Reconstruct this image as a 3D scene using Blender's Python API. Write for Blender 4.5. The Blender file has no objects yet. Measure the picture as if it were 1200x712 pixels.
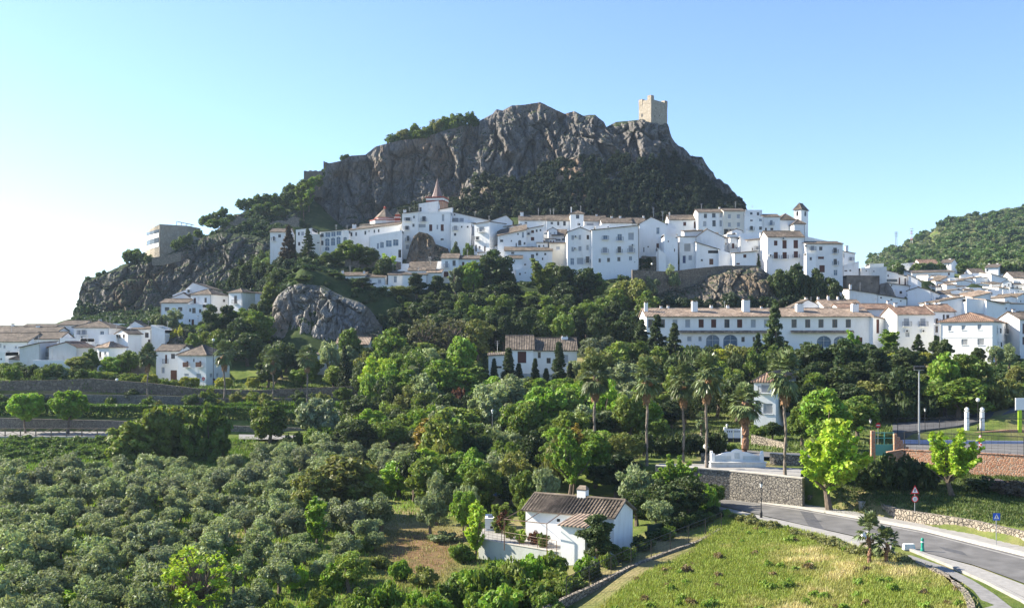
import bpy, math, random
import numpy as np
from mathutils import Vector
from mathutils.geometry import tessellate_polygon
random.seed(7)
S = bpy.context.scene
COL = S.collection
F, HY, CX, CZ = 1200.0, 400.0, 600.0, 30.0      # focal length and horizon in photo pixels, eye height in metres
R = math.radians

def at(px, py, D):
    return Vector(((px-CX)/F*D, D, CZ+(HY-py)/F*D))
def onz(px, py, z):
    D = F*(CZ-z)/(py-HY)
    return Vector(((px-CX)/F*D, D, z))

# ------------------------------------------------------------------ tagging
def tag(o, label=None, cat=None, group=None, kind=None):
    if label: o['label'] = label
    if cat: o['category'] = cat
    if group: o['group'] = group
    if kind: o['kind'] = kind
    return o
def empty(name, loc, label=None, cat=None, group=None, rz=0.0, sc=None):
    o = bpy.data.objects.new(name, None)
    o.empty_display_size = 0.3
    COL.objects.link(o); o.location = loc; o.rotation_euler = (0, 0, rz)
    if sc: o.scale = sc
    return tag(o, label, cat, group)

def link(o, parent=None, loc=None):
    COL.objects.link(o)
    if parent: o.parent = parent
    if loc is not None: o.location = loc
    return o

# ------------------------------------------------------------------ mesh builder (world coordinates)
class MB:
    def __init__(s): s.v=[]; s.f=[]; s.m=[]; s.uv=[]; s.hasuv=False
    def face(s, pts, m=0, uv=None):
        i=len(s.v); s.v.extend([tuple(p) for p in pts]); s.f.append(tuple(range(i,i+len(pts)))); s.m.append(m)
        if uv is None: uv=[(0,0)]*len(pts)
        else: s.hasuv=True
        s.uv.extend(uv)
    def hexa(s, b, t, m=0):      # 4 bottom, 4 top points (ccw seen from above)
        s.face([b[3],b[2],b[1],b[0]],m); s.face(t,m)
        for i in range(4):
            j=(i+1)%4; s.face([b[i],b[j],t[j],t[i]],m)
    def box(s, x0,x1,y0,y1,z0,z1,m=0):
        s.hexa([(x0,y0,z0),(x1,y0,z0),(x1,y1,z0),(x0,y1,z0)],[(x0,y0,z1),(x1,y0,z1),(x1,y1,z1),(x0,y1,z1)],m)
    def obox(s, P, u, n, s0,s1,d0,d1,z0,z1,m=0):   # box in a rotated frame
        q=lambda a,b,z:(P[0]+u[0]*a+n[0]*b, P[1]+u[1]*a+n[1]*b, z)
        s.hexa([q(s0,d0,z0),q(s1,d0,z0),q(s1,d1,z0),q(s0,d1,z0)],[q(s0,d0,z1),q(s1,d0,z1),q(s1,d1,z1),q(s0,d1,z1)],m)
    def tube(s, pts, rad, n=8, m=0, cap=True):
        rad = rad if isinstance(rad,(list,tuple)) else [rad]*len(pts)
        rings=[]
        for i,p in enumerate(pts):
            p=Vector(p); a=Vector(pts[max(i-1,0)]); b=Vector(pts[min(i+1,len(pts)-1)])
            t=(b-a).normalized(); x=t.cross(Vector((0,0,1)))
            if x.length<1e-3: x=Vector((1,0,0))
            x.normalize(); y=t.cross(x).normalized()
            rings.append([p+(x*math.cos(k*2*math.pi/n)+y*math.sin(k*2*math.pi/n))*rad[i] for k in range(n)])
        for a,b in zip(rings,rings[1:]):
            for k in range(n):
                j=(k+1)%n; s.face([a[k],b[k],b[j],a[j]],m)
        if cap: s.face(rings[0],m); s.face(list(reversed(rings[-1])),m)
    def lathe(s, c, prof, n=12, m=0, a0=0.0):
        for (r0,z0),(r1,z1) in zip(prof,prof[1:]):
            for k in range(n):
                a=a0+k*2*math.pi/n; b=a0+(k+1)*2*math.pi/n
                P=lambda r,t,z:(c[0]+r*math.cos(t),c[1]+r*math.sin(t),c[2]+z)
                if r0<1e-6 and r1<1e-6: continue
                if r0<1e-6: s.face([P(0,a,z0),P(r1,b,z1),P(r1,a,z1)],m)
                elif r1<1e-6: s.face([P(r0,a,z0),P(r0,b,z0),P(0,a,z1)],m)
                else: s.face([P(r0,a,z0),P(r0,b,z0),P(r1,b,z1),P(r1,a,z1)],m)
    def build(s, name, mats, parent=None, local=False, smooth=False):
        mats = mats if isinstance(mats,(list,tuple)) else [mats]
        off = Vector((0,0,0))
        if parent is not None and not local:
            p=parent
            while p: off += p.location; p=p.parent
        me=bpy.data.meshes.new(name)
        me.from_pydata([(a-off.x,b-off.y,c-off.z) for a,b,c in s.v],[],s.f)
        for m in mats: me.materials.append(m)
        me.polygons.foreach_set('material_index', s.m)
        if s.hasuv:
            l=me.uv_layers.new(name='UVMap'); l.data.foreach_set('uv',[c for p in s.uv for c in p])
        if smooth: me.polygons.foreach_set('use_smooth',[True]*len(s.f))
        me.update()
        return link(bpy.data.objects.new(name,me),parent)

def npmesh(name, V, Q, mats, smooth=False, mi=None):
    me=bpy.data.meshes.new(name); V=np.asarray(V,np.float32); Q=np.asarray(Q,np.int32); k=Q.shape[1]
    me.vertices.add(len(V)); me.vertices.foreach_set('co',V.ravel())
    me.loops.add(Q.size); me.loops.foreach_set('vertex_index',Q.ravel())
    me.polygons.add(len(Q)); me.polygons.foreach_set('loop_start',np.arange(0,Q.size,k,dtype=np.int32))
    me.polygons.foreach_set('loop_total',np.full(len(Q),k,np.int32))
    for m in (mats if isinstance(mats,(list,tuple)) else [mats]): me.materials.append(m)
    if mi is not None: me.polygons.foreach_set('material_index',np.asarray(mi,np.int32))
    me.polygons.foreach_set('use_smooth',np.full(len(Q),smooth))
    me.update(calc_edges=True); me.validate()
    return me

# ------------------------------------------------------------------ numpy gradient noise
_rs=np.random.RandomState(3); _P=np.tile(_rs.permutation(256),3)
_G=_rs.normal(size=(256,3)); _G/=np.linalg.norm(_G,axis=1)[:,None]
def noise3(x,y,z):
    x,y,z=np.broadcast_arrays(np.asarray(x,float),np.asarray(y,float),np.asarray(z,float))
    xi=np.floor(x).astype(int); yi=np.floor(y).astype(int); zi=np.floor(z).astype(int)
    xf=x-xi; yf=y-yi; zf=z-zi; xi&=255; yi&=255; zi&=255
    f=lambda t:t*t*t*(t*(t*6-15)+10); u,v,w=f(xf),f(yf),f(zf)
    def g(a,b,c):
        h=_P[_P[_P[(xi+a)&255]+((yi+b)&255)]+((zi+c)&255)]
        G=_G[h]; return G[...,0]*(xf-a)+G[...,1]*(yf-b)+G[...,2]*(zf-c)
    l=lambda a,b,t:a+(b-a)*t
    return l(l(l(g(0,0,0),g(1,0,0),u),l(g(0,1,0),g(1,1,0),u),v),l(l(g(0,0,1),g(1,0,1),u),l(g(0,1,1),g(1,1,1),u),v),w)
def fbm(x,y,z,o=4,ridge=False):
    r=0;a=1.0;k=1.0
    for i in range(o):
        n=noise3(x*k+i*7.3,y*k+i*3.1,z*k)
        r=r+a*((0.35-np.abs(n))*1.6 if ridge else n); a*=.5;k*=2.03
    return r

def cells(x,y,z,seed=0):
    """random value of the nearest jittered cell, and the distance gap to the second nearest: blocks and joints"""
    xi,yi,zi=np.floor(x).astype(int),np.floor(y).astype(int),np.floor(z).astype(int)
    d1=np.full(x.shape,9.);d2=np.full(x.shape,9.);val=np.zeros(x.shape)
    for a in (-1,0,1):
        for b in (-1,0,1):
            for c in (-1,0,1):
                h=_P[_P[_P[(xi+a+seed)&255]+((yi+b)&255)]+((zi+c)&255)]
                jx,jy,jz=(_P[h]/255.),(_P[h+57]/255.),(_P[h+131]/255.)
                d=np.sqrt((xi+a+jx-x)**2+(yi+b+jy-y)**2+(zi+c+jz-z)**2)
                n=d<d1; d2=np.where(n,d1,np.minimum(d2,d)); val=np.where(n,_P[h+200]/255.,val); d1=np.where(n,d,d1)
    return val,d2-d1
# ------------------------------------------------------------------ materials
def mat(name):
    m=bpy.data.materials.new(name); m.use_nodes=True; nt=m.node_tree
    for n in list(nt.nodes): nt.nodes.remove(n)
    out=nt.nodes.new('ShaderNodeOutputMaterial'); b=nt.nodes.new('ShaderNodeBsdfPrincipled')
    nt.links.new(b.outputs[0],out.inputs[0]); b.inputs['Roughness'].default_value=.85
    b.inputs['Specular IOR Level'].default_value=.25
    return m,nt,b,out
def N(nt,t,**k):
    n=nt.nodes.new(t)
    for a,v in k.items():
        if a in n.inputs: n.inputs[a].default_value=v
        else: setattr(n,a,v)
    return n
def L(nt,a,b): nt.links.new(a,b)
def col4(c): return (c[0],c[1],c[2],1)
def ramp(nt,fac,stops,interp='LINEAR'):
    r=nt.nodes.new('ShaderNodeValToRGB'); r.color_ramp.interpolation=interp
    e=r.color_ramp.elements
    while len(e)<len(stops): e.new(.5)
    for q,(p,c) in zip(e,stops): q.position=p; q.color=col4(c) if len(c)==3 else c
    L(nt,fac,r.inputs[0]); return r.outputs[0]
def mix(nt,f,a,b,mode='MIX'):
    m=nt.nodes.new('ShaderNodeMix'); m.data_type='RGBA'; m.blend_type=mode
    for s,v in ((0,f),(6,a),(7,b)):
        if isinstance(v,(int,float)): m.inputs[s].default_value=v
        elif isinstance(v,(tuple,list)): m.inputs[s].default_value=col4(v)
        else: L(nt,v,m.inputs[s])
    return m.outputs[2]
def math_(nt,op,a,b=None,c=None,clamp=False):
    m=nt.nodes.new('ShaderNodeMath'); m.operation=op; m.use_clamp=clamp
    for i,v in enumerate((a,b,c)):
        if v is None: continue
        if isinstance(v,(int,float)): m.inputs[i].default_value=v
        else: L(nt,v,m.inputs[i])
    return m.outputs[0]
def tex(nt,co,scale,detail=4,rough=.55,kind='noise'):
    if kind=='noise':
        n=N(nt,'ShaderNodeTexNoise'); n.inputs['Detail'].default_value=detail; n.inputs['Roughness'].default_value=rough
    else:
        n=N(nt,'ShaderNodeTexVoronoi'); n.feature=kind
    n.inputs['Scale'].default_value=scale
    if co is not None: L(nt,co,n.inputs['Vector'])
    return n.outputs[0]
def geo_pos(nt): return nt.nodes.new('ShaderNodeNewGeometry').outputs['Position']
def bump(nt,b,h,strength=.5,dist=.1):
    n=N(nt,'ShaderNodeBump'); n.inputs['Strength'].default_value=strength; n.inputs['Distance'].default_value=dist
    L(nt,h,n.inputs['Height']); L(nt,n.outputs[0],b.inputs['Normal'])

def simple(name,c,rough=.7,var=.25,scale=1.5,spec=.3,metal=0,rand=.0):
    m,nt,b,o=mat(name); p=geo_pos(nt)
    f=tex(nt,p,scale,5)
    c1=tuple(x*(1-var) for x in c); c2=tuple(min(1,x*(1+var)) for x in c)
    k=ramp(nt,f,[(.3,c1),(.7,c2)])
    if rand:
        oi=nt.nodes.new('ShaderNodeObjectInfo'); v=math_(nt,'MULTIPLY_ADD',oi.outputs['Random'],rand*2,1-rand)
        hs=N(nt,'ShaderNodeHueSaturation'); L(nt,k,hs.inputs['Color']); L(nt,v,hs.inputs['Value']); k=hs.outputs[0]
    L(nt,k,b.inputs['Base Color']); b.inputs['Roughness'].default_value=rough
    b.inputs['Specular IOR Level'].default_value=spec; b.inputs['Metallic'].default_value=metal
    return m
def whitewash(name,c,dirt=.55):
    m,nt,b,o=mat(name); p=geo_pos(nt)
    f=tex(nt,p,.35,6,.6)
    mp=N(nt,'ShaderNodeMapping'); mp.inputs['Scale'].default_value=(1,1,.18); L(nt,p,mp.inputs[0])
    g=tex(nt,mp.outputs[0],1.8,5,.65)
    d=math_(nt,'MULTIPLY',ramp(nt,f,[(.42,(0,0,0)),(.75,(1,1,1))]),ramp(nt,g,[(.45,(0,0,0)),(.72,(1,1,1))]))
    d=math_(nt,'MULTIPLY',d,dirt)
    k=mix(nt,d,c,tuple(x*y for x,y in zip(c,(.55,.52,.46))))
    k2=mix(nt,math_(nt,'MULTIPLY',tex(nt,p,4,3),.12),k,tuple(x*.8 for x in c))
    oi=nt.nodes.new('ShaderNodeObjectInfo'); v=math_(nt,'MULTIPLY_ADD',oi.outputs['Random'],.1,.92)
    hs=N(nt,'ShaderNodeHueSaturation'); L(nt,k2,hs.inputs['Color']); L(nt,v,hs.inputs['Value'])
    L(nt,hs.outputs[0],b.inputs['Base Color']); bump(nt,b,tex(nt,p,7,4),.25,.03)
    return m
def tilemat(name,c1,c2,c3):
    m,nt,b,o=mat(name); p=geo_pos(nt)
    uv=N(nt,'ShaderNodeUVMap'); uv.uv_map='UVMap'
    sx=N(nt,'ShaderNodeSeparateXYZ'); L(nt,uv.outputs[0],sx.inputs[0])
    w=math_(nt,'SINE',math_(nt,'MULTIPLY',sx.outputs[0],2*math.pi/.32))
    v=math_(nt,'FRACT',math_(nt,'MULTIPLY',sx.outputs[1],1/.4))
    n1=tex(nt,p,.5,5,.6); n2=tex(nt,p,3.2,5,.7); 
    wn=N(nt,'ShaderNodeTexWhiteNoise'); wn.noise_dimensions='2D'
    sn=N(nt,'ShaderNodeVectorMath'); sn.operation='SNAP'; L(nt,uv.outputs[0],sn.inputs[0]); sn.inputs[1].default_value=(.32,.4,1); L(nt,sn.outputs[0],wn.inputs[0])
    k=ramp(nt,n1,[(.3,c1),(.5,c2),(.72,c3)])
    k=mix(nt,math_(nt,'MULTIPLY',ramp(nt,n2,[(.4,(0,0,0)),(.7,(1,1,1))]),.6),k,c1)
    hs=N(nt,'ShaderNodeHueSaturation'); L(nt,k,hs.inputs['Color'])
    L(nt,math_(nt,'MULTIPLY_ADD',wn.outputs[0],.7,.62),hs.inputs['Value']); k=hs.outputs[0]
    L(nt,k,b.inputs['Base Color']); bump(nt,b,math_(nt,'ADD',math_(nt,'MULTIPLY',w,.5),math_(nt,'MULTIPLY',v,.3)),.9,.09)
    return m
def stonemat(name,ca,cb,mortar,scale=2.2,bs=.9):
    m,nt,b,o=mat(name); p=geo_pos(nt)
    n=tex(nt,p,1.5,3); pv=N(nt,'ShaderNodeVectorMath'); pv.operation='ADD'
    nn=N(nt,'ShaderNodeTexNoise'); nn.inputs['Scale'].default_value=2.0; L(nt,p,nn.inputs['Vector'])
    sc=N(nt,'ShaderNodeVectorMath'); sc.operation='SCALE'; L(nt,nn.outputs['Color'],sc.inputs[0]); sc.inputs['Scale'].default_value=.35
    L(nt,p,pv.inputs[0]); L(nt,sc.outputs[0],pv.inputs[1])
    e=tex(nt,pv.outputs[0],scale,kind='DISTANCE_TO_EDGE')
    v=N(nt,'ShaderNodeTexVoronoi'); v.inputs['Scale'].default_value=scale; L(nt,pv.outputs[0],v.inputs['Vector'])
    sr=N(nt,'ShaderNodeSeparateColor'); L(nt,v.outputs['Color'],sr.inputs[0])
    k=mix(nt,sr.outputs[0],ca,cb)
    k=mix(nt,math_(nt,'MULTIPLY',tex(nt,p,.6,5),.5),k,tuple(x*.5 for x in ca))
    ed=ramp(nt,e,[(.03,(1,1,1)),(.09,(0,0,0))])
    k=mix(nt,ed,k,mortar); L(nt,k,b.inputs['Base Color'])
    bump(nt,b,math_(nt,'ADD',ramp(nt,e,[(.0,(0,0,0)),(.15,(1,1,1))]),math_(nt,'MULTIPLY',tex(nt,p,8,4),.4)),bs,.09)
    return m
def rockmat(name,a,bc,tan,dark,veg,vegamt=.5,sc=1.0):
    m,nt,b,o=mat(name); g=nt.nodes.new('ShaderNodeNewGeometry'); p=g.outputs['Position']
    mp=N(nt,'ShaderNodeMapping'); mp.inputs['Scale'].default_value=(1,1,.35); L(nt,p,mp.inputs[0]); q=mp.outputs[0]
    n1=tex(nt,q,.06*sc,7,.65); n2=tex(nt,q,.35*sc,8,.72); n3=tex(nt,p,.045*sc,4,.6); n4=tex(nt,q,1.6*sc,6,.7)
    k=ramp(nt,n2,[(.3,dark),(.45,a),(.62,bc),(.8,tuple(min(1,x*1.35) for x in bc))])
    k=mix(nt,ramp(nt,n3,[(.49,(0,0,0)),(.63,(.85,.85,.85))]),k,mix(nt,n4,tan,tuple(x*.5 for x in tan)))
    k=mix(nt,math_(nt,'MULTIPLY',ramp(nt,n4,[(.5,(0,0,0)),(.62,(1,1,1))]),.5),k,dark)
    sn=N(nt,'ShaderNodeSeparateXYZ'); L(nt,g.outputs['Normal'],sn.inputs[0])
    vz=math_(nt,'ADD',math_(nt,'ADD',sn.outputs[2],math_(nt,'MULTIPLY',n1,1.2)),math_(nt,'MULTIPLY',n2,.8))
    vm=ramp(nt,math_(nt,'SUBTRACT',vz,2.02-vegamt),[(.0,(0,0,0)),(.16,(1,1,1))])
    vc=mix(nt,n4,veg,tuple(x*.45 for x in veg))
    k=mix(nt,vm,k,vc); L(nt,k,b.inputs['Base Color']); b.inputs['Roughness'].default_value=.95
    bump(nt,b,math_(nt,'ADD',math_(nt,'MULTIPLY',n2,2.0),n4),1.0,1.6/sc)
    return m
def foliagemat(name,trans=.38,var=.45,rough=.55):
    m,nt,b,o=mat(name)
    oi=nt.nodes.new('ShaderNodeObjectInfo'); g=nt.nodes.new('ShaderNodeNewGeometry')
    tc=nt.nodes.new('ShaderNodeTexCoord')
    n=tex(nt,tc.outputs['Object'],.8,3,.6)
    v=math_(nt,'ADD',math_(nt,'MULTIPLY_ADD',g.outputs['Random Per Island'],var,1-var*.5),math_(nt,'MULTIPLY_ADD',n,.9,-.45))
    v=math_(nt,'MULTIPLY',v,math_(nt,'MULTIPLY_ADD',oi.outputs['Random'],.35,.85))
    hs=N(nt,'ShaderNodeHueSaturation'); L(nt,oi.outputs['Color'],hs.inputs['Color']); L(nt,v,hs.inputs['Value'])
    L(nt,math_(nt,'MULTIPLY_ADD',g.outputs['Random Per Island'],.05,.475),hs.inputs['Hue'])
    c=hs.outputs[0]
    L(nt,c,b.inputs['Base Color']); b.inputs['Roughness'].default_value=rough; b.inputs['Specular IOR Level'].default_value=.25
    t=nt.nodes.new('ShaderNodeBsdfTranslucent'); L(nt,mix(nt,1,c,(1.0,1.0,.6),'MULTIPLY'),t.inputs[0])
    ms=nt.nodes.new('ShaderNodeMixShader'); ms.inputs[0].default_value=trans
    L(nt,b.outputs[0],ms.inputs[1]); L(nt,t.outputs[0],ms.inputs[2]); L(nt,ms.outputs[0],o.inputs[0])
    return m

M={}
M['white']=whitewash('whitewash',(.80,.80,.79))
M['white2']=whitewash('whitewash_aged',(.70,.69,.66),.9)
M['palewash']=whitewash('pale_grey_render',(.55,.58,.58),.8)
M['cream']=whitewash('cream_render',(.70,.66,.58),.4)
M['tile']=tilemat('roof_tile',(.062,.05,.04),(.13,.104,.08),(.22,.175,.135))
M['tilered']=tilemat('roof_tile_red',(.12,.08,.058),(.225,.14,.098),(.33,.24,.175))
M['tiletan']=tilemat('roof_tile_pale',(.15,.112,.085),(.26,.195,.145),(.38,.30,.235))
M['glass']=simple('window_glass',(.035,.045,.06),.12,.3,.8,.6,0,.3)
M['glassblue']=simple('window_glass_blue',(.10,.15,.22),.15,.3,.8,.6)
M['blind']=simple('rolled_blind',(.33,.35,.38),.6,.1,6)
M['shutter']=simple('brown_shutter',(.09,.03,.022),.6,.2,6)
M['woodbrown']=simple('brown_wood',(.11,.045,.025),.55,.3,5)
M['door_blue']=simple('blue_paint',(.06,.08,.16),.5,.1)
M['frame_w']=simple('white_frame',(.62,.62,.6),.5,.08)
M['frame_b']=simple('brown_frame',(.13,.07,.04),.5,.2)
M['iron']=simple('black_iron',(.03,.03,.032),.5,.2,4,.4,.3)
M['greenpanel']=simple('green_balcony_sheet',(.02,.20,.15),.5,.15)
M['grille']=simple('grey_grille',(.35,.35,.35),.5,.1)
M['brick']=stonemat('red_brick',(.42,.19,.11),(.55,.29,.17),(.40,.32,.25),3.5,.5)
M['redtrim']=simple('red_painted_trim',(.27,.06,.042),.7,.2)
M['spiretile']=simple('glazed_spire_tile',(.17,.115,.10),.5,.35,3)
M['stone']=stonemat('field_stone',(.20,.185,.16),(.33,.30,.25),(.10,.09,.08),3.4)
M['stonefar']=stonemat('rampart_stone',(.16,.135,.105),(.25,.21,.16),(.10,.085,.07),1.6,.9)
M['drystone']=stonemat('dry_stone',(.25,.215,.17),(.40,.345,.27),(.08,.07,.06),2.8)
M['ashlar']=stonemat('castle_stone',(.36,.31,.24),(.45,.39,.31),(.28,.24,.19),.9,.7)
M['stained_shaded']=whitewash('stained_shaded_render',(.40,.42,.40),1.0)  # stains, on a base darkened to imitate the yard wall's partial shade
M['concrete']=simple('concrete',(.42,.39,.34),.9,.2,1.2)
M['ruin']=simple('ruined_render',(.19,.15,.115),.95,.4,.6)
M['rock']=rockmat('limestone_cliff',(.19,.175,.165),(.31,.285,.26),(.42,.29,.19),(.055,.052,.052),(.055,.085,.022),.30)
M['rockleft']=rockmat('limestone_shadowed_crag',(.21,.195,.18),(.34,.31,.28),(.25,.17,.11),(.055,.052,.055),(.05,.085,.022),.5)
M['rockpale']=rockmat('pale_limestone',(.29,.28,.265),(.47,.45,.42),(.38,.30,.21),(.07,.07,.07),(.06,.09,.03),.25,1.8)
M['rockbrown']=rockmat('brown_crag',(.23,.195,.16),(.36,.30,.24),(.30,.22,.14),(.06,.05,.045),(.06,.09,.03),.28,2.0)
M['leaf']=foliagemat('leaves')
M['leafsoft']=foliagemat('grass_blades',.35,.6)
M['frond']=foliagemat('palm_fronds',.2,.6,.3)
M['dead']=simple('dead_fronds',(.27,.16,.085),.85,.4,3)
M['bark']=simple('bark',(.13,.10,.075),.95,.4,3)
M['palmbark']=simple('palm_trunk',(.19,.155,.125),.95,.35,4)
M['palmfibre']=simple('fibrous_palm_trunk',(.22,.125,.08),.95,.4,5)
M['asphalt']=simple('asphalt',(.125,.121,.118),.92,.28,.55)
M['asphalt2']=simple('dark_asphalt',(.075,.075,.08),.92,.2,2.5)
M['pave']=simple('paving',(.27,.26,.245),.9,.15,2)
M['kerb']=simple('kerb',(.40,.38,.34),.85,.15,3)
M['metal']=simple('galvanised_steel',(.35,.36,.37),.45,.1,4,.5,.6)
M['signred']=simple('sign_red',(.62,.02,.02),.45,.05)
M['signblue']=simple('sign_blue',(.02,.10,.48),.45,.05)
M['signwhite']=simple('sign_white',(.75,.75,.75),.45,.03)
M['black']=simple('black_paint',(.02,.02,.02),.5,.1)
M['turq']=simple('turquoise_panel',(.09,.33,.29),.5,.1)
M['lilac']=simple('lilac_wall',(.42,.43,.58),.85,.1)
M['lime']=simple('lime_paint',(.40,.58,.03),.5,.05)
M['plastic_green']=simple('green_plastic',(.02,.26,.18),.45,.1)
M['netting']=simple('dark_green_netting',(.015,.035,.02),.8,.3,3)
M['globe']=simple('lamp_globe_glass',(.7,.7,.68),.25,.03,1,.5)
M['carpaint']=simple('silver_car_paint',(.35,.40,.46),.25,.05,1,.6,.5)
M['carwhite']=simple('white_van_paint',(.62,.63,.64),.3,.04,1,.5)
M['cardark']=simple('dark_blue_car_paint',(.05,.07,.11),.25,.05,1,.6,.3)
M['rubber']=simple('tyre_rubber',(.02,.02,.02),.9,.2)
M['water']=simple('pool_water',(.02,.22,.52),.08,.1,1,.6)
M['wood']=simple('weathered_wood_rail',(.20,.15,.11),.8,.3,5)
# ------------------------------------------------------------------ terrain: per bearing, ground level against distance
ST={  # bearing (photo px at the horizon): [(distance, level)]
-500:[(0,9),(100,10.8),(140,12),(168,14.3),(176,14.4),(177.5,17),(188,18),(191,22),(230,25),(300,28),(420,18),(700,8),(3000,0)],
0:[(0,9),(60,9.6),(80,9.8),(100,10.6),(120,11.2),(140,11.9),(150,12.4),(162,14.1),(168,14.4),(176,14.5),(177.5,17.0),(188,17.9),(190,18.2),(191.5,22.4),(205,24),(215,25.3),(240,29),(255,31),(300,29),(380,20),(500,12),(3000,0)],
80:[(0,9),(60,9.6),(80,9.8),(100,10.6),(120,11.2),(140,11.9),(150,12.4),(162,14.1),(176,14.5),(177.5,16.8),(188,17.8),(190,18.2),(191.5,22.2),(205,23.2),(215,25.0),(240,29.5),(260,33),(300,36),(330,37),(360,37),(420,25),(500,12),(3000,0)],
150:[(0,9),(60,9.6),(80,9.8),(100,10.6),(120,11.2),(140,11.9),(155,12.8),(164,14.1),(176,14.4),(177.5,16.6),(188,17.6),(190,18),(191.5,21.6),(205,21.9),(215,23.5),(240,29.5),(258,33),(300,36),(330,39),(345,46),(380,46),(420,30),(600,10),(3000,0)],
225:[(0,9),(60,9.6),(80,9.8),(100,10.6),(120,11.1),(140,11.7),(155,12.8),(164,13.9),(176,14.2),(177.5,16.4),(188,17.4),(190,17.8),(191.5,21),(205,21.3),(215,22.2),(225,26),(240,29.5),(256,32.5),(275,36.5),(300,38),(325,42),(345,46),(362,62),(380,66),(420,50),(600,10),(3000,0)],
300:[(0,9),(60,9.6),(80,9.8),(100,10.6),(120,11.1),(140,11.6),(160,13),(176,14),(177.5,16),(188,18.5),(191.5,20.6),(205,22.2),(230,26),(245,31),(260,35),(280,40),(300,45),(325,51),(345,56),(365,70),(380,75),(400,81),(440,72),(600,15),(3000,0)],
355:[(0,9),(80,9.8),(100,10.6),(120,11.1),(140,11.6),(160,13),(176,14.5),(190,19),(205,22),(230,26.5),(245,38),(252,48),(262,50),(280,52),(300,56),(325,61),(350,65),(378,70),(402,88),(430,86),(600,15),(3000,0)],
430:[(0,9),(80,9.8),(100,10.5),(120,11),(140,11.5),(160,13.2),(176,15.5),(190,19),(205,21.5),(230,25.5),(245,33),(255,43),(270,46),(285,51),(300,55),(315,61),(330,64),(350,67),(390,71),(600,30),(3000,0)],
520:[(0,9),(80,9.8),(100,10.4),(120,11),(140,12),(160,14.5),(180,19),(200,23),(230,28),(250,35),(262,42),(275,45),(285,49),(300,55),(320,60),(350,68),(390,74),(600,30),(3000,0)],
600:[(0,9),(80,10.2),(100,10.8),(120,11.4),(140,13),(165,16),(190,22),(200,23.5),(230,28),(250,36),(270,44),(285,49),(300,53),(330,62),(360,72),(390,80),(600,30),(3000,0)],
680:[(0,9.5),(60,10.4),(80,11.2),(100,12),(108,12.4),(113,13.5),(120,14.5),(140,15.5),(165,17.2),(200,24.5),(235,30),(250,35),(270,43),(282,49),(300,56),(330,62),(360,71),(390,79),(600,30),(3000,0)],
760:[(0,10),(60,11.2),(80,12.0),(100,12.7),(109,12.9),(112.5,13.2),(114,15.7),(140,15.9),(160,17),(200,25),(213,28.3),(240,29.5),(256,36),(270,46),(285,50),(300,55),(330,62),(360,71),(390,78),(600,30),(3000,0)],
850:[(0,10),(60,11.4),(80,12.2),(100,12.9),(109,13),(110.5,15.7),(128,15.9),(140,16.1),(155,17.2),(165,18.5),(200,25),(213,28.3),(240,29.5),(258,36),(272,47),(290,51),(300,55),(330,64),(360,71),(390,76),(430,70),(600,25),(3000,0)],
940:[(0,10.5),(60,11.6),(80,12.6),(95,13),(104,13),(105.5,15.0),(112,15.8),(128,15.9),(140,16.2),(155,17.2),(170,20),(200,25),(213,28),(240,29.5),(262,37),(280,45),(292,51),(312,57),(340,66),(370,64),(420,50),(600,15),(3000,0)],
1000:[(0,11),(60,12),(80,12.9),(88,13),(102,13),(104,14.2),(114,15.8),(128,16.2),(150,17.6),(170,20.5),(190,24.5),(205,27.5),(240,31),(265,39),(290,46),(310,50),(350,52),(420,52),(600,45),(800,40),(3000,0)],
1022:[(0,11),(50,12),(72,13),(99,13),(101,14.2),(114,15.8),(128,16.3),(150,17.6),(170,20.8),(190,25),(205,28),(240,32),(265,39.5),(300,46),(340,51),(420,55),(500,60),(700,80),(790,93),(880,86),(1100,60),(3000,0)],
1060:[(0,11),(50,12),(66,12.9),(72,13),(97,13),(99.5,14.2),(110,15.5),(118,16.4),(137,17.5),(153,17.7),(170,21),(190,25.5),(205,28.3),(240,33),(270,41),(300,47),(340,51),(420,56),(500,60),(700,84),(790,103),(880,96),(1100,60),(3000,0)],
1120:[(0,11),(50,12),(62,12.9),(66,13),(90,13),(93,14.2),(106,15.3),(114,16.4),(145,17.7),(158,18.2),(170,21),(185,24.5),(205,27),(240,33),(270,40),(300,44),(340,50),(420,57),(500,64),(600,80),(700,100),(800,124),(900,118),(1100,80),(3000,0)],
1200:[(0,11),(50,12.5),(62,12.9),(66,13),(83,13),(86,14.2),(100,15),(108,16.3),(146,17.8),(149,19.8),(159,20.3),(175,22.5),(190,25),(205,26.5),(240,33),(270,39),(300,44),(340,49),(420,57),(500,66),(600,84),(700,107),(800,132),(920,132),(1200,90),(3000,0)],
1700:[(0,12),(66,13),(90,14.5),(150,18),(205,27),(300,45),(420,60),(600,95),(800,145),(1000,150),(1300,90),(3000,0)],
}
_sk=sorted(ST); _sx=np.array(_sk,float)
PADS=[]      # flattened spots: (cx,cy,ux,uy,half_u,half_n,z,soft,mode)
ROADPTS=[]   # polyline of the valley road
def seg_dist(X,Y,pts):
    best=np.full(X.shape,1e9)
    for (ax,ay),(bx,by) in zip(pts,pts[1:]):
        dx,dy=bx-ax,by-ay; t=np.clip(((X-ax)*dx+(Y-ay)*dy)/(dx*dx+dy*dy),0,1)
        best=np.minimum(best,np.hypot(X-ax-dx*t,Y-ay-dy*t))
    return best
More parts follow.
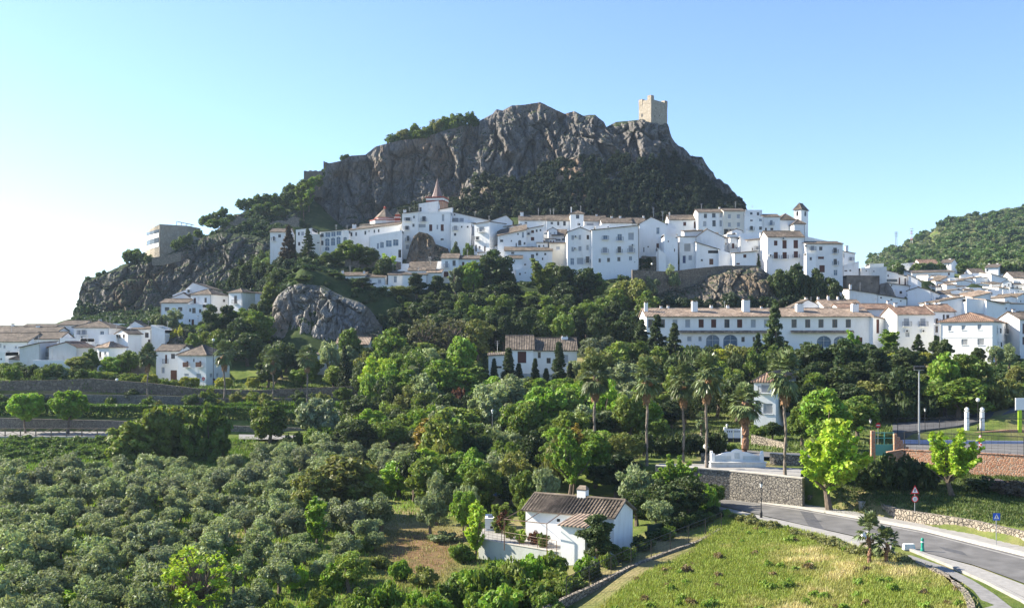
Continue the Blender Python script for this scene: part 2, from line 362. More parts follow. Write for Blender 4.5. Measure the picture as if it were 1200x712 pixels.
def ground_np(X,Y,pads=True,rough=True):
    X=np.asarray(X,float);Y=np.asarray(Y,float)
    Ye=np.maximum(Y,25.0); px=CX+F*X/Ye
    tab=np.stack([np.interp(Ye,[a for a,_ in ST[k]],[b for _,b in ST[k]]) for k in _sk])
    i=np.clip(np.searchsorted(_sx,px)-1,0,len(_sx)-2)
    t=np.clip((px-_sx[i])/(_sx[i+1]-_sx[i]),0,1); t=t*t*(3-2*t)*.5+t*.5
    Z=np.take_along_axis(tab,i[None],0)[0]*(1-t)+np.take_along_axis(tab,(i+1)[None],0)[0]*t
    if rough:
        Z=Z+noise3(X*.12,Y*.12,0)*.5*np.clip((Ye-60)/200,.3,1)+np.clip((Ye-250)/300,0,1)*(fbm(X*.03,Y*.03,2.0,4)*4)
    if pads:
        for (cx,cy,ux,uy,hu,hn,z,soft,mode) in PADS:
            if mode=='road': continue
            a=(X-cx)*ux+(Y-cy)*uy; b=-(X-cx)*uy+(Y-cy)*ux
            d=np.maximum(np.abs(a)-hu,np.abs(b)-hn)
            w=np.clip(1-d/soft,0,1); w=w*w*(3-2*w)
            T=np.minimum(Z,z) if mode=='cut' else z
            Z=Z*(1-w)+T*w
        if ROADPTS:
            d=seg_dist(X,Y,ROADPTS); w=np.clip(1-(d-5.9)/1.2,0,1); Z=Z*(1-w)+12.93*w
    return Z
def ground(x,y):
    global PADS
    allp=PADS; PADS=[p for p in allp if (x-p[0])**2+(y-p[1])**2<(p[4]+p[5]+p[7])**2]
    z=float(ground_np(np.array([x]),np.array([y]))[0]); PADS=allp
    return z
_road=[(855,589),(939,605),(1004,617),(1080,634),(1140,649),(1200,667)]
ROADPTS=[tuple(onz(a,b,13).xy) for a,b in _road]
ROADPTS=[(ROADPTS[0][0]-14,ROADPTS[0][1]+3),(ROADPTS[0][0]-6,ROADPTS[0][1]+2.0)]+ROADPTS+[(ROADPTS[-1][0]+3,ROADPTS[-1][1]-22)]

# ------------------------------------------------------------------ crags
def crag(name,top,mid,base,Dt,Dm,Db,mt,label_=None,nu=420,nv=150,amp=3.0,fs=.06,back=22,seed=0,ledge=.0):
    x0,x1=top[0][0],top[-1][0]
    u=np.linspace(x0,x1,nu); f=lambda pts:np.interp(u,[p[0] for p in pts],[p[1] for p in pts])
    yt,ym,yb=f(top),f(mid),f(base)
    g=lambda D:np.interp(u,[p[0] for p in D],[p[1] for p in D]) if isinstance(D,list) else np.full(nu,float(D))
    Dt,Dm,Db=g(Dt),g(Dm),g(Db)
    zt=CZ+(HY-yt)/F*Dt; zm=CZ+(HY-ym)/F*Dm; zb=CZ+(HY-yb)/F*Db
    v=np.linspace(0,1,nv); P=np.zeros((nv,nu,3)); A=np.zeros((nv,nu))
    for j,t in enumerate(v):
        if t<.05: k=t/.05; D=Db; z=zb-8*(1-k); a=k*.4
        elif t<.78:
            k=(t-.05)/.73; kz=.45                       # quadratic blend through the foot of the cliff
            q0,q1,q2=(1-k)**2,2*k*(1-k),k*k; l1=min(1,k/kz) ; l2=max(0,(k-kz)/(1-kz))
            zl=zb+(zm-zb)*l1 if k<kz else zm+(zt-zm)*l2; Dl=Db+(Dm-Db)*l1 if k<kz else Dm+(Dt-Dm)*l2
            zc=q0*zb+q1*(2*zm-.5*zb-.5*zt)+q2*zt; Dc=q0*Db+q1*(2*Dm-.5*Db-.5*Dt)+q2*Dt
            z=zl*.75+zc*.25; D=Dl*.75+Dc*.25; a=(.45+.55*min(1,k/.5))*min(1,(1-k)*7+.12)
        elif t<.86: k=(t-.78)/.08; D=Dt+back*.3*k; z=zt+0*k-1.0*k; a=.25
        else: k=(t-.86)/.14; D=Dt+back*(.3+.7*k); z=zt-1-(zt-zb+10)*k**1.3; a=.5
        px=u
        P[j,:,0]=(px-CX)/F*D; P[j,:,1]=D; P[j,:,2]=z; A[j]=a
    X,Y,Z=P[...,0],P[...,1],P[...,2]
    s=seed*13.7
    wx=fbm(X*fs*.8+s,Y*fs*.4,Z*fs*.8,3)*2.2; n=fbm(X*fs+s+wx*.35,Y*fs*.5,Z*fs*.36+s,6,True)*.9+fbm(X*fs*.35+s,Y*.01,Z*fs*.12,2)*1.5+np.abs(fbm(X*fs*3.1+s+wx,Y*fs,Z*fs*1.1,4))*-.85+fbm(X*fs*6+s,Y*fs*2,Z*fs*4.5,3)*.28
    lay=np.abs(noise3(X*.02+s,Y*.02,Z*fs*2.2))*ledge
    ends=np.clip(np.minimum(np.arange(nu),np.arange(nu)[::-1])/12,0,1)
    m_=14*fs; c1,g1=cells(X*fs*2.0+wx*.12+s,Y*fs*1.2,Z*fs*.45+s+wx*.15,seed); c2,g2=cells(X*fs*4.6+s+wx*.3,Y*fs*3,Z*fs*1.5+wx*.3,seed+9)
    n=n*1.0+(c1-.5)*1.1-np.clip(.14-g1,0,1)*3.5+(c2-.5)*.4-np.clip(.10-g2,0,1)*1.6+fbm(X*fs*9,Y*fs*4,Z*fs*7,3)*.22
    d=(n*amp-lay)*A*ends
    P[...,1]-=d; P[...,0]+=fbm(X*fs*1.3+9+s,Y*fs,Z*fs,4)*amp*.45*A*ends
    P[...,2]+=fbm(X*fs*1.5+s,Y*fs,Z*fs*1.5+5,5,False)*amp*.38*A*ends
    V=P.reshape(-1,3); i=np.arange(nv-1)[:,None]*nu+np.arange(nu-1)[None]; i=i.ravel()
    Q=np.stack([i,i+1,i+1+nu,i+nu],1)
    me=npmesh(name,V,Q,mt,False); o=bpy.data.objects.new(name,me); link(o); tag(o,kind='structure')
    return P
# ------------------------------------------------------------------ houses read off the photograph
FR=[0,0,1.0]
def frame(ox,oy,s=7.913): FR[0],FR[1],FR[2]=ox,oy,s
def fx(x): return FR[0]+x/FR[2]
def fy(y): return FR[1]+y/FR[2]

def poly_holes(mb,outline,holes,P,m=0):
    loops=[[Vector((a,b,0)) for a,b in outline]]+[[Vector((a,b,0)) for a,b in h] for h in holes]
    flat=[p for l in loops for p in l]
    for tri in tessellate_polygon(loops):
        a,b,c=[flat[i] for i in tri]
        if (b-a).cross(c-a).z<0: b,c=c,b
        mb.face([P(a.x,a.y),P(b.x,b.y),P(c.x,c.y)],m)

WK={'w':('glass','frame_b'),'b':('blind','frame_w'),'r':('shutter','frame_b'),'g':('glassblue','frame_w'),
    'd':('woodbrown','frame_b'),'D':('door_blue','frame_w'),'k':('black','frame_b'),'s':('grille','frame_w')}
def add_opening(root,Wp,u,inw,kind,s0,s1,z0,z1,holes,detail):
    """Wp: start point of the wall, u: along, inw: inward. Registers a hole, builds the window part."""
    arch='a' in kind; balc='B' in kind; k=[c for c in kind if c in WK][0]
    if arch:
        r=(s1-s0)/2; zc=z1-r*.8; pts=[(s0,z0),(s1,z0)]+[((s0+s1)/2+r*math.cos(t),zc+r*.8*math.sin(t)) for t in [math.pi*i/8 for i in range(9)]]
    else: pts=[(s0,z0),(s1,z0),(s1,z1),(s0,z1)]
    holes.append(pts)
    q=lambda a,d,z:(Wp[0]+u[0]*a+inw[0]*d,Wp[1]+u[1]*a+inw[1]*d,z)
    gm,fm=WK[k]; dp=.16
    mb=MB(); mb.face([q(a,dp,z) for a,z in pts])
    mb.face([q(a,dp+.04,z) for a,z in reversed(pts)])
    for i in range(len(pts)):
        a,b=pts[i],pts[(i+1)%len(pts)]; mb.face([q(b[0],dp,b[1]),q(a[0],dp,a[1]),q(a[0],dp+.04,a[1]),q(b[0],dp+.04,b[1])])
    nm='door' if k in 'dD' else ('shutter' if k=='r' else 'window')
    w=mb.build(nm,M[gm],root)
    if detail>=1:
        fb=MB(); t=.07
        for (a0,a1,b0,b1) in ((s0,s0+t,z0,z1-(0 if not arch else (s1-s0)*.4)),(s1-t,s1,z0,z1-(0 if not arch else (s1-s0)*.4)),(s0+t,s1-t,z0,z0+t)):
            fb.obox(Wp,u,inw,a0+.004,a1-.004,dp-.06,dp-.004,b0+.003,b1-.003)
        if not arch: fb.obox(Wp,u,inw,s0+t,s1-t,dp-.06,dp-.004,z1-t,z1-.003)
        if k in 'wgk' and s1-s0>.6:
            c=(s0+s1)/2; fb.obox(Wp,u,inw,c-.03,c+.03,dp-.055,dp-.006,z0+t,z1-t-(0 if not arch else .1))
            if z1-z0>1.2: fb.obox(Wp,u,inw,s0+t,s1-t,dp-.05,dp-.008,(z0+z1)/2+.2,(z0+z1)/2+.25)
        if k=='s':
            n=int((s1-s0)/.16)
            for i in range(1,n): a=s0+(s1-s0)*i/n; fb.obox(Wp,u,inw,a-.015,a+.015,dp-.1,dp-.07,z0,z1)
        fb.build('window_frame',M[fm],w)
    if detail>=1 and not balc and k in 'wbgrs':
        sb=MB(); sb.obox(Wp,u,inw,s0-.08,s1+.08,-.09,.1,z0-.09,z0-.003); sb.build('sill',M['white'],w)
    if balc:
        bb=MB(); pr=.65; e=.35
        bb.obox(Wp,u,inw,s0-e,s1+e,-pr,-.002,z0-.13,z0-.02)
        bo=bb.build('balcony',M['white'],root)
        rb=MB(); t=.02
        rm='greenpanel' if 'G' in kind else 'iron'
        if 'G' in kind or 'X' in kind:
            rb.obox(Wp,u,inw,s0-e,s1+e,-pr,-pr+.05,z0-.02,z0+.95)
            if 'X' in kind: rm='woodbrown'
        else:
            rb.obox(Wp,u,inw,s0-e,s1+e,-pr,-pr+.04,z0+.9,z0+.94); rb.obox(Wp,u,inw,s0-e,s1+e,-pr,-pr+.04,z0+.05,z0+.08)
            n=max(3,int((s1-s0+2*e)/.17))
            for i in range(n+1):
                a=s0-e+(s1-s0+2*e-.03)*i/n; rb.obox(Wp,u,inw,a,a+.025,-pr+.005,-pr+.03,z0-.02,z0+.92)
        for a in (s0-e,s1+e-.04):
            rb.obox(Wp,u,inw,a,a+.04,-pr,0,z0+.9,z0+.93)
            for d in (-.2,-.42): rb.obox(Wp,u,inw,a,a+.03,d,d+.025,z0-.02,z0+.9)
        rb.build('railing',M[rm],bo)

def slab(mb,pts,th,uv,m=0):
    low=[(p[0],p[1],p[2]-th) for p in pts]
    mb.face(pts,m,uv); mb.face(list(reversed(low)),m,list(reversed(uv)))
    n=len(pts)
    for i in range(n):
        j=(i+1)%n; mb.face([low[i],low[j],pts[j],pts[i]],m,[uv[i],uv[j],uv[j],uv[i]])

HOUSES=[]
def H(label,xa,xb,ytop,ybot,D,dep=8.0,xc=None,yaw=0.0,roof='gx',rise=1.5,fw=(),sw=(),ch=(),over=.35,wall='white',tile='tile',
      name='white_house',cat='house',group=None,apex=None,down=5.0,pad=True,ac=(),band=None,detail=None):
    if isinstance(ytop,(int,float)): ytop=(ytop,ytop)
    a=R(yaw); u=(math.cos(a),math.sin(a)); n=(-math.sin(a),math.cos(a))
    ta,tb=(fx(xa)-CX)/F,(fx(xb)-CX)/F
    A=(ta*D,D); W=(tb*D-A[0])/(u[0]-tb*u[1])
    B=(A[0]+u[0]*W,A[1]+u[1]*W); DB=B[1]
    side=None
    if xc is not None:
        tc=(fx(xc)-CX)/F; side='R' if fx(xc)>fx(xb) else 'L'; P0=B if side=='R' else A
        dep=abs((tc*P0[1]-P0[0])/(n[0]-tc*n[1])); dep=min(dep,26)
    z=lambda y,d: CZ+(HY-fy(y))/F*d
    za,zb_=z(ytop[0],D),z(ytop[1],DB); z0=min(z(ybot,D),z(ybot,DB))
    if roof in('gx','gy','hip'): zb_=za=(za+zb_)/2
    # roof height field over (s,d)
    if roof=='gy':
        if apex: 
            sp=((fx(apex[0])-CX)/F*D-A[0])/(u[0]-(fx(apex[0])-CX)/F*u[1]); zr=z(apex[1],D+u[1]*sp); rise=max(.3,zr-za)
        else: sp=W/2
        sp=min(max(sp,.1),W-.1)
        h=lambda s,d: za+rise*(s/sp if s<sp else (W-s)/(W-sp))
    elif roof=='gx': h=lambda s,d: za+rise*(1-abs(d-dep/2)/(dep/2))
    elif roof=='shed': h=lambda s,d: za+(zb_-za)*s/W+rise*d/dep
    elif roof=='flat': h=lambda s,d: za+(zb_-za)*s/W
    else: h=lambda s,d: za
    P=lambda s,d,zz:(A[0]+u[0]*s+n[0]*d,A[1]+u[1]*s+n[1]*d,zz)
    zg=z0-down
    root=empty(name,(P(W/2,dep/2,0)[0],P(W/2,dep/2,0)[1],z0),label,cat,group)
    if detail is None: detail=1 if D<330 else 0
    mb=MB()
    lim=(za if roof not in('gy',) else None)
    def clampw(wn,Wd,hh,x,y,w,hp,Wp,uu):
        t=(fx(x)-CX)/F; s=(t*Wp[1]-Wp[0])/(uu[0]-t*uu[1]); Dw=Wp[1]+uu[1]*s; zc=z(y,Dw)
        hw=1.1*abs(w)/FR[2]/F*Dw/2/max(.45,abs(uu[0]-t*uu[1])); hz=1.1*hp/FR[2]/F*Dw/2
        s=min(max(s,hw+.12),Wd-hw-.12)
        top=min(hh(s-hw),hh(s+hw),hh(s))-.18
        z1=min(zc+hz,top); zl=max(zc-hz,zg+.2)
        if z1-zl<.25 or hw*2>Wd-.2: return None
        return s-hw,s+hw,zl,z1
    # front
    holes=[]; rects=[]
    def do(face,lst,Wp,uu,inw,Wd,hh):
        hs=[]; rc=[]
        for (k,x,y,w,hp) in lst:
            r=clampw(k,Wd,hh,x,y,w,hp,Wp,uu)
            if r is None: continue
            if any(r[0]<q[1]+.06 and q[0]<r[1]+.06 and r[2]<q[3]+.06 and q[2]<r[3]+.06 for q in rc): continue
            rc.append(r); add_opening(root,Wp,uu,inw,k,*r,hs,detail)
        return hs
    def reveals(hs,Wp,uu,inw):
        for hpts in hs:
            for i in range(len(hpts)):
                p,q=hpts[i],hpts[(i+1)%len(hpts)]
                f=lambda s,d,zz:(Wp[0]+uu[0]*s+inw[0]*d,Wp[1]+uu[1]*s+inw[1]*d,zz)
                mb.face([f(p[0],0,p[1]),f(q[0],0,q[1]),f(q[0],.2,q[1]),f(p[0],.2,p[1])])
    hs=do('front',fw,A,u,n,W,lambda s:h(min(max(s,0),W),0))
    out=[(0,zg),(W,zg),(W,h(W,0))]+([(sp,h(sp,0))] if roof=='gy' else [])+[(0,h(0,0))]
    poly_holes(mb,out,hs,lambda s,zz:P(s,0,zz)); reveals(hs,A,u,n)
    # sides
    mid=[(dep/2,)] if roof=='gx' else []
    sL=do('side',sw,P(0,dep,0)[:2],(-n[0],-n[1]),u,dep,lambda s:h(0,dep-s)) if (side=='L') else []
    sR=do('side',sw,B,n,(-u[0],-u[1]),dep,lambda s:h(W,s)) if (side!='L' and sw) else []
    o=[(0,zg),(dep,zg),(dep,h(W,dep))]+([(dep/2,h(W,dep/2))] if roof=='gx' else [])+[(0,h(W,0))]
    poly_holes(mb,o,sR,lambda s,zz:P(W,s,zz)); reveals(sR,B,n,(-u[0],-u[1]))
    o=[(0,zg),(dep,zg),(dep,h(0,0))]+([(dep/2,h(0,dep/2))] if roof=='gx' else [])+[(0,h(0,dep))]
    poly_holes(mb,o,sL,lambda s,zz:P(0,dep-s,zz)); reveals(sL,P(0,dep,0)[:2],(-n[0],-n[1]),u)
    o=[(0,zg),(W,zg),(W,h(0,dep))]+([(W-sp,h(sp,dep))] if roof=='gy' else [])+[(0,h(W,dep))]
    poly_holes(mb,o,[],lambda s,zz:P(W-s,dep,zz))
    if band: mb.obox(A,u,n,0,W,-.05,-.003,z(band,D),z(band,D)+.15)
    wo=mb.build('wall',M[wall],root)
    # roof
    rb=MB(); ov=over; th=.16; l=.03
    if roof=='gx':
        sl=rise/(dep/2)
        for sg in (0,1):
            e0=(-ov if sg==0 else dep+ov); ze=za-ov*sl+l; zr=za+rise+l+.02
            pts=[P(-ov*.6,e0,ze+th),P(W+ov*.6,e0,ze+th),P(W+ov*.6,dep/2,zr+th),P(-ov*.6,dep/2,zr+th)]
            if sg: pts=[pts[1],pts[0],pts[3],pts[2]]
            ln=math.hypot(dep/2,rise)
            slab(rb,pts,th,[(0,0),(W+ov,0),(W+ov,ln),(0,ln)])
        rb.tube([P(-ov*.6,dep/2,za+rise+th+.06),P(W+ov*.6,dep/2,za+rise+th+.06)],.13,6)
    elif roof=='gy':
        ze=lambda s:h(min(max(s,0),W),0)
        for sg in (0,1):
            if sg==0: s0,s1=-ov,sp; z0_=za-ov*rise/sp; 
            else: s0,s1=W+ov,sp; z0_=za-ov*rise/(W-sp)
            pts=[P(s0,-ov*.5,z0_+th+l),P(s1,-ov*.5,za+rise+th+l+.02),P(s1,dep+ov,za+rise+th+l+.02),P(s0,dep+ov,z0_+th+l)]
            if sg==0: pts=[pts[0],pts[1],pts[2],pts[3]]
            else: pts=[pts[1],pts[0],pts[3],pts[2]]
            slab(rb,pts,th,[(0,0),(0,abs(s1-s0)),(dep,abs(s1-s0)),(dep,0)] if sg==0 else [(0,abs(s1-s0)),(0,0),(dep,0),(dep,abs(s1-s0))])
        rb.tube([P(sp,-ov*.5,za+rise+th+.06),P(sp,dep+ov,za+rise+th+.06)],.13,6)
    elif roof=='shed':
        g=lambda s,d:za+(zb_-za)*s/W+rise*d/dep+l+th
        pts=[P(s,d,g(s,d)) for s,d in ((-ov*.6,-ov),(W+ov*.6,-ov),(W+ov*.6,dep+ov*.4),(-ov*.6,dep+ov*.4))]
        slab(rb,pts,th,[(0,0),(W,0),(W,dep),(0,dep)])
    elif roof=='hip':
        i=min(dep/2,W/2)*.95; ze=za-ov*rise/max(dep/2,.1)*.6+th+l
        c=[P(-ov,-ov,ze),P(W+ov,-ov,ze),P(W+ov,dep+ov,ze),P(-ov,dep+ov,ze)]
        if W>=dep: r0,r1=P(i,dep/2,za+rise+th),P(W-i,dep/2,za+rise+th)
        else: r0,r1=P(W/2,i,za+rise+th),P(W/2,dep-i,za+rise+th)
        if W>=dep: fs=[([c[0],c[1],r1,r0],W,dep/2),([c[1],c[2],r1],dep,W/2),([c[2],c[3],r0,r1],W,dep/2),([c[3],c[0],r0],dep,W/2)]
        else: fs=[([c[0],c[1],r0],W,dep/2),([c[1],c[2],r1,r0],dep,W/2),([c[2],c[3],r1],W,dep/2),([c[3],c[0],r0,r1],dep,W/2)]
        for pts,w_,l_ in fs:
            rb.face(pts,0,[(0,0),(w_,0),(w_*.7,l_),(w_*.3,l_)][:len(pts)] if len(pts)==4 else [(0,0),(w_,0),(w_/2,l_)])
        lo=[(p[0],p[1],p[2]-.14) for p in c]
        for k in range(4): j=(k+1)%4; rb.face([lo[k],lo[j],c[j],c[k]],0,[(0,0),(W,0),(W,.1),(0,.1)])
        rb.face(list(reversed(lo)))
        rb.tube([c[0],r0],.12,5); rb.tube([c[1],r1 if W>=dep else r0],.12,5); rb.tube([r0,r1],.12,5)
    else: # flat terrace roof with a parapet
        rb.obox(A,u,n,.24,W-.24,.24,dep-.24,min(za,zb_)-.7,min(za,zb_)-.55)
        rm='concrete'
    ro=rb.build('roof',M['concrete' if roof=='flat' else tile],root)
    if roof=='flat':
        # inner faces of the parapet and its coping
        cb=MB()
        for (p0,p1,q0,q1) in (((0),(W),(0),(.24)),((0),(W),(dep-.24),(dep))):
            g=lambda s:za+(zb_-za)*s/W
            cb.hexa([P(p0,q0,g(p0)-.7),P(p1,q0,g(p1)-.7),P(p1,q1,g(p1)-.7),P(p0,q1,g(p0)-.7)],[P(p0-.02,q0-.03,g(p0)+.05),P(p1+.02,q0-.03,g(p1)+.05),P(p1+.02,q1+.03,g(p1)+.05),P(p0-.02,q1+.03,g(p0)+.05)])
        for s0,s1 in ((0,.24),(W-.24,W)):
            g=lambda s:za+(zb_-za)*s/W
            cb.hexa([P(s0,.27,g(s0)-.7),P(s1,.27,g(s1)-.7),P(s1,dep-.27,g(s1)-.7),P(s0,dep-.27,g(s0)-.7)],[P(s0,.27,g(s0)+.046),P(s1,.27,g(s1)+.046),P(s1,dep-.27,g(s1)+.046),P(s0,dep-.27,g(s0)+.046)])
        cb.build('parapet',M[wall],root)
    for c in ch:
        x,yt=c[0],c[1]; wpx=c[2] if len(c)>2 else 16
        d=dep*.5 if len(c)<4 else dep*c[3]
        Dc=D+n[1]*d; t=(fx(x)-CX)/F; Q=P(0,d,0); s=(t*Q[1]-Q[0])/(u[0]-t*u[1]); s=min(max(s,.3),W-.3)
        hw=wpx/FR[2]/F*Dc/2; zt=z(yt,Dc); zz=h(s,d) if roof!='hip' else za+rise*.6
        zt=max(zt,zz+.5); cb=MB()
        cb.obox(A,u,n,s-hw,s+hw,d-hw,d+hw,zz-.6,zt-.12); cb.obox(A,u,n,s-hw-.06,s+hw+.06,d-hw-.06,d+hw+.06,zt-.35,zt-.25)
        for e in (-1,1): cb.obox(A,u,n,s+e*hw*.7-.06,s+e*hw*.7+.06,d-hw*.8,d+hw*.8,zt-.12,zt+.1)
        cb.obox(A,u,n,s-hw-.05,s+hw+.05,d-hw-.05,d+hw+.05,zt+.1,zt+.2,1)
        cb.build('chimney',[M['white'],M['tilered']],ro)
    hr=random.Random(int(abs(A[0])*37+A[1]*11))
    if detail and hr.random()<.5 and D>180:
        s=hr.uniform(.15,.85)*W; d=dep*.5; zz=(h(s,d) if roof!='hip' else za+rise*.4); ab=MB(); t0=P(s,d,zz-.3); ht_=hr.uniform(1.4,2.6)
        ab.tube([t0,(t0[0],t0[1],zz+ht_)],.035,4)
        for q in (.98,.85,.72): ab.tube([(t0[0]-.45*q,t0[1],zz+ht_*q),(t0[0]+.45*q,t0[1]+.2,zz+ht_*q)],.025,3)
        ab.build('aerial',M['metal'],ro)
    if detail and hr.random()<.45 and roof!='gy':
        s=hr.choice([.12,W-.12]); pb=MB(); zt_=h(s,0)-.15; pb.tube([P(s,-.09,zg+1),P(s,-.09,zt_)],.055,5); pb.build('drainpipe',M['grille' if hr.random()<.6 else 'frame_b'],root)
    for (x,y) in ac:
        t=(fx(x)-CX)/F; s=(t*A[1]-A[0])/(u[0]-t*u[1]); zz=z(y,D); cb=MB()
        cb.obox(A,u,n,s-.45,s+.45,-.4,-.01,zz-.3,zz+.3); cb.lathe((0,0,0),[(0,0)],3)
        q=P(s-.1,-.41,zz); 
        cb.face([P(s-.1+.22*math.cos(k*math.pi/5),-.405,zz+.22*math.sin(k*math.pi/5)) for k in range(10)],1)
        cb.build('air_conditioner',[M['frame_w'],M['black']],root)
    if pad: PADS.append((P(W/2,dep/2,0)[0],P(W/2,dep/2,0)[1],u[0],u[1],W/2+.8,dep/2+.8,z0-.1,4.0,'cut'))
    HOUSES.append((P(W/2,dep/2,0)[0],P(W/2,dep/2,0)[1],u[0],u[1],W/2,dep/2))
    return root
# ================================================================== the town
# ---- upper row, west half
frame(300,230)
H('plain white hotel wing at the left end of the upper row, beside the brown conifer',130,305,332,470,302,8,rise=1.3,
  fw=[('wB',165,392,16,38),('w',218,368,24,26)],name='hotel_wing')
H('white building with parapet terrace rising behind the two tall conifers',370,520,(312,296),560,300,9,roof='flat',
  fw=[('w',397,340,14,40),('b',432,345,26,34),('w',400,440,20,30)])
H('cream white curved-front block between the conifer and the arcaded hotel',512,592,352,540,296,6,roof='flat',fw=[('k',578,430,20,8)],wall='cream')
H('white hotel with two rows of glazed arches below the cliff',590,802,(330,312),560,298,9,roof='shed',rise=1.0,
  fw=[('w',615,360,24,30),('g',666,356,42,40),('g',717,349,38,42),('g',767,338,40,42),('w',612,432,24,38),
      ('ag',661,426,38,66),('ag',714,420,37,66),('ag',765,411,36,66),('ag',660,485,38,34),('ag',712,476,36,34)],name='arcaded_hotel')
H('short white hotel end with one dark loggia opening and an arch, right of the arcades',802,860,(314,318),540,299,8,roof='flat',
  fw=[('k',828,354,50,20),('ag',826,402,30,44)])
H('long white parish building with a sloping roofline climbing towards the tall house',860,1335,(318,262),520,302,9,roof='shed',rise=1.7,
  fw=[('w',885,353,15,32),('w',928,350,14,30),('w',1013,338,15,32),('w',1048,323,8,12),('w',1097,323,12,26),('w',1137,319,13,26),('w',1180,372,16,30)],ch=[(912,262,34)])
frame(440,220)
H('white house with rounded terrace and blue glazed windows left of the rocky knob',-60,246,(452,395),640,292,7,roof='flat',
  fw=[('g',22,540,18,50),('g',60,530,32,50),('g',123,517,50,56),('g',188,508,46,54),('k',225,610,24,66)])
H('tall narrow white house of stacked balconies left of the rocky knob',247,396,(240,222),640,296,9,roof='shed',rise=.9,
  fw=[('wB',300,292,40,30),('wB',292,372,30,36),('b',308,352,20,36),('wB',302,470,22,46),('b',296,548,28,38),('w',352,348,18,26),('w',357,272,14,22)],ch=[(272,205,26)])
H('tall white house with long railed balcony and two red-brown doors, above the rocky knob',396,700,224,560,297,9,roof='flat',
  fw=[('wB',450,288,30,44),('r',512,371,26,56),('r',619,370,26,56),('b',626,278,20,58),('w',618,478,26,16),('b',430,352,60,30),('b',574,364,16,40)])
H('white rooftop penthouse on the tallest house, below the church spire',400,585,(150,122),232,303,5,roof='flat',fw=[('w',418,200,18,34)],pad=False,down=1.5)
H('small glazed white rooftop room right of the penthouse',590,712,(205,182),232,302,5,roof='shed',rise=.5,fw=[('g',645,205,90,18)],pad=False,down=1.5)
H('white house with railed roof terrace above four small windows, right of the red-brown doors',697,886,(322,328),600,295,8,roof='flat',
  fw=[('w',738,432,20,24),('bB',742,372,30,40),('w',855,362,14,16),('w',800,362,12,16)])
H('white house with long slanting eaves behind the railed roof terrace',716,1045,(228,300),420,304,9,roof='shed',rise=.9,
  fw=[('w',734,250,12,14),('bB',740,298,44,36),('b',800,298,34,34),('b',905,415,20,60)])
H('narrow shaded white house in the recess beside the slanting eaves',862,924,330,620,302,7,roof='shed',rise=.5,fw=[('b',902,400,22,80),('w',880,500,14,24)])
H('white house seen at its corner with porch, balcony and broad blank right side',918,1056,(338,316),620,292,10,xc=1212,yaw=-26,roof='shed',rise=.4,
  fw=[('bB',985,385,44,44),('wB',945,468,26,28),('w',932,560,16,56),('w',965,555,14,26),('d',1014,565,12,46),('b',1010,365,10,34)])
frame(560,240)
H('white house whose gable faces the viewer behind the corner house with the porch',112,322,152,300,304,9,roof='gy',apex=(262,99))
H('low white house with two small windows left of the long sloping roof',180,400,(212,182),300,298,6,roof='shed',rise=.5,fw=[('w',198,240,12,20),('w',255,234,12,20)])
H('white house under the long sloping tile roof, with an arched dark doorway',183,450,(288,232),430,288,8,roof='shed',rise=2.3,
  fw=[('w',220,333,26,20),('w',311,334,10,14),('w',372,270,12,14),('g',418,278,18,48),('aw',388,350,26,44),('w',433,357,16,20),('w',356,370,10,30)])
H('white house with brown balcony in the middle of the old quarter, below the slanting eave',450,606,(226,196),430,289,8,roof='shed',rise=.8,
  fw=[('r',508,248,24,24),('w',545,240,16,22),('r',507,315,28,30),('w',503,394,20,18),('wB',470,268,20,20),('w',580,235,14,18)])
H('long white house in the top row with a single small window',380,640,(148,138),215,318,7,roof='gx',rise=1.7,fw=[('w',445,167,20,14)],ch=[(408,70,30)])
H('top row house with three tall dark windows left of the tower room',636,862,146,250,316,8,roof='gx',rise=2.0,
  fw=[('w',686,170,20,20),('w',745,172,18,32),('w',803,172,22,40)])
H('little white rooftop room with one brown window in the top row',642,745,104,160,320,5,roof='flat',fw=[('r',697,124,24,34)],pad=False,down=2)
H('white house crowned by a small lookout room with a pyramid tile roof',858,980,86,240,314,6,roof='hip',rise=1.2,fw=[('w',925,108,28,36),('w',937,181,24,18),('w',930,115,8,20)],ch=[(866,22,10)])
H('top row house with bright roof ridge right of the lookout room',985,1190,(152,148),250,321,8,roof='gx',rise=2.0,fw=[('b',1040,180,60,20)],ch=[(1100,108,16)])
H('open white terrace house with red parapet trim behind the pale blue house',976,1068,196,270,306,7,roof='flat')
H('shadowy white yard house in front of the three tall windows',600,700,(238,232),330,300,6,roof='flat',fw=[('g',640,265,50,16),('w',640,320,18,20)])
H('brown tiled house with cluttered terrace between two white gables',690,832,285,420,296,7,roof='shed',rise=2.4,fw=[('k',810,295,20,18),('w',735,325,60,16),('w',790,320,30,20)],wall='white2')
H('low white shed with a dark lean-to roof in the middle of the old quarter',548,650,352,430,286,5,roof='shed',rise=.5,fw=[('w',568,385,18,22),('w',610,380,10,16)])
H('small bright white house with one window at the heart of the old quarter',668,826,358,500,284,6,roof='shed',rise=.8,fw=[('b',742,400,32,28)],wall='cream',pad=False)
H('long low white house with tiled eaves above the dark pine crown',248,690,426,640,281,6,roof='shed',rise=1.5,
  fw=[('w',323,446,26,18),('w',507,480,28,38),('w',548,458,18,22),('w',625,456,18,18),('w',548,536,14,22),('w',438,553,18,12),('d',541,602,14,36),('w',600,500,12,20)])
H('stubby white annex with brown lean-to roof right above the pine crown',290,412,497,640,277,4,roof='shed',rise=1.1,fw=[('w',340,520,10,18)],pad=False)
H('white terrace block with low railing below the long low house',345,500,600,700,276,4,roof='flat',fw=[('w',390,640,14,18),('w',440,625,12,14)],pad=False)
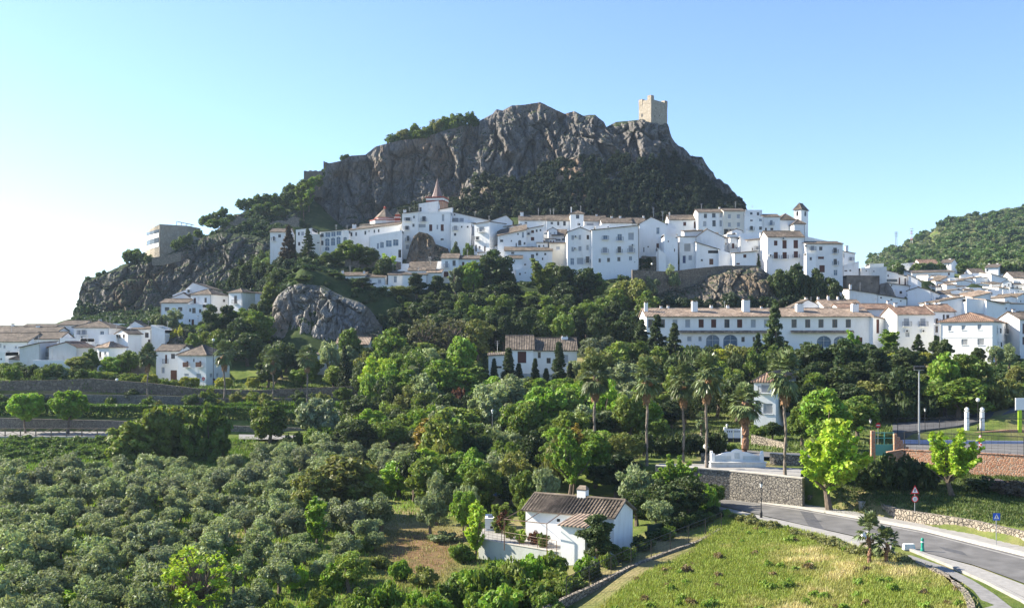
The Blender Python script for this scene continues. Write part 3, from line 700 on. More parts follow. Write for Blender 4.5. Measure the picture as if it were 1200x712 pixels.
H('pale blue-white apartment house with three rows of windows under a low gable',830,1062,255,600,278,9,roof='gy',apex=(950,212),
  fw=[('b',880,303,24,42),('b',945,301,22,42),('k',1020,299,20,36),('b',880,412,24,42),('b',947,406,28,42),('b',1017,396,22,44),
      ('g',875,525,32,58),('b',948,520,56,56),('wB',1017,508,32,56)],ac=[(908,293),(902,404)],name='apartment_house')
# ---- upper row, centre right
frame(680,240)
H('top row house with chimneys behind the big white apartment house',200,480,168,250,312,8,roof='gx',rise=1.9,ch=[(290,108,18),(370,106,18)])
H('top row house with brown roof and one chimney, left of the antenna gable',478,610,172,250,313,8,roof='gx',rise=2.0,ch=[(592,104,14)])
H('white terrace house with stepped parapet behind the big apartment house',140,270,(200,175),280,296,7,roof='flat',fw=[('w',315,200,14,16)])
H('big white apartment house with four iron balconies on the ridge edge',108,545,(236,192),650,276,11,roof='shed',rise=.5,
  fw=[('gB',232,302,36,36),('gB',366,300,38,56),('b',471,292,48,62),('bB',228,418,40,48),('wB',362,415,30,52),('bB',470,408,40,56),
      ('w',180,515,18,32),('w',262,510,24,34),('w',358,503,26,34),('g',466,496,26,36),('b',471,376,20,8)],name='apartment_house',ac=[(486,372)])
H('large white gabled house with roof antennas and two tall windows',547,800,(178),500,284,14,roof='gy',apex=(660,116),
  fw=[('g',720,240,26,56),('b',720,272,28,10),('r',718,382,22,46),('w',630,388,12,12),('k',590,415,8,40)],name='gabled_house')
H('white lean-to wing with a drainpipe right of the antenna gable',800,890,(165,205),420,292,9,roof='flat')
H('white annex with one tiny window in front of the antenna gable',778,905,(272,315),500,277,6,roof='flat',fw=[('w',817,338,10,14),('k',874,420,8,26)])
H('small low white outhouse with sloping top in front of the antenna gable',716,795,(400,460),500,274,3,roof='flat',pad=False)
frame(780,235)
H('wide white top row house with one red door, left of the three-storey house',30,305,178,300,322,8,roof='gx',rise=1.8,fw=[('r',177,216,24,32),('r',275,226,24,58)],ch=[(36,110,8)])
H('white three-storey house with orange eaves and six windows in the top row',300,536,110,300,318,9,roof='gx',rise=1.4,
  fw=[('w',369,142,26,36),('w',447,138,30,36),('b',512,136,22,38),('b',363,215,28,44),('w',449,211,28,52),('b',512,211,22,54)],ch=[(518,62,14)])
H('beige house with four pale blinds above a dark blue awning in the top row',538,733,98,300,317,9,roof='gx',rise=1.2,wall='cream',
  fw=[('b',592,146,28,38),('b',675,146,28,36),('b',592,223,26,38),('b',677,223,26,38),('k',583,290,84,50),('g',670,290,60,30)])
H('white upper storey with two dark windows right of the beige house',740,895,(88,88),150,322,6,roof='flat',fw=[('w',795,118,22,22),('w',857,122,20,28)],pad=False,down=2)
H('white house with slanting parapet and blue shutter in the top row',735,907,(122,152),310,316,8,roof='flat',
  fw=[('g',880,179,24,24),('w',796,184,22,12),('w',880,256,24,28),('wB',797,255,24,36)])
H('white house with iron balcony over a dark doorway, next to the church',905,1062,152,310,319,8,roof='gx',rise=1.1,fw=[('gB',980,205,24,44),('k',985,264,24,20),('k',930,272,16,36)])
H('white corner house with grilled window and blue door on the grassy terrace',130,285,(337,337),600,279,8,roof='shed',rise=.4,
  fw=[('s',202,434,54,66),('D',173,545,28,66),('b',228,530,30,42)])
H('white attic room above the corner house with the blue door',172,340,(288,280),360,286,5,roof='shed',rise=.7,pad=False)
H('broad white gable with a tiny window right of the blue door house',275,546,(345),600,283,10,roof='gy',apex=(385,268),fw=[('w',330,449,10,14)])
H('white lean-to house with dark terrace opening and brown door',284,500,(390,455),600,277,6,roof='shed',rise=.5,
  fw=[('w',336,552,18,18),('d',424,566,34,50),('k',440,475,84,24)])
H('plain white wing sloping down at the right of the brown door',492,640,(455,500),605,276,8,roof='flat')
H('white house with strip of brown eaves between the gable and the round wall',425,600,(362,345),480,288,7,roof='shed',rise=.7,fw=[('w',560,400,10,14)])
H('white house with small balcony and dark door left of the rounded wall',600,692,344,500,285,7,roof='shed',rise=.4,fw=[('rB',627,420,22,44),('w',655,440,10,12)])
H('blank rounded white wall house above the small orange-eaved house',690,800,(333,420),520,282,6,roof='flat')
H('small white house with two red-brown windows on top of the rock wall',640,838,(490,472),598,272,5,roof='shed',rise=.4,fw=[('r',735,514,26,28),('r',672,586,30,14)])
H('low white house with chimneys left of the red-shuttered house',768,950,(372,356),600,284,7,roof='shed',rise=.8,
  fw=[('w',888,425,24,24),('bB',850,440,24,28),('w',858,500,12,20),('w',800,450,20,20)],ch=[(885,300,20),(905,290,12)])
H('long low white parapet house below the awning of the beige house',655,905,(302,305),380,300,6,roof='flat',wall='white')
frame(880,235)
H('white house with six red-brown shuttered openings beside the church',155,492,(338),640,275,9,roof='gx',rise=1.9,
  fw=[('r',230,394,30,42),('r',312,406,36,70),('r',416,404,38,70),('rB',231,508,34,56),('rB',313,508,36,56),('rB',417,500,36,56)],ac=[(300,352),(182,508)],name='shuttered_house')
H('tall white house at the right end of the ridge with flowered terrace',510,852,(402),740,272,10,roof='gx',rise=.9,
  fw=[('bB',572,440,30,40),('w',648,444,28,32),('wB',780,462,30,46),('wB',782,568,28,50),('r',550,640,34,66),('r',660,632,46,60),('g',785,668,32,48),('w',555,537,18,26),('r',650,530,50,20)],ac=[(510,422)])
H('low white box wing with one window in front of the ridge end house',514,602,(486,500),700,269.5,2.2,roof='flat',fw=[('w',555,538,18,26)],pad=False)
H('white house with round metal chimney behind the ridge end house',852,965,(470,492),620,292,8,roof='shed',rise=.3,fw=[('b',858,510,12,38),('bB',928,540,20,30),('b',925,515,10,20)],ch=[(886,424,26)])
H('white and brown lean-to at the foot of the ridge end house',850,1000,(600,565),700,284,6,roof='flat',fw=[('k',880,650,24,10),('k',922,648,16,12)])
H('white house with slanting slate roof edge right of the bell tower',498,716,(330,378),470,330,8,roof='flat',fw=[('w',550,315,10,10),('r',590,345,22,36)])
# church hall, apse and bell tower
H('white church hall with hipped tile roof beside the bell tower',268,404,180,310,332,12,roof='hip',rise=2.2,name='church_hall',cat='church')
H('low rounded white apse in front of the bell tower',400,500,218,330,327,6,roof='hip',rise=1.5,name='church_apse',cat='church')
tw=H('square white bell tower with pyramid tile roof and arched openings',400,466,84,400,334,5,xc=530,yaw=-42,roof='hip',rise=2.1,
  fw=[('ak',430,122,18,40),('ak',427,180,12,20)],sw=[('ak',505,122,16,40)],name='bell_tower',cat='tower',over=.3)
# ---- right slope below the ridge
frame(990,290)
H('roofless dark brown ruin below the ridge end house',18,322,(258,262),420,276,8,roof='flat',wall='ruin',name='ruined_house',fw=[('k',250,330,10,10)])
H('pale cracked concrete wall house above the dark ruin',150,388,(190,178),300,283,6,roof='flat',wall='white2',fw=[('k',200,215,12,10),('k',270,220,10,10)])
H('white barn-like house under a slanting roof, left half, below the ruin',40,300,(392,432),560,262,8,roof='shed',rise=.7,ch=[(52,345,18)])
H('white barn-like house under a slanting roof, right half with three small windows',300,572,(436,478),560,262,8,roof='shed',rise=.6,fw=[('w',336,464,16,12),('w',432,482,16,12),('w',520,494,12,12)])
H('white terraced house with a dark veranda right of the ruin',386,492,(215,238),360,296,7,roof='shed',rise=.5,fw=[('w',402,260,12,18),('w',440,305,90,24)])
H('white house with two tall brown openings on the stepped street',490,588,(246,272),380,298,7,roof='shed',rise=.6,fw=[('r',507,312,12,62),('r',560,318,12,60)])
H('plain white gable wall house right of the two brown openings',580,676,(250,292),400,292,9,xc=738,yaw=-24,roof='shed',rise=.4,sw=[('w',697,345,10,40),('w',715,345,10,40)])
H('white house with sagging parapet and dark awnings in front of the stepped street',388,602,(330,356),480,284,6,roof='shed',rise=.4,fw=[('w',520,415,22,22),('w',435,350,10,14),('w',582,440,14,20)])
H('large plain white gable with four brown doors on its right flank',580,790,(400),560,270,14,xc=895,yaw=-28,roof='gy',apex=(680,370),
  sw=[('r',800,462,14,70),('r',822,470,10,40),('r',852,480,12,62),('w',870,490,10,40)],name='gabled_house')
H('white garage-like wall with lean-to roof left of the small pink-roofed house',-400,10,(560,540),600,236,7,roof='shed',rise=.8,pad=False)
H('huge blank white gable above the corner house with the hipped roof',885,1140,(500),640,238,12,roof='gy',apex=(1110,462),name='gabled_house',down=3)
frame(1080,290,9.89)
H('wide blank white wall with slanting top right of the huge gable',520,760,(590,612),720,236,10,roof='flat')
H('white house with tan roof behind the corner house, at the right margin',750,960,(610,660),740,235,10,roof='shed',rise=.8,fw=[('k',905,600,36,20)],tile='tiletan')
H('white farmhouse with rounded gable and red roof on the hill slope',-10,205,(200,190),240,430,9,roof='gx',rise=2.2,tile='tilered',name='farmhouse')
H('white farmhouse with chimney and square gable on the hill slope',215,345,(182,172),260,424,9,xc=418,yaw=-35,roof='gx',rise=1.6,ch=[(330,135,24)],name='farmhouse',fw=[('b',255,205,14,24),('b',310,200,14,24)])
H('long white row house with dark eaves below the two farmhouses',-110,380,(296,280),370,385,8,roof='shed',rise=1.3,fw=[('w',100,325,16,20),('r',317,305,20,26),('b',215,340,20,20)],name='row_house')
H('small white house with red door above the cascade of roofs',585,740,300,360,392,8,roof='gx',rise=2.0,fw=[('r',661,330,16,30),('b',622,332,22,24),('b',705,328,16,26)])
H('big white house on the hill edge with long blank right wall',735,890,(238,226),330,402,12,xc=1085,yaw=-30,roof='gx',rise=2.0,fw=[('w',762,262,18,24)],ch=[(768,185,20),(880,195,20)])
H('bright stepped white house in the middle of the cascade of roofs',640,812,(372,310),450,352,8,roof='flat',fw=[('w',730,370,8,24)])
H('sunlit long white house right of the stepped white house',806,1000,(308,360),440,350,9,roof='shed',rise=1.0)
H('grey-roofed white house at the right margin of the cascade',1060,1240,(345,350),440,362,9,roof='gx',rise=2.2)
H('white cottage with pale lean-to roof at the left of the cascade',130,300,(425,340),470,345,8,roof='shed',rise=.8)
H('tan-roofed white house near the foot of the cascade',590,800,(575,525),620,262,7,roof='shed',rise=.9,tile='tiletan')
frame(980,220,5.395)
H('long low white farm shed on the left part of the hill slope',400,520,(482,468),510,440,8,roof='flat',fw=[('k',450,485,6,6),('k',500,480,6,6)],name='farm_shed')
H('tiny white hut near the skyline bushes of the hill',212,300,(482,478),505,450,6,roof='flat',name='hut')
# ---- second row right: rows at 205-225 m
frame(900,340)
H('white lean-to with small chimneys behind the long arcaded building',222,520,(150,168),240,232,6,roof='gy',apex=(370,92),ch=[(352,70,20),(465,65,16)],down=3)
H('small white house with salmon tile roof and two round chimneys',518,878,152,250,228,9,roof='gx',rise=1.5,tile='tiletan',ch=[(558,55,18),(648,62,16)],down=3)
frame(990,290)
H('white terraced house with rolled balcony blind, left of the flowered balconies',-40,484,572,760,222,9,roof='gx',rise=1.15,tile='tilered',
  fw=[('b',400,625,56,32),('b',428,670,44,60)],ch=[(435,500,22)])
frame(1040,360,7.42)
H('white house with two flowered iron balconies under orange eaves',82,403,62,410,210,9,roof='gx',rise=1.6,tile='tilered',
  fw=[('bB',165,128,42,62),('bB',308,128,42,62),('b',174,238,32,40)],ac=[(168,205),(310,205)],band=262,ch=[(70,-30,26)])
H('white house with salmon roof and two chimneys behind the flowered balconies',400,590,(30,44),240,226,9,roof='gx',rise=1.6,tile='tilered',
  fw=[('w',490,84,16,40),('w',525,80,24,28),('wB',430,118,22,40),('w',428,190,22,50)],ch=[(285,-30,24),(420,-28,26)])
H('white corner house with red hipped roof and green balconies down its right side',455,912,(140,118),420,201,12,xc=1150,yaw=-33,roof='hip',rise=1.8,tile='tilered',
  fw=[('b',545,183,30,42),('b',662,175,34,38),('b',800,170,32,42),('s',670,300,50,46),('s',812,300,54,52)],
  sw=[('bB',955,190,18,60),('bB',1018,195,16,60),('bBG',1060,205,16,60),('bBG',1112,205,16,60),('bB',960,310,18,60),('b',1022,315,14,50),('bBG',1065,330,14,60),('bBG',1118,330,14,60),('d',1125,430,22,70)],
  name='corner_house',band=262)
H('white house with purple door at the right margin beside the corner house',1150,1330,105,440,206,10,roof='gx',rise=1.5,fw=[('r',1182,185,14,80),('r',1182,290,14,60)],ch=[(1095,35,24)])
# ---- long arcaded building and its angled end
frame(740,330,4.565)
ups=[(103,'w'),(165,'w'),(233,'b'),(301,'b'),(373,'r'),(440,'r'),(511,'w'),(579,'r'),(652,'b'),(722,'b'),(870,'w'),(943,'w'),(1014,'w'),(1088,'w'),(1160,'w')]
LB=H('very long white two-storey building with a row of upper windows and ground arches',80,1290,(182,190),372,216,12,roof='gx',rise=1.75,tile='tiletan',over=.5,
  fw=[(k,x,223,25,40) for x,k in ups]+[('b',310,305,22,24),('g',367,305,16,24),('ag',435,318,66,64),('ag',529,318,70,64),('w',597,308,16,24),('w',655,308,12,24),('ag',1030,320,70,56),('ag',1115,322,60,56),('d',1220,330,28,60)],
  ch=[(78,112,18,.3),(337,105,30,.3),(612,97,36,.3),(898,118,36,.3),(1194,118,34,.3),(158,132,12,.5),(196,130,12,.5),(427,128,14,.5),(515,128,14,.5),(694,140,10,.5)],name='long_arcaded_building',cat='building',band=None)
def canopy(root,x0,x1,y,D,pr=.8):
    a,b=at(fx(x0),fy(y),D),at(fx(x1),fy(y),D); mb=MB(); slab(mb,[(a.x,D-pr,a.z-.35),(b.x,D-pr,a.z-.35),(b.x,D-.003,a.z+.1),(a.x,D-.003,a.z+.1)],.12,[(0,0),(b.x-a.x,0),(b.x-a.x,pr),(0,pr)]); mb.build('tile_canopy',M['tiletan'],root)
canopy(LB,255,760,262,216); canopy(LB,850,1186,262,216)
H('narrow angled white end wing of the long arcaded building, with one tall door',1292,1364,(190,200),372,215.3,9,yaw=28,roof='shed',rise=1.6,tile='tiletan',fw=[('r',1318,238,14,68)],name='end_wing',cat='building')
# ---- villa in the trees, and the house behind the palms
frame(540,350,4.565)
H('white villa wing with brown tile roof and dark garage door among cypresses',244,388,270,400,196,8,roof='gx',rise=2.5,fw=[('r',327,312,42,56),('w',262,320,16,40)],name='villa_wing')
H('white villa main house with chimney among the cypresses',386,622,275,400,197,8,roof='gx',rise=2.2,fw=[('w',420,300,14,30),('b',560,320,28,40),('w',470,330,20,26)],ch=[(555,208,34)],name='villa')
H('low white garden outbuilding left of the villa',148,240,(305,300),400,195,5,roof='shed',rise=.4,fw=[('w',200,365,34,10)],name='outbuilding')
frame(740,330,4.565)
H('white house with red tile roof behind the palm trunks, seen at its corner',655,772,540,730,148,7,xc=880,yaw=-22,roof='hip',rise=1.2,tile='tilered',
  fw=[('bB',718,570,44,40),('s',730,678,46,50)],sw=[('w',850,560,16,50),('w',850,660,16,50)])
# ---- left quarter
frame(0,370)
H('long white house with dark tile roof at the left margin',-260,262,(232,246),420,226,11,roof='gx',rise=1.80,fw=[('b',5,275,12,36),('b',40,285,20,28),('b',145,290,20,22),('b',78,340,28,28),('b',-60,285,20,28)])
H('low white house with brown lean-to roof at the left margin',-200,45,(350,338),480,212,6,roof='flat',fw=[('k',10,400,14,14)])
H('low lean-to with dark roof between the left margin houses',48,182,(395,408),460,214,5,roof='shed',rise=0.81)
H('brown-roofed row house in the third row at the left margin',-260,160,(150,160),240,252,10,roof='gx',rise=1.49,ch=[(122,80,20)],down=3)
H('row house with long tiled roof behind the red sign',140,510,(165,160),240,250,10,roof='gx',rise=1.43,ch=[(355,95,30)],down=3)
H('distant row house roof on the left skyline',170,485,(118,112),160,275,10,roof='gx',rise=0.99,down=3,tile='tile')
H('white house with dark tile roof directly behind the pale gabled house',282,556,(215,214),420,229,8,roof='gx',rise=1.43)
H('white house front carrying a red sign',556,742,(206,210),400,228,8,roof='flat')
H('small white house with hipped brown roof left of the cliff foot',545,770,(88,84),150,258,8,roof='gx',rise=1.05,fw=[('w',600,110,20,10)],down=3)
H('white building with two chimneys and a hipped roof behind the red sign',684,1010,(112,110),300,240,11,roof='hip',rise=1.61,
  fw=[('b',725,152,34,40),('bB',775,150,34,40),('g',945,160,34,36)],ch=[(838,62,30),(928,34,22)],ac=[(770,198)])
H('pale grey garden building right of the red sign house',742,892,(262,265),400,222,5,roof='flat',wall='white2')
H('flat white block behind the little corner cottage',918,1075,(175,173),300,228,6,roof='flat',wall='white')
H('far white parapet house left of the cliff foot boulders',998,1150,(68,75),140,262,7,roof='flat',down=3)
H('weathered pale gabled house, left part with tiled slope',182,372,(296,252),410,213,8,roof='shed',rise=0.25,wall='palewash')
H('weathered pale gabled house, right gable facing the valley',452,706,(290),410,212,9,roof='gy',apex=(612,247),tile='tilered',wall='palewash',name='gabled_house')
H('weathered recessed link with shaded balcony between the two pale gables',366,458,(300,296),410,216,7,roof='shed',rise=0.68,tile='tilered',wall='palewash',fw=[('kB',428,350,14,50)])
H('white terrace storey under the weathered pale gables',305,660,(412,414),520,209,5,roof='flat',fw=[('r',424,468,22,36)])
H('little white corner cottage with hipped tan roof and two windows',900,1008,(292,296),450,213,5,xc=1172,yaw=-30,roof='hip',rise=1.05,tile='tiletan',fw=[('w',928,358,18,48),('b',975,345,18,26)],name='cottage')
frame(120,370)
H('white house with twin small windows in its gable left of the boulder',118,236,(168),320,230,10,xc=362,yaw=-34,roof='gy',apex=(180,132),fw=[('w',160,190,16,30),('w',198,188,16,30)],name='gabled_house')
H('white house with square window and dark eave below the boulder gable',212,452,(135,122),310,238,6,roof='shed',rise=0.68,fw=[('w',411,178,32,42),('k',443,232,24,26)])
H('white gabled wall rising behind the square window house',210,440,(125),180,243,5,roof='gy',apex=(300,50),down=3)
H('plain white wedge-shaped house touching the boulder',450,578,(86,130),320,234,8,roof='flat')
H('white two-storey house with balcony and large brown garage door',498,712,(325,328),610,214,8,roof='gx',rise=1.18,
  fw=[('rB',590,400,18,74),('w',654,373,34,42),('b',560,502,30,52),('d',661,553,54,92)])
H('white gable end joined to the garage door house',708,862,(345),500,217,8,roof='gy',apex=(785,282))
H('white house with two brown box balconies and a hipped roof, beside the tall palm',700,962,(366,366),650,206,9,xc=1180,yaw=-20,roof='hip',rise=1.86,
  fw=[('wBX',787,445,18,50),('wBX',906,445,18,50),('w',847,411,12,26),('b',780,546,38,22),('b',893,556,40,40)],
  sw=[('b',1010,550,26,34),('g',1066,548,16,34),('d',1035,600,22,40)])
H('tiny white roof room between the boulder and the garage door house',655,780,(262,272),320,226,4,roof='flat',down=2)
frame(160,325)
H('white house with two square windows left of the hillside house cluster',222,476,(238,236),420,262,8,roof='gx',rise=1.05,fw=[('w',283,293,38,32),('w',405,293,36,32)])
H('white hillside house with balcony and narrow brown door, centre of the cluster',474,612,(255,250),470,261,8,roof='flat',
  fw=[('w',497,302,16,28),('w',532,306,30,44),('w',492,400,14,24),('r',521,425,22,66),('w',590,310,20,30)])
H('white hillside house with hipped roof above the balcony house',503,692,160,270,266,8,xc=850,yaw=-18,roof='hip',rise=1.43,fw=[('r',540,215,20,46),('w',640,210,20,40)],sw=[('w',812,215,22,22)])
H('tall white gable at the top of the hillside house cluster',456,700,(108),200,273,10,roof='gy',apex=(522,48),name='gabled_house',down=3)
H('lower white gable at the left of the hillside house cluster',318,505,(192),260,269,8,roof='gy',apex=(434,148),name='gabled_house',down=3)
H('white stepped wall between the two hillside gables',334,470,(165,112),220,271,6,roof='flat',down=3)
H('white hillside house with railed window at the right end of the cluster',854,980,(142,138),330,262,9,xc=1098,yaw=-22,roof='hip',rise=0.99,fw=[('wB',918,205,24,66)])
H('small white outbuilding at the far right of the hillside cluster',1070,1165,(142,152),230,270,6,roof='shed',rise=0.31)
# ---- middle terrace
frame(430,295)
H('white two-storey house with three dark balcony windows and a red awning',690,850,62,270,277,7,roof='shed',rise=1.8,fw=[('gB',738,115,24,54),('w',808,105,26,46),('rB',735,208,40,46)])
H('white terrace house right of the red awning house, half behind trees',850,1095,68,270,278,7,roof='shed',rise=1.5,fw=[('r',893,125,20,58),('w',960,120,18,40)])
H('low white house under a broad dark roof, middle of the terrace',385,632,(174,170),230,270,6,roof='shed',rise=2.6)
H('white upper house with three small dark openings behind the broad dark roof',466,692,(96,88),180,281,6,roof='flat',fw=[('g',520,112,22,20),('r',585,112,16,26),('w',626,118,24,28)])
H('long white garden wall house above the middle terrace',262,470,(110,112),190,284,4,roof='flat')
H('bright white lean-to with sloping side below the garden wall house',285,388,(175,132),230,272,5,roof='flat')
H('white cottage with one blue window in the terrace row',196,330,215,320,268,6,roof='shed',rise=1.7,fw=[('g',262,255,26,54)],name='cottage')
H('low white cottage with dark lean-to, left of the pine crowns',330,560,(212,214),330,266,6,roof='shed',rise=.9,fw=[('k',397,305,20,16)],name='cottage')
H('white cottage under pale eaves right of the broad dark roof',556,690,(196,194),300,267,6,roof='shed',rise=1.2,tile='tiletan',name='cottage')
frame(340,295)
H('white terrace cottage with a red-brown door above the crag',450,690,(224,222),330,267,6,roof='shed',rise=1.2,fw=[('r',490,258,26,16),('b',620,275,20,20)],ch=[(487,175,18),(686,180,16)],name='cottage')
H('white terrace cottage with two pale windows, behind the pine on the crag',690,884,(237,237),330,268,6,roof='shed',rise=1.1,fw=[('b',742,272,28,28),('b',829,275,30,32)],name='cottage')
H('small white gabled cottage on the crag, left of the row',236,450,(250),310,264,6,roof='gy',apex=(262,205),fw=[('w',257,266,8,16)],name='cottage')
H('flat white hut at the left tip of the crag',90,236,(246,246),290,262,5,roof='flat',name='hut')
H('white garden block below the two-window cottage',815,938,(306,308),370,258,4,roof='flat',fw=[('w',875,340,12,24)])
frame(300,350,3.957)
H('low white house with small lantern chimney below the crag',272,400,(262,250),320,212,6,roof='shed',rise=.6,ch=[(372,212,20)])
H('pale house with orange tile roof below the crag, mostly behind trees',372,520,(212,212),270,216,7,roof='gx',rise=1.4,tile='tiletan',wall='cream')

# cascade of small houses on the right slope
rnd=random.Random(11)
CASC=[]
for row,(D,yb) in enumerate([(368,331),(352,335),(336,339),(320,344),(304,349),(290,353),(276,358),(262,363)]):
    px=1088+rnd.uniform(-4,4)+row*2.2
    while px<1212:
        w=rnd.uniform(9,19); D_=D+rnd.uniform(-4,4); y=yb+rnd.uniform(-1.5,1.5)+(px-1090)*.012
        frame(0,0,1.0)
        hh=rnd.uniform(5.5,10.5)
        wins=[(rnd.choice('wrw'),px+w*q,y-hh*rnd.uniform(.4,.65),1.4,2.0) for q in (.28,.68) if rnd.random()<.75]
        rt=rnd.choice(['shed','flat','shed','flat','gy','gx'])
        tl=rnd.choice(['tile','tile','tile','tiletan'])
        H('small white house with %s in the cascade of roofs at right'%('flat top' if rt=='flat' else ('pale tile roof' if tl=='tiletan' else 'dark tile roof')),
          px,px+w,(y-hh+rnd.uniform(-1,1),y-hh+rnd.uniform(-1,1)),y,D_,rnd.uniform(5,8),yaw=rnd.uniform(-25,25),roof=rt,rise=rnd.uniform(.3,.9),
          fw=wins,tile=tl,group='small houses in the cascade of roofs: '+('flat' if rt=='flat' else tl),detail=0,down=4,over=.25)
        px+=w+rnd.uniform(-1,3)

for lbl,grp,rng_,cnt in (('small white infill house wedged among the larger houses of the old quarter','infill houses of the old quarter',(592,700,287,301,300,268),13),
        ('small white infill house between the top row and the blue door house','infill houses below the top row',(765,900,289,304,300,276),12),
        ('small white infill house around the porch house and the slanting eaves','infill houses around the porch house',(545,600,288,300,306,286),5)):
    for i in range(cnt):
        x0_,x1_,d0_,d1_,y0_,y1_=rng_; D_=rnd.uniform(d0_,d1_); px=rnd.uniform(x0_,x1_-10); w=rnd.uniform(7,13); y=y0_+(y1_-y0_)*(D_-d0_)/(d1_-d0_)+rnd.uniform(-1.5,1.5); hh=rnd.uniform(6,10)
        frame(0,0,1.0)
        H(lbl,px,px+w,(y-hh+rnd.uniform(-1,1),y-hh+rnd.uniform(-1,1)),y,D_,rnd.uniform(4,6),yaw=rnd.uniform(-28,28),roof=rnd.choice(['shed','shed','flat','gy']),rise=rnd.uniform(.4,1.0),
          fw=[(rnd.choice('wrbw'),px+w*q,y-hh*rnd.uniform(.45,.6),1.5,2.2) for q in (.27,.7) if rnd.random()<.85],tile='tile',group=grp,detail=1,down=3,over=.25,pad=False)
# red sign on the house front
def obj_from(mb,name,mt,label=None,cat=None,group=None,parent=None,**k):
    o=mb.build(name,mt,parent,**k); 
    if label: tag(o,label,cat,group)
    return o
mb=MB(); a=at(83,401.4,227.7); mb.box(a.x,a.x+1.35,a.y-.06,a.y,a.z-.27,a.z+.27)
for i in range(6): mb.box(a.x+.12+i*.19,a.x+.25+i*.19,a.y-.065,a.y-.06,a.z-.07,a.z+.08,1)
obj_from(mb,'wall_sign',[M['signred'],M['signwhite']],'small red sign on the white house front at the left','sign')

# church tower with spire, dome and small belfry
c=at(512.5,229,326); z0=at(0,244,326).z-8; zt=at(0,231.5,326).z
r=empty('church_spire_tower',(c.x,c.y,z0),'red brick church tower with white bands and a pointed glazed spire','church tower')
mb=MB(); hw=3.0; a0=R(45-12); mb.lathe((c.x,c.y,0),[(hw*1.3,z0),(hw*1.3,zt-1.6),],4,0,a0)
mb.lathe((c.x,c.y,0),[(hw*1.3,zt-1.6),(0,zt-1.6)],4,0,a0); mb.build('tower_wall',M['brick'],r)
mb=MB(); 
for z1,z2,rr in ((zt-1.6,zt-1.35,1.38),(zt-.45,zt-.1,1.46)):
    mb.lathe((c.x,c.y,0),[(0,z1),(hw*rr,z1),(hw*rr,z2),(0,z2)],4,0,a0)
mb.build('cornice',M['redtrim'],r)
mb=MB(); mb.lathe((c.x,c.y,0),[(0,zt-1.18),(hw*1.36,zt-1.18),(hw*1.36,zt-.57),(0,zt-.57)],4,0,a0); mb.build('frieze',M['white2'],r)
zs=at(0,209.5,326).z; mb=MB(); mb.lathe((c.x,c.y,0),[(1.9,zt-.1),(1.25,zt+1.5),(.65,zt+3.6),(0.05,zs),(0,zs+.6)],8); mb.build('spire',M['spiretile'],r)
mb=MB()
for k in range(4):
    t=a0+k*math.pi/2; mb.lathe((c.x+hw*1.35*math.cos(t),c.y+hw*1.35*math.sin(t),0),[(.0,zt-.1),(.22,zt-.1),(.14,zt+.2),(.2,zt+.4),(0,zt+.7)],6)
mb.build('pinnacle',M['drystone'],r)
c=at(451,250,318); r=empty('church_dome',(c.x,c.y,at(0,268,318).z),'brown tiled octagonal church dome with red trim and a lantern','church dome')
z=lambda y:at(0,y,318).z
mb=MB(); mb.lathe((c.x,c.y,0),[(4.6,z(268)),(4.6,z(259.5)),(3.1,z(259)),(3.1,z(256.5))],8,0,.2); mb.build('drum',M['white2'],r)
mb=MB(); mb.lathe((c.x,c.y,0),[(0,z(259.6)),(4.75,z(259.6)),(4.75,z(258.6)),(0,z(258.6))],8,0,.2); mb.lathe((c.x,c.y,0),[(0,z(256.6)),(3.3,z(256.6)),(3.3,z(255.9)),(0,z(255.9))],8,0,.2); mb.build('red_cornice',M['redtrim'],r)
mb=MB(); mb.lathe((c.x,c.y,0),[(3.2,z(255.9)),(2.5,z(253)),(1.4,z(249)),(.5,z(245.5)),(0.35,z(244.8))],8,0,.2); mb.build('dome_roof',M['tile'],r)
mb=MB(); mb.lathe((c.x,c.y,0),[(.35,z(245)),(.4,z(243.6)),(.6,z(243.4)),(0,z(241.5))],8); mb.build('lantern',M['redtrim'],r)
c=at(466,250,312); r=empty('belfry',(c.x,c.y,z(263)),'small red and white belfry turret between the dome and the tall house','belfry')
z=lambda y:at(0,y,312).z
mb=MB(); mb.box(c.x-.75,c.x+.75,c.y-.75,c.y+.75,z(266),z(251.5)); mb.build('turret',M['redtrim'],r)
mb=MB(); mb.box(c.x-.95,c.x+.95,c.y-.95,c.y+.95,z(255.4),z(254.7)); mb.box(c.x-.95,c.x+.95,c.y-.95,c.y+.95,z(260),z(259.3)); mb.build('cornice',M['white'],r)
mb=MB(); mb.lathe((c.x,c.y,0),[(1.2,z(251.5)),(.5,z(249.5)),(.18,z(248)),(0,z(246.8))],4,0,R(45)); mb.build('turret_roof',M['tile'],r)
frame(440,220)
H('church nave with red and cream eaves band between the arcaded hotel and the dome',-150,246,(352,318),460,312,8,roof='shed',rise=1.2,wall='cream',name='church_nave',cat='church',down=8)

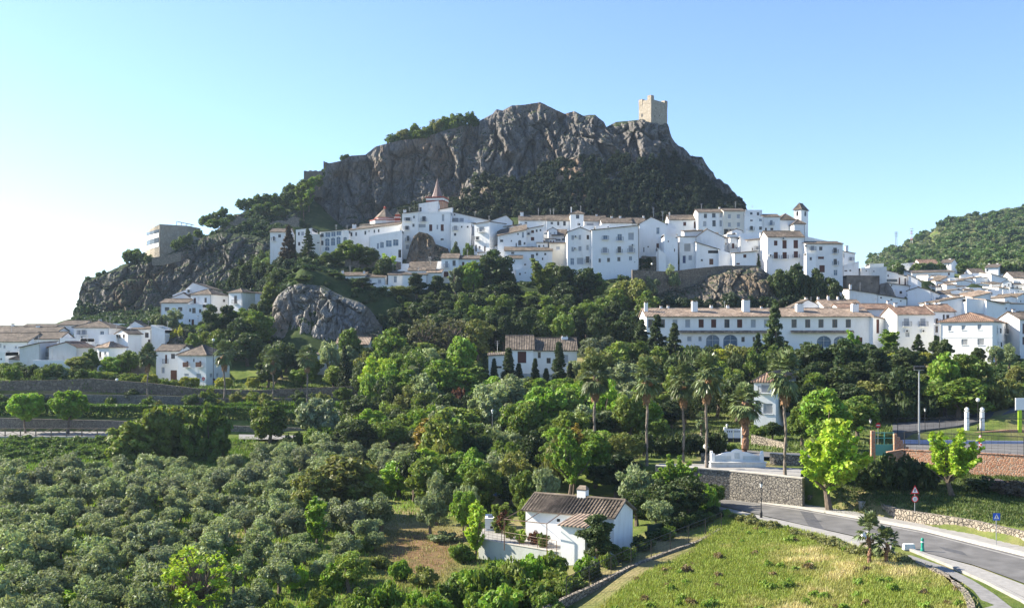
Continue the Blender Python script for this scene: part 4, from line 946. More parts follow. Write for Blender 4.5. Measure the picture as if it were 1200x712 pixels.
# castle tower
frame(0,0,1.0)
def facade_tower():
    A=at(748.6,141,424); Bp=at(763,141,419); Cc=at(782.0,141,427)
    zb=at(0,150,424).z; ztop=at(0,122.0,424).z
    u=(Bp-A); v=(Cc-Bp); Dp=A+v
    P=[Vector((p.x,p.y,0)) for p in (A,Bp,Cc,Dp)]
    root=empty('castle_tower',((P[0].x+P[2].x)/2,(P[0].y+P[2].y)/2,zb),'square stone castle keep with raised corner turrets on the rock summit','tower')
    mb=MB(); mb.hexa([(p.x,p.y,zb) for p in P],[(p.x,p.y,ztop) for p in P]); mb.build('keep',M['ashlar'],root)
    c=sum(P,Vector())/4; mb=MB()
    for i in range(4):
        p,q=P[i],P[(i+1)%4]; e=(q-p).normalized(); inn=(c-(p+q)/2).normalized()*.8
        a=p+e*2; b=q-e*2
        mb.hexa([(x.x,x.y,ztop+.01) for x in (a,b,b+inn,a+inn)],[(x.x,x.y,ztop+.95) for x in (a,b,b+inn,a+inn)])
    mb.build('parapet',M['ashlar'],root)
    hts=[1.7,2.6,1.9,1.6]
    for i in range(4):
        p=P[i]; e=(P[(i+1)%4]-p).normalized(); f=(P[i-1]-p).normalized(); o=(p-c).normalized()*.12
        q=[p+o,p+e*2+o,p+e*2+f*2+o,p+f*2+o]; mb=MB(); mb.hexa([(x.x,x.y,ztop-.8) for x in q],[(x.x,x.y,ztop+hts[i]) for x in q]); mb.build('corner_turret',M['ashlar'],root)
    w=(P[1]-P[0]).normalized(); nn=Vector((w.y,-w.x,0)); mb=MB(); s=P[0]+w*1.3
    for zz,h in ((ztop-5.6,1.3),(ztop-8,.5)):
        q=[s+nn*.04,s+w*.9+nn*.04,s+w*.9-nn*.2,s-nn*.2]; mb.hexa([(x.x,x.y,zz) for x in q],[(x.x,x.y,zz+h) for x in q])
    mb.build('arrow_slit',M['black'],root)
    w2=(P[2]-P[1]).normalized(); n2=Vector((w2.y,-w2.x,0)); mb=MB()
    for a,zz in ((3.1,ztop-2.6),(5.6,ztop-5.2),(2.3,ztop-6),(5.5,ztop-9)):
        s=P[1]+w2*a; q=[s+n2*.04,s+w2*.35+n2*.04,s+w2*.35-n2*.2,s-n2*.2]; mb.hexa([(x.x,x.y,zz) for x in q],[(x.x,x.y,zz+.45) for x in q])
    mb.build('putlog_hole',M['black'],root)
facade_tower()
# ruined towers of the rampart on the left ridge
for (x0,x1,yt,yb,D,lb,hole) in ((356,377,199.5,222,402,'squat grey ruined tower among bushes on the left ridge',0),(379,389,189,205,410,'small broken ochre wall stump at the cliff top on the left ridge',1)):
    a=at(x0,yb,D); b=at(x1,yt,D); mb=MB(); n=7; w=(b.x-a.x)/n
    for i in range(n):
        hh=b.z-(0.25 if i%2 else 0)-(1.2*i/n if hole else .2*abs(i-3)/3); mb.box(a.x+w*i+.001*i,a.x+w*(i+1),D+.01*i,D+7,a.z-3,hh)
    o=obj_from(mb,'ruined_tower',M['stonefar'],lb,'ruin')
# curved museum building
def museum():
    zb=at(0,300,352).z; root=None
    prof=[(220,352.5),(187,344),(181,345.5),(176,348),(172,352),(170.3,357)]   # right wall then curved front (photo bearing, distance)
    pts=[at(p,0,D).xy for p,D in prof]; ztop=[266,262,265,268.5,273,277]
    zt=[at(0,y+2.5,D).z for y,(p,D) in zip([262,260,263,266,270,274],prof)]
    root=empty('museum',(pts[2].x+5,pts[2].y+6,zb),'sandy curved modern building with ribbon windows on the left cliff top','building')
    back=[(pts[-1].x+6,pts[-1].y+9),(pts[0].x+2,pts[0].y+8)]
    def ring(mb,za,zb_,off=0):
        n=len(pts)
        for i in range(n-1):
            a,b=pts[i],pts[i+1]; mb.face([(b.x,b.y-off,za[i+1]),(a.x,a.y-off,za[i]),(a.x,a.y-off,zb_[i]),(b.x,b.y-off,zb_[i+1])])
    base=[zb-9]*6
    mb=MB(); ring(mb,base,zt); loop=[(p.x,p.y) for p in pts]+back
    for i in range(5,7): a,b=loop[i],loop[(i+1)%8]; mb.face([(b[0],b[1],base[0]),(a[0],a[1],base[0]),(a[0],a[1],zt[5]),(b[0],b[1],zt[0] if i==6 else zt[5])])
    a,b=loop[7],loop[0]; mb.face([(b[0],b[1],base[0]),(a[0],a[1],base[0]),(a[0],a[1],zt[0]),(b[0],b[1],zt[0])])
    mb.face([(x,y,z) for (x,y),z in zip(loop,zt+[zt[5],zt[0]])])
    mb.build('wall',M['ashlar'],root)
    # ribbon windows and white bands on the curved front
    for k,(y0,y1,mt,nm) in enumerate(((268.5,272,'glass','window_band'),(272.6,278,'white','white_band'),(278.5,283.5,'glass','window_band'),(284,289,'white','white_band'))):
        mb=MB()
        for i in range(1,4):
            a,b=pts[i],pts[i+1]; d=(b-a); n=Vector((d.y,-d.x)).normalized()
            if n.y>0: n=-n
            a2=a+d*.12 if i==1 else a; b2=b
            za=at(0,y0+(i-1)*1.4,a.y).z; zc=at(0,y1+(i-1)*1.4,a.y).z; za2=at(0,y0+i*1.4,b.y).z; zc2=at(0,y1+i*1.4,b.y).z
            q=[(a2.x+n.x*.08,a2.y+n.y*.08),(b2.x+n.x*.08,b2.y+n.y*.08),(b2.x-n.x*.1,b2.y-n.y*.1),(a2.x-n.x*.1,a2.y-n.y*.1)]
            mb.hexa([(q[0][0],q[0][1],zc),(q[1][0],q[1][1],zc2),(q[2][0],q[2][1],zc2),(q[3][0],q[3][1],zc)],[(q[0][0],q[0][1],za),(q[1][0],q[1][1],za2),(q[2][0],q[2][1],za2),(q[3][0],q[3][1],za)])
        mb.build(nm,M[mt],root)
    for i in range(3):
        a=at(224+i*2.5,262,356); 
    mb=MB(); a=at(207,262,358); b=at(226,263.5,360)
    for q in (0,1.6): mb.tube([(a.x,a.y+q,a.z+.8),(b.x,b.y+q,a.z-.2)],.1,5)
    for t in (0,.33,.66,1): mb.tube([(a.x+(b.x-a.x)*t,a.y,zb),(a.x+(b.x-a.x)*t,a.y,a.z+.8-t)],.1,5)
    mb.build('roof_pergola',M['frame_b'],root)
    PADS.append((pts[2].x+5,pts[2].y+6,1,0,9,6,zb,3,'cut'))
museum()
# masts on the hill
for (x,y0,y1,D,lb,mt) in ((1068,267,291,790,'red and white lattice mast with a small hut on the hill','signred'),(1050,271.5,290,780,'thin grey aerial mast left of the red and white mast','metal')):
    a=at(x,y1,D); b=at(x,y0,D); r=empty('radio_mast',(a.x,a.y,a.z-3),lb,'mast')
    mb=MB(); h=b.z-a.z
    for sx,sy in ((-1,-1),(1,-1),(0,1)):
        n=8 if mt=='signred' else 1
        for i in range(n):
            t0,t1=i/n,(i+1)/n; w=lambda t:.9*(1-t*.6)
            mb.tube([(a.x+sx*w(t0),a.y+sy*w(t0),a.z-3+(h+3)*t0),(a.x+sx*w(t1),a.y+sy*w(t1),a.z-3+(h+3)*t1)],.13,4,(i%2) if n>1 else 0)
    for i in range(12):
        t=i/12; w=.9*(1-t*.6); s=1 if i%2 else -1; mb.tube([(a.x-s*w,a.y-w,a.z+h*t),(a.x+s*w*.9,a.y-w*.9,a.z+h*(t+1/12))],.07,4,1 if mt=='signred' else 0)
    mb.build('lattice',[M[mt],M['signwhite']] if mt=='signred' else M[mt],r)
    mb=MB()
    for t in (.72,.85,.96): mb.tube([(a.x-1.6,a.y-.3,a.z+h*t),(a.x+1.6,a.y-.3,a.z+h*t)],.16,4)
    mb.build('antenna_arm',M['metal'],r)
    if mt=='signred':
        mb=MB(); mb.box(a.x-2,a.x+2.4,a.y-5,a.y-2,a.z-3,a.z+1.8); mb.box(a.x-2.2,a.x+2.6,a.y-5.2,a.y-1.8,a.z+1.8,a.z+2.0); mb.build('equipment_hut',M['white'],r)
# roof antennas
frame(680,240)
for (x,yt,yb,D,lb) in ((678,22,112,287,'tall roof antenna with bare crossbars on the big gable ridge'),(764,60,140,286,'second roof aerial with twisted bars right of the gable ridge'),(826,70,170,300,'plain thin roof aerial right of the big gable'),(752,230,232,281,'')):
    if not lb: continue
    a=at(fx(x),fy(yb),D); b=at(fx(x),fy(yt),D); mb=MB(); mb.tube([(a.x,a.y,a.z-1.5),(b.x,b.y,b.z)],.05,5)
    for t in (.97,.85,.7,.5): mb.tube([(a.x-.4*t,a.y,a.z+(b.z-a.z)*t),(a.x+.4*t,a.y+.1,a.z+(b.z-a.z)*t)],.035,4)
    if 'thin' not in lb:
        for t in (.9,.6): mb.tube([(a.x-.35,a.y-.2,a.z+(b.z-a.z)*t),(a.x+.3,a.y+.3,a.z+(b.z-a.z)*(t-.08))],.03,4)
    obj_from(mb,'roof_antenna',M['metal'],lb,'antenna')
# ================================================================== rocks
MT=[(352,262),(357,240),(362,222),(378,202),(385,191),(400,188),(412,182),(428,181),(440,172),(455,168),(470,164),(492,162),(513,156),(531,150),(560,142),(577,134),(582,128),(589,130),(600,124),(616,122.5),(633,120),(644,125),(655,130),(662,133),(672,130),(683,136),(690,135),(697,135),(708,143),(711,149),(722,143),(748,141),(782,145),(787,161),(793,170),(801,173),(809,183),(823,184),(830,196),(837,210),(849,217),(862,226),(870,238),(873,248),(876,262)]
MM=[(352,272),(362,270),(400,262),(460,248),(500,238),(541,231),(548,207),(584,203),(616,206),(630,202),(637,193),(672,178),(708,176),(715,184),(743,172),(768,178),(793,191),(814,196),(831,212),(867,240),(876,270)]
MBs=[(352,285),(460,262),(560,258),(700,258),(800,256),(876,262)]
P=crag('castle_rock',MT,MM,MBs,[(352,402),(500,418),(760,425),(876,432)],[(352,395),(545,402),(640,410),(760,412),(876,420)],[(352,378),(560,372),(876,376)],M['rock'],nu=560,nv=210,amp=5.2,fs=.062,back=30,seed=1)
crag('left_cliff',[(86,372),(92,352),(96,336),(101,326),(115,324),(126,319),(144,310),(161,305),(180,300),(200,297),(230,280),(260,272),(300,276),(330,287),(350,302)],
  [(86,376),(92,364),(100,350),(144,342),(200,335),(260,318),(300,308),(330,303),(350,309)],
  [(86,386),(190,380),(240,365),(280,348),(330,330),(350,322)],
  348,[(86,338),(350,330)],[(86,330),(350,316)],M['rockleft'],nu=380,nv=150,amp=3.6,fs=.08,back=14,seed=2)
crag('ridge_outcrop',[(240,285),(262,262),(275,251),(300,249),(330,252),(345,246),(354,250),(366,272)],[(240,292),(275,262),(330,266),(366,276)],[(240,300),(300,275),(366,284)],
  388,380,[(240,368),(366,376)],M['rockleft'],nu=200,nv=80,amp=2.2,fs=.1,back=12,seed=6)
crag('pale_crag',[(316,398),(320,356),(326,346),(338,336),(350,332),(380,335),(390,341),(405,348),(420,353),(432,360),(447,380),(453,400)],
  [(316,404),(320,380),(350,368),(400,372),(447,392),(453,402)],[(316,416),(358,416),(420,406),(453,404)],
  [(316,247),(380,249),(453,246)],241,[(316,236),(453,236)],M['rockpale'],nu=300,nv=150,amp=2.3,fs=.16,back=10,seed=3)
crag('rocky_knob',[(476,306),(480,288),(485,276),(491,271),(501,273),(507,277),(511,286),(525,291),(530,306)],[(476,308),(500,294),(530,306)],[(476,318),(530,314)],
  293.5,291,287,M['rockbrown'],nu=150,nv=80,amp=1.1,fs=.22,back=3,seed=4)
crag('terrace_crag',[(742,345),(760,336),(800,330),(850,316),(889,312),(905,324),(925,338),(945,360)],[(742,352),(800,345),(880,330),(945,362)],[(742,372),(860,368),(945,368)],
  [(742,268),(945,268)],262,[(742,254),(945,256)],M['rockbrown'],nu=280,nv=110,amp=1.7,fs=.13,back=8,seed=5)
crag('round_boulder',[(187,404),(190,392),(197,386),(210,383),(222,385),(232,394),(236,404)],[(187,406),(210,394),(236,406)],[(187,412),(236,412)],240,236,233,M['rockleft'],nu=120,nv=70,amp=.7,fs=.25,back=8,seed=7)
crag('dark_rock_step',[(1028,350),(1031,332),(1040,330),(1046,338),(1052,352)],[(1028,352),(1052,353)],[(1028,358),(1052,358)],277,273,270,M['ruin'],nu=60,nv=40,amp=.5,fs=.25,back=3,seed=8)
# ================================================================== foliage templates
def leaves(rs,C,Rr,per,size,tilt=.7,elong=1.6,up=0.0,inner=.35):
    C=np.repeat(np.asarray(C,float),per,0); Rr=np.repeat(np.asarray(Rr,float),per)
    n=len(C); d=rs.normal(size=(n,3)); d/=np.linalg.norm(d,axis=1)[:,None]
    p=C+d*(Rr*(1-inner*rs.rand(n)**1.5))[:,None]*np.array([1,1,.85])
    nn=d+rs.normal(size=(n,3))*tilt; nn[:,2]+=up; nn/=np.linalg.norm(nn,axis=1)[:,None]
    a=np.cross(nn,rs.normal(size=(n,3))); a/=np.linalg.norm(a,axis=1)[:,None]; b=np.cross(nn,a)
    s=(size*(.6+.8*rs.rand(n)))[:,None]*.5
    a*=s*elong; b*=s
    V=np.stack([p-a,p-b*.9,p+a,p+b*.9],1).reshape(-1,3)
    return V
def leafmesh(name,V,mt='leaf'):
    Q=np.arange(len(V)).reshape(-1,4); return npmesh(name,V,Q,M[mt])
def sphere_pts(rs,n,lo=.55,hi=1.0):
    d=rs.normal(size=(n,3)); d/=np.linalg.norm(d,axis=1)[:,None]
    return d*(lo+(hi-lo)*rs.rand(n))[:,None]
def trunkmesh(name,h,r,tips,rs,mt='bark',fork=.35):
    mb=MB(); k=Vector((rs.uniform(-.05,.05)*h,rs.uniform(-.05,.05)*h,h*fork))
    mb.tube([(0,0,-1.2),(0,0,0),k*.6,k],[r*1.25,r*1.1,r*.85,r*.75],7)
    for t in tips:
        t=Vector(t); m=k.lerp(t,.5)+Vector((rs.uniform(-.3,.3),rs.uniform(-.3,.3),.1))*(.1*h)
        mb.tube([k*.97,m,t],[r*.5,r*.3,r*.1],5,cap=False)
    o=mb.build(name,M[mt]); me=o.data; bpy.data.objects.remove(o); return me
TPL={}   # kind -> list of (crown mesh, trunk mesh, height, width)
def tpl(kind,n,fn):
    TPL[kind]=[fn(np.random.RandomState(hash_(kind)+i),i) for i in range(n)]
def hash_(s): return sum(ord(c)*(i+3) for i,c in enumerate(s))%9999
def mk(kind,rs,i,C,Rr,per,size,h,w,tips,tr,fork=.35,mt='leaf',extra=None,**k):
    V=leaves(rs,C,Rr,per,size,**k)
    if extra is not None: V=np.concatenate([V,extra])
    return (leafmesh(kind+'_crown',V,mt),trunkmesh(kind+'_trunk',h,tr,tips,rs,fork=fork),h,w)
def t_olive(rs,i):
    C=sphere_pts(rs,30,.35,1.05)*np.array([1.75,1.75,1.25])+[0,0,2.35]; C[:,2]=np.maximum(C[:,2],1.15)
    return mk('olive',rs,i,C,.36+.34*rs.rand(len(C)),110,.16,3.9,4.3,[C[j] for j in range(7)],.22,.28,elong=2.3,tilt=.9)
def t_broad(rs,i):
    sh=rs.uniform(.85,1.15,2); C=sphere_pts(rs,64,.45,1.0)*np.array([2.7*sh[0],2.7*sh[0],2.6*sh[1]])+[0,0,4.4]
    C[:,:2]*=(1.08-.07*(C[:,2:]-3.5)); C[:,2]+=rs.normal(size=len(C))*.25
    return mk('broad',rs,i,C,.55+.5*rs.rand(len(C)),95,.33,7.6,6.6,[C[j] for j in range(9)],.3,.3)
def t_lobed(rs,i):
    L_=sphere_pts(rs,11,.6,1.0)*np.array([2.3,2.3,2.0])+[0,0,4.2]; C=[];Q=[]
    for c in L_:
        r=rs.uniform(.9,1.4); q=sphere_pts(rs,9,.6,1)*r+c; C.extend(q); Q.extend(.45+.25*rs.rand(9))
    return mk('lobed',rs,i,np.array(C),np.array(Q),70,.32,7.6,7.0,[c for c in L_[:8]],.3,.25,elong=1.9,tilt=.5)
def t_round(rs,i):
    C=sphere_pts(rs,90,.7,.92)*np.array([2.4,2.4,1.95])+[0,0,4.0]
    return mk('round',rs,i,C,.4+.2*rs.rand(len(C)),85,.27,6.1,5.4,[C[j] for j in range(8)],.15,.35)
def t_cyp(rs,i):
    z=rs.rand(90)**.9*8.4+.5; r=.95*np.minimum(1,(9.3-z)/5.5)*np.minimum(1,z/1.2); a=rs.rand(90)*6.28
    C=np.stack([np.cos(a)*r*.6,np.sin(a)*r*.6,z],1)
    return mk('cypress',rs,i,C,.25+.35*r,70,.2,9.6,2.1,[(0,0,7)],.16,.5,elong=2.6,up=.3)
def t_conifer(rs,i):
    C=[];Rr=[]
    for k in range(110):
        z=.9+9.6*(k/110)**1.05; r=(1-z/11)*2.7*rs.uniform(.55,1.12)+.12; a=rs.rand()*6.28
        for q in (1,.55): C.append((math.cos(a)*r*q,math.sin(a)*r*q,z-.18*r*q)); Rr.append(.22+.16*r*.6)
    return mk('conifer',rs,i,np.array(C),np.array(Rr),30,.27,11,5.6,[(0,0,10)],.25,.6,elong=2.2,tilt=.4,up=.6)
def t_pine(rs,i):
    C=sphere_pts(rs,60,.5,1)*np.array([2.9,2.9,1.35])+[0,0,6.2]; C[:,2]=np.maximum(C[:,2],5.3)
    return mk('pine',rs,i,C,.5+.35*rs.rand(len(C)),95,.24,8,6.6,[C[j] for j in range(9)],.25,.55,elong=2.4,up=.2)
def t_aleppo(rs,i):
    L_=[(rs.uniform(-1.8,1.8)*(1-k/16),rs.uniform(-1.8,1.8)*(1-k/16),2.2+k*.48) for k in range(13)]; C=[];Q=[]
    for c in L_:
        q=sphere_pts(rs,8,.4,1)*np.array([1.25,1.25,.55])+c; C.extend(q); Q.extend(.35+.3*rs.rand(8))
    return mk('aleppo',rs,i,np.array(C),np.array(Q),75,.24,9,6,[c for c in L_[::2]],.28,.45,elong=2.6,up=.2)
def t_sprout(rs,i):
    C=[];Q=[];tips=[]
    for k in range(38):
        a=rs.rand()*6.28; t=rs.uniform(.1,1.5)*rs.choice([1,.75]); ln=rs.uniform(2.0,3.8)*(1-.22*t); b=np.array([0,0,1.3+rs.rand()*.9])
        d=np.array([math.cos(a)*math.sin(t),math.sin(a)*math.sin(t),math.cos(t)]); tips.append(b+d*ln)
        for s in np.linspace(.3,1,9): C.append(b+d*ln*s+rs.normal(size=3)*.1+[0,0,.25*s*s]); Q.append(.36*(1.25-s*.65))
    return mk('sprout',rs,i,np.array(C),np.array(Q),26,.2,5.5,4.5,tips[:22],.2,.22,elong=1.3,tilt=1.2,inner=.8)
def t_shrub(rs,i):
    C=sphere_pts(rs,30,.3,1)*np.array([1.25,1.25,.8])+[0,0,.8]
    return mk('shrub',rs,i,C,.32+.2*rs.rand(len(C)),70,.2,1.9,2.9,[C[j] for j in range(6)],.06,.2)
def t_bare(rs,i):
    C=sphere_pts(rs,60,.5,1.0)*np.array([2.6,2.6,2.9])+[0,0,4.6]
    me=mk('bare',rs,i,C,.3+.3*rs.rand(len(C)),28,.22,8,6.4,[C[j] for j in range(60)],.26,.3,tilt=1.2,inner=.9)
    return me
def t_poplar(rs,i):
    C=[];Q=[];tips=[]
    for k in range(24):
        z0=rs.uniform(1,5); a=rs.rand()*6.28; b=np.array([0,0,z0]); d=np.array([math.cos(a)*.55,math.sin(a)*.55,1.0]); ln=rs.uniform(1,2)
        tips.append(b+d*ln)
        for s in np.linspace(.2,1,6): C.append(b+d*ln*s); Q.append(.33)
    return mk('poplar',rs,i,np.array(C),np.array(Q),30,.24,7,3,tips,.12,.6,elong=1.3,tilt=1.2,inner=.8)
for k,n,f in (('olive',5,t_olive),('broad',4,t_broad),('lobed',3,t_lobed),('round',2,t_round),('cypress',2,t_cyp),('conifer',2,t_conifer),
              ('pine',2,t_pine),('aleppo',3,t_aleppo),('sprout',3,t_sprout),('shrub',3,t_shrub),('bare',2,t_bare),('poplar',2,t_poplar)): tpl(k,n,f)

def fan_leaf(rs,V,o,d,ln,wd,nseg=11,droop=.25):
    d=d/np.linalg.norm(d); s=np.cross(d,[0,0,1.]); 
    if np.linalg.norm(s)<.05: s=np.array([1.,0,0])
    s/=np.linalg.norm(s); up=np.cross(s,d)
    hub=o+d*ln*.5
    V.append([o-s*.02,o+s*.02,hub+s*.02,hub-s*.02])
    for k in range(nseg):
        a=(k/(nseg-1)-.5)*2.5; e=d*math.cos(a)+s*math.sin(a)+up*rs.uniform(-.1,.15)
        L2=ln*.55*(1-.25*abs(a)/1.25); tip=hub+e*L2+np.array([0,0,-droop*L2*rs.uniform(.5,1.3)]); mid=hub+e*L2*.55
        w=np.cross(e,up); w/=np.linalg.norm(w)+1e-9; w*=wd
        V.append([hub,mid-w,tip,mid+w])
def t_palm(rs,h,wd,trunk_r,n=74,skirt=62,fl=2.25,skl=2.3,mtt='palmbark'):
    V=[];D=[]
    for k in range(n):
        el=rs.uniform(-.95,1.4); a=k*2.39996+rs.uniform(-.2,.2); d=np.array([math.cos(a)*math.cos(el),math.sin(a)*math.cos(el),math.sin(el)])
        fan_leaf(rs,V,np.array([0,0,h-.3+.25*el]),d,fl*rs.uniform(.85,1.15),.13*fl/1.9,droop=.3)
    for k in range(skirt):
        a=rs.rand()*6.28; z=h-.3-rs.rand()**1.2*skl; q=(h-z)/skl; d=np.array([math.cos(a)*(.85-.55*q),math.sin(a)*(.85-.55*q),-1.0])
        fan_leaf(rs,D,np.array([math.cos(a)*trunk_r*.8,math.sin(a)*trunk_r*.8,z]),d,fl*.62*(1-.25*q),.09,5,.2)
    Vm=np.array(V).reshape(-1,3); Dm=np.array(D).reshape(-1,3) if D else None
    mb=MB(); m=14; pts=[(0.04*math.sin(i*.7)*i/3,0.03*math.cos(i)*i/3,-1.0+(h+.7)*i/m) for i in range(m+1)]
    rr=[trunk_r*(1.35-.5*min(1,i/3))*(1+(.05 if i%2 else 0)) for i in range(m+1)]
    mb.tube(pts,rr,9); o=mb.build('t',M[mtt]); tm=o.data; bpy.data.objects.remove(o)
    return (npmesh('palm_fronds',Vm,np.arange(len(Vm)).reshape(-1,4),M['frond']),
            npmesh('palm_dead_fronds',Dm,np.arange(len(Dm)).reshape(-1,4),M['dead']) if D else None,tm,h,wd)
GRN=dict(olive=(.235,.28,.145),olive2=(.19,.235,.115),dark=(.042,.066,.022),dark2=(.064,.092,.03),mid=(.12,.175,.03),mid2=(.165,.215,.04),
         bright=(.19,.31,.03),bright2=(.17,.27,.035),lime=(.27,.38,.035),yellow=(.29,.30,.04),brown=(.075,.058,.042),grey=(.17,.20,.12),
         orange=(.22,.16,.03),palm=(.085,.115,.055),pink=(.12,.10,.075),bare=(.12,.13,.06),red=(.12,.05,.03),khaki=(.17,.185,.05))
_cnt={}
KIND={'olive':('olive_tree','olive tree'),'broad':('broadleaf_tree','tree'),'lobed':('broadleaf_tree','tree'),'round':('round_clipped_tree','tree'),
      'cypress':('cypress_tree','cypress'),'conifer':('conifer_tree','conifer'),'pine':('stone_pine','pine tree'),'aleppo':('pine_tree','pine tree'),
      'sprout':('young_leafy_tree','tree'),'shrub':('shrub','shrub'),'bare':('half_bare_tree','tree'),'poplar':('young_poplar','tree')}
TREES=[]
PLANTED=[]
def plant(kind,x,y,zb,h,w,color,label,group=None,rs=random):
    k=_cnt[kind]=_cnt.get(kind,0)+1
    cm,tm,th,tw=TPL[kind][k%len(TPL[kind])]
    nm,cat=KIND[kind]
    c=GRN[color] if isinstance(color,str) else color
    root=empty(nm,(x,y,zb),label,cat,group,rs.uniform(0,6.28),(w/tw,w/tw,h/th)); PLANTED.append((nm,w*h/(y*y),root))
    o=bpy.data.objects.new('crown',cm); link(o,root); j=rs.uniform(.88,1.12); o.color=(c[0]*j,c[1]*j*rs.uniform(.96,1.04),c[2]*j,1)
    t=bpy.data.objects.new('trunk',tm); link(t,root)
    TREES.append((x,y,w)); return root
def T(kind,px,topy,wpx,D,color,label,group=None,basey=None,sink=0):
    x=(px-CX)/F*D; zb=ground(x,D)-sink if basey is None else CZ+(HY-basey)/F*D
    zt=CZ+(HY-topy)/F*D; h=zt-zb
    if h<1.0: h=1.0; 
    return plant(kind,x,D,zb,h,wpx/F*D,color,label,group)
def copy_tree(root,loc,rz,sc,label,group=None):
    r=root.copy(); COL.objects.link(r); r.location=loc; r.rotation_euler=(0,0,rz); r.scale=sc; r['label']=label
    if group: r['group']=group
    for ch in list(root.children):
        c=ch.copy(); COL.objects.link(c); c.parent=r
    return r
# ================================================================== vegetation placed from the photograph
random.seed(21)
# --- left promenade and terraces
T('round',30,458,46,172,'bright','round bright green clipped tree, left one of the pair behind the promenade railing',basey=508)
T('round',80,455,49,171,'bright','round bright green clipped tree, right one of the pair behind the promenade railing',basey=508)
T('lobed',158,482,75,150,'mid2','lower left lobe-crowned dark tree of the big clump below the promenade',basey=556)
T('lobed',198,452,84,152,'mid2','tall lobe-crowned dark tree in the middle of the big clump below the promenade',basey=562)
T('lobed',243,465,66,150,'mid','dark dense tree at the right of the big clump below the promenade',basey=560)
T('broad',315,468,54,161,'mid','mid green spreading tree beside the promenade wall, left of the pale lobed tree',basey=522)
T('lobed',374,458,58,158,'grey','pale lobed tree with glossy leaves standing over the promenade',basey=524)
T('broad',417,488,52,152,'dark2','dark round tree in front of the parked white van',basey=530)
for x,y,w,l in ((50,441,22,'first small yellow-green clipped tree from the left on the upper road'),(92,442,24,'small yellow-green clipped tree just right of the low fan palm'),(176,437,21,'small yellow-green clipped tree behind the left tall palm trunk'),
              (217,440,16,'small yellow-green clipped tree below the brown box balconies, left one'),(227,441,16,'small yellow-green clipped tree below the brown box balconies, right one'),(262,441,23,'small yellow-green clipped tree behind the second tall palm trunk'),(296,441,18,'last small yellow-green clipped tree right of the second tall palm')):
    T('round',x,y,w,197,'yellow',l,basey=463)
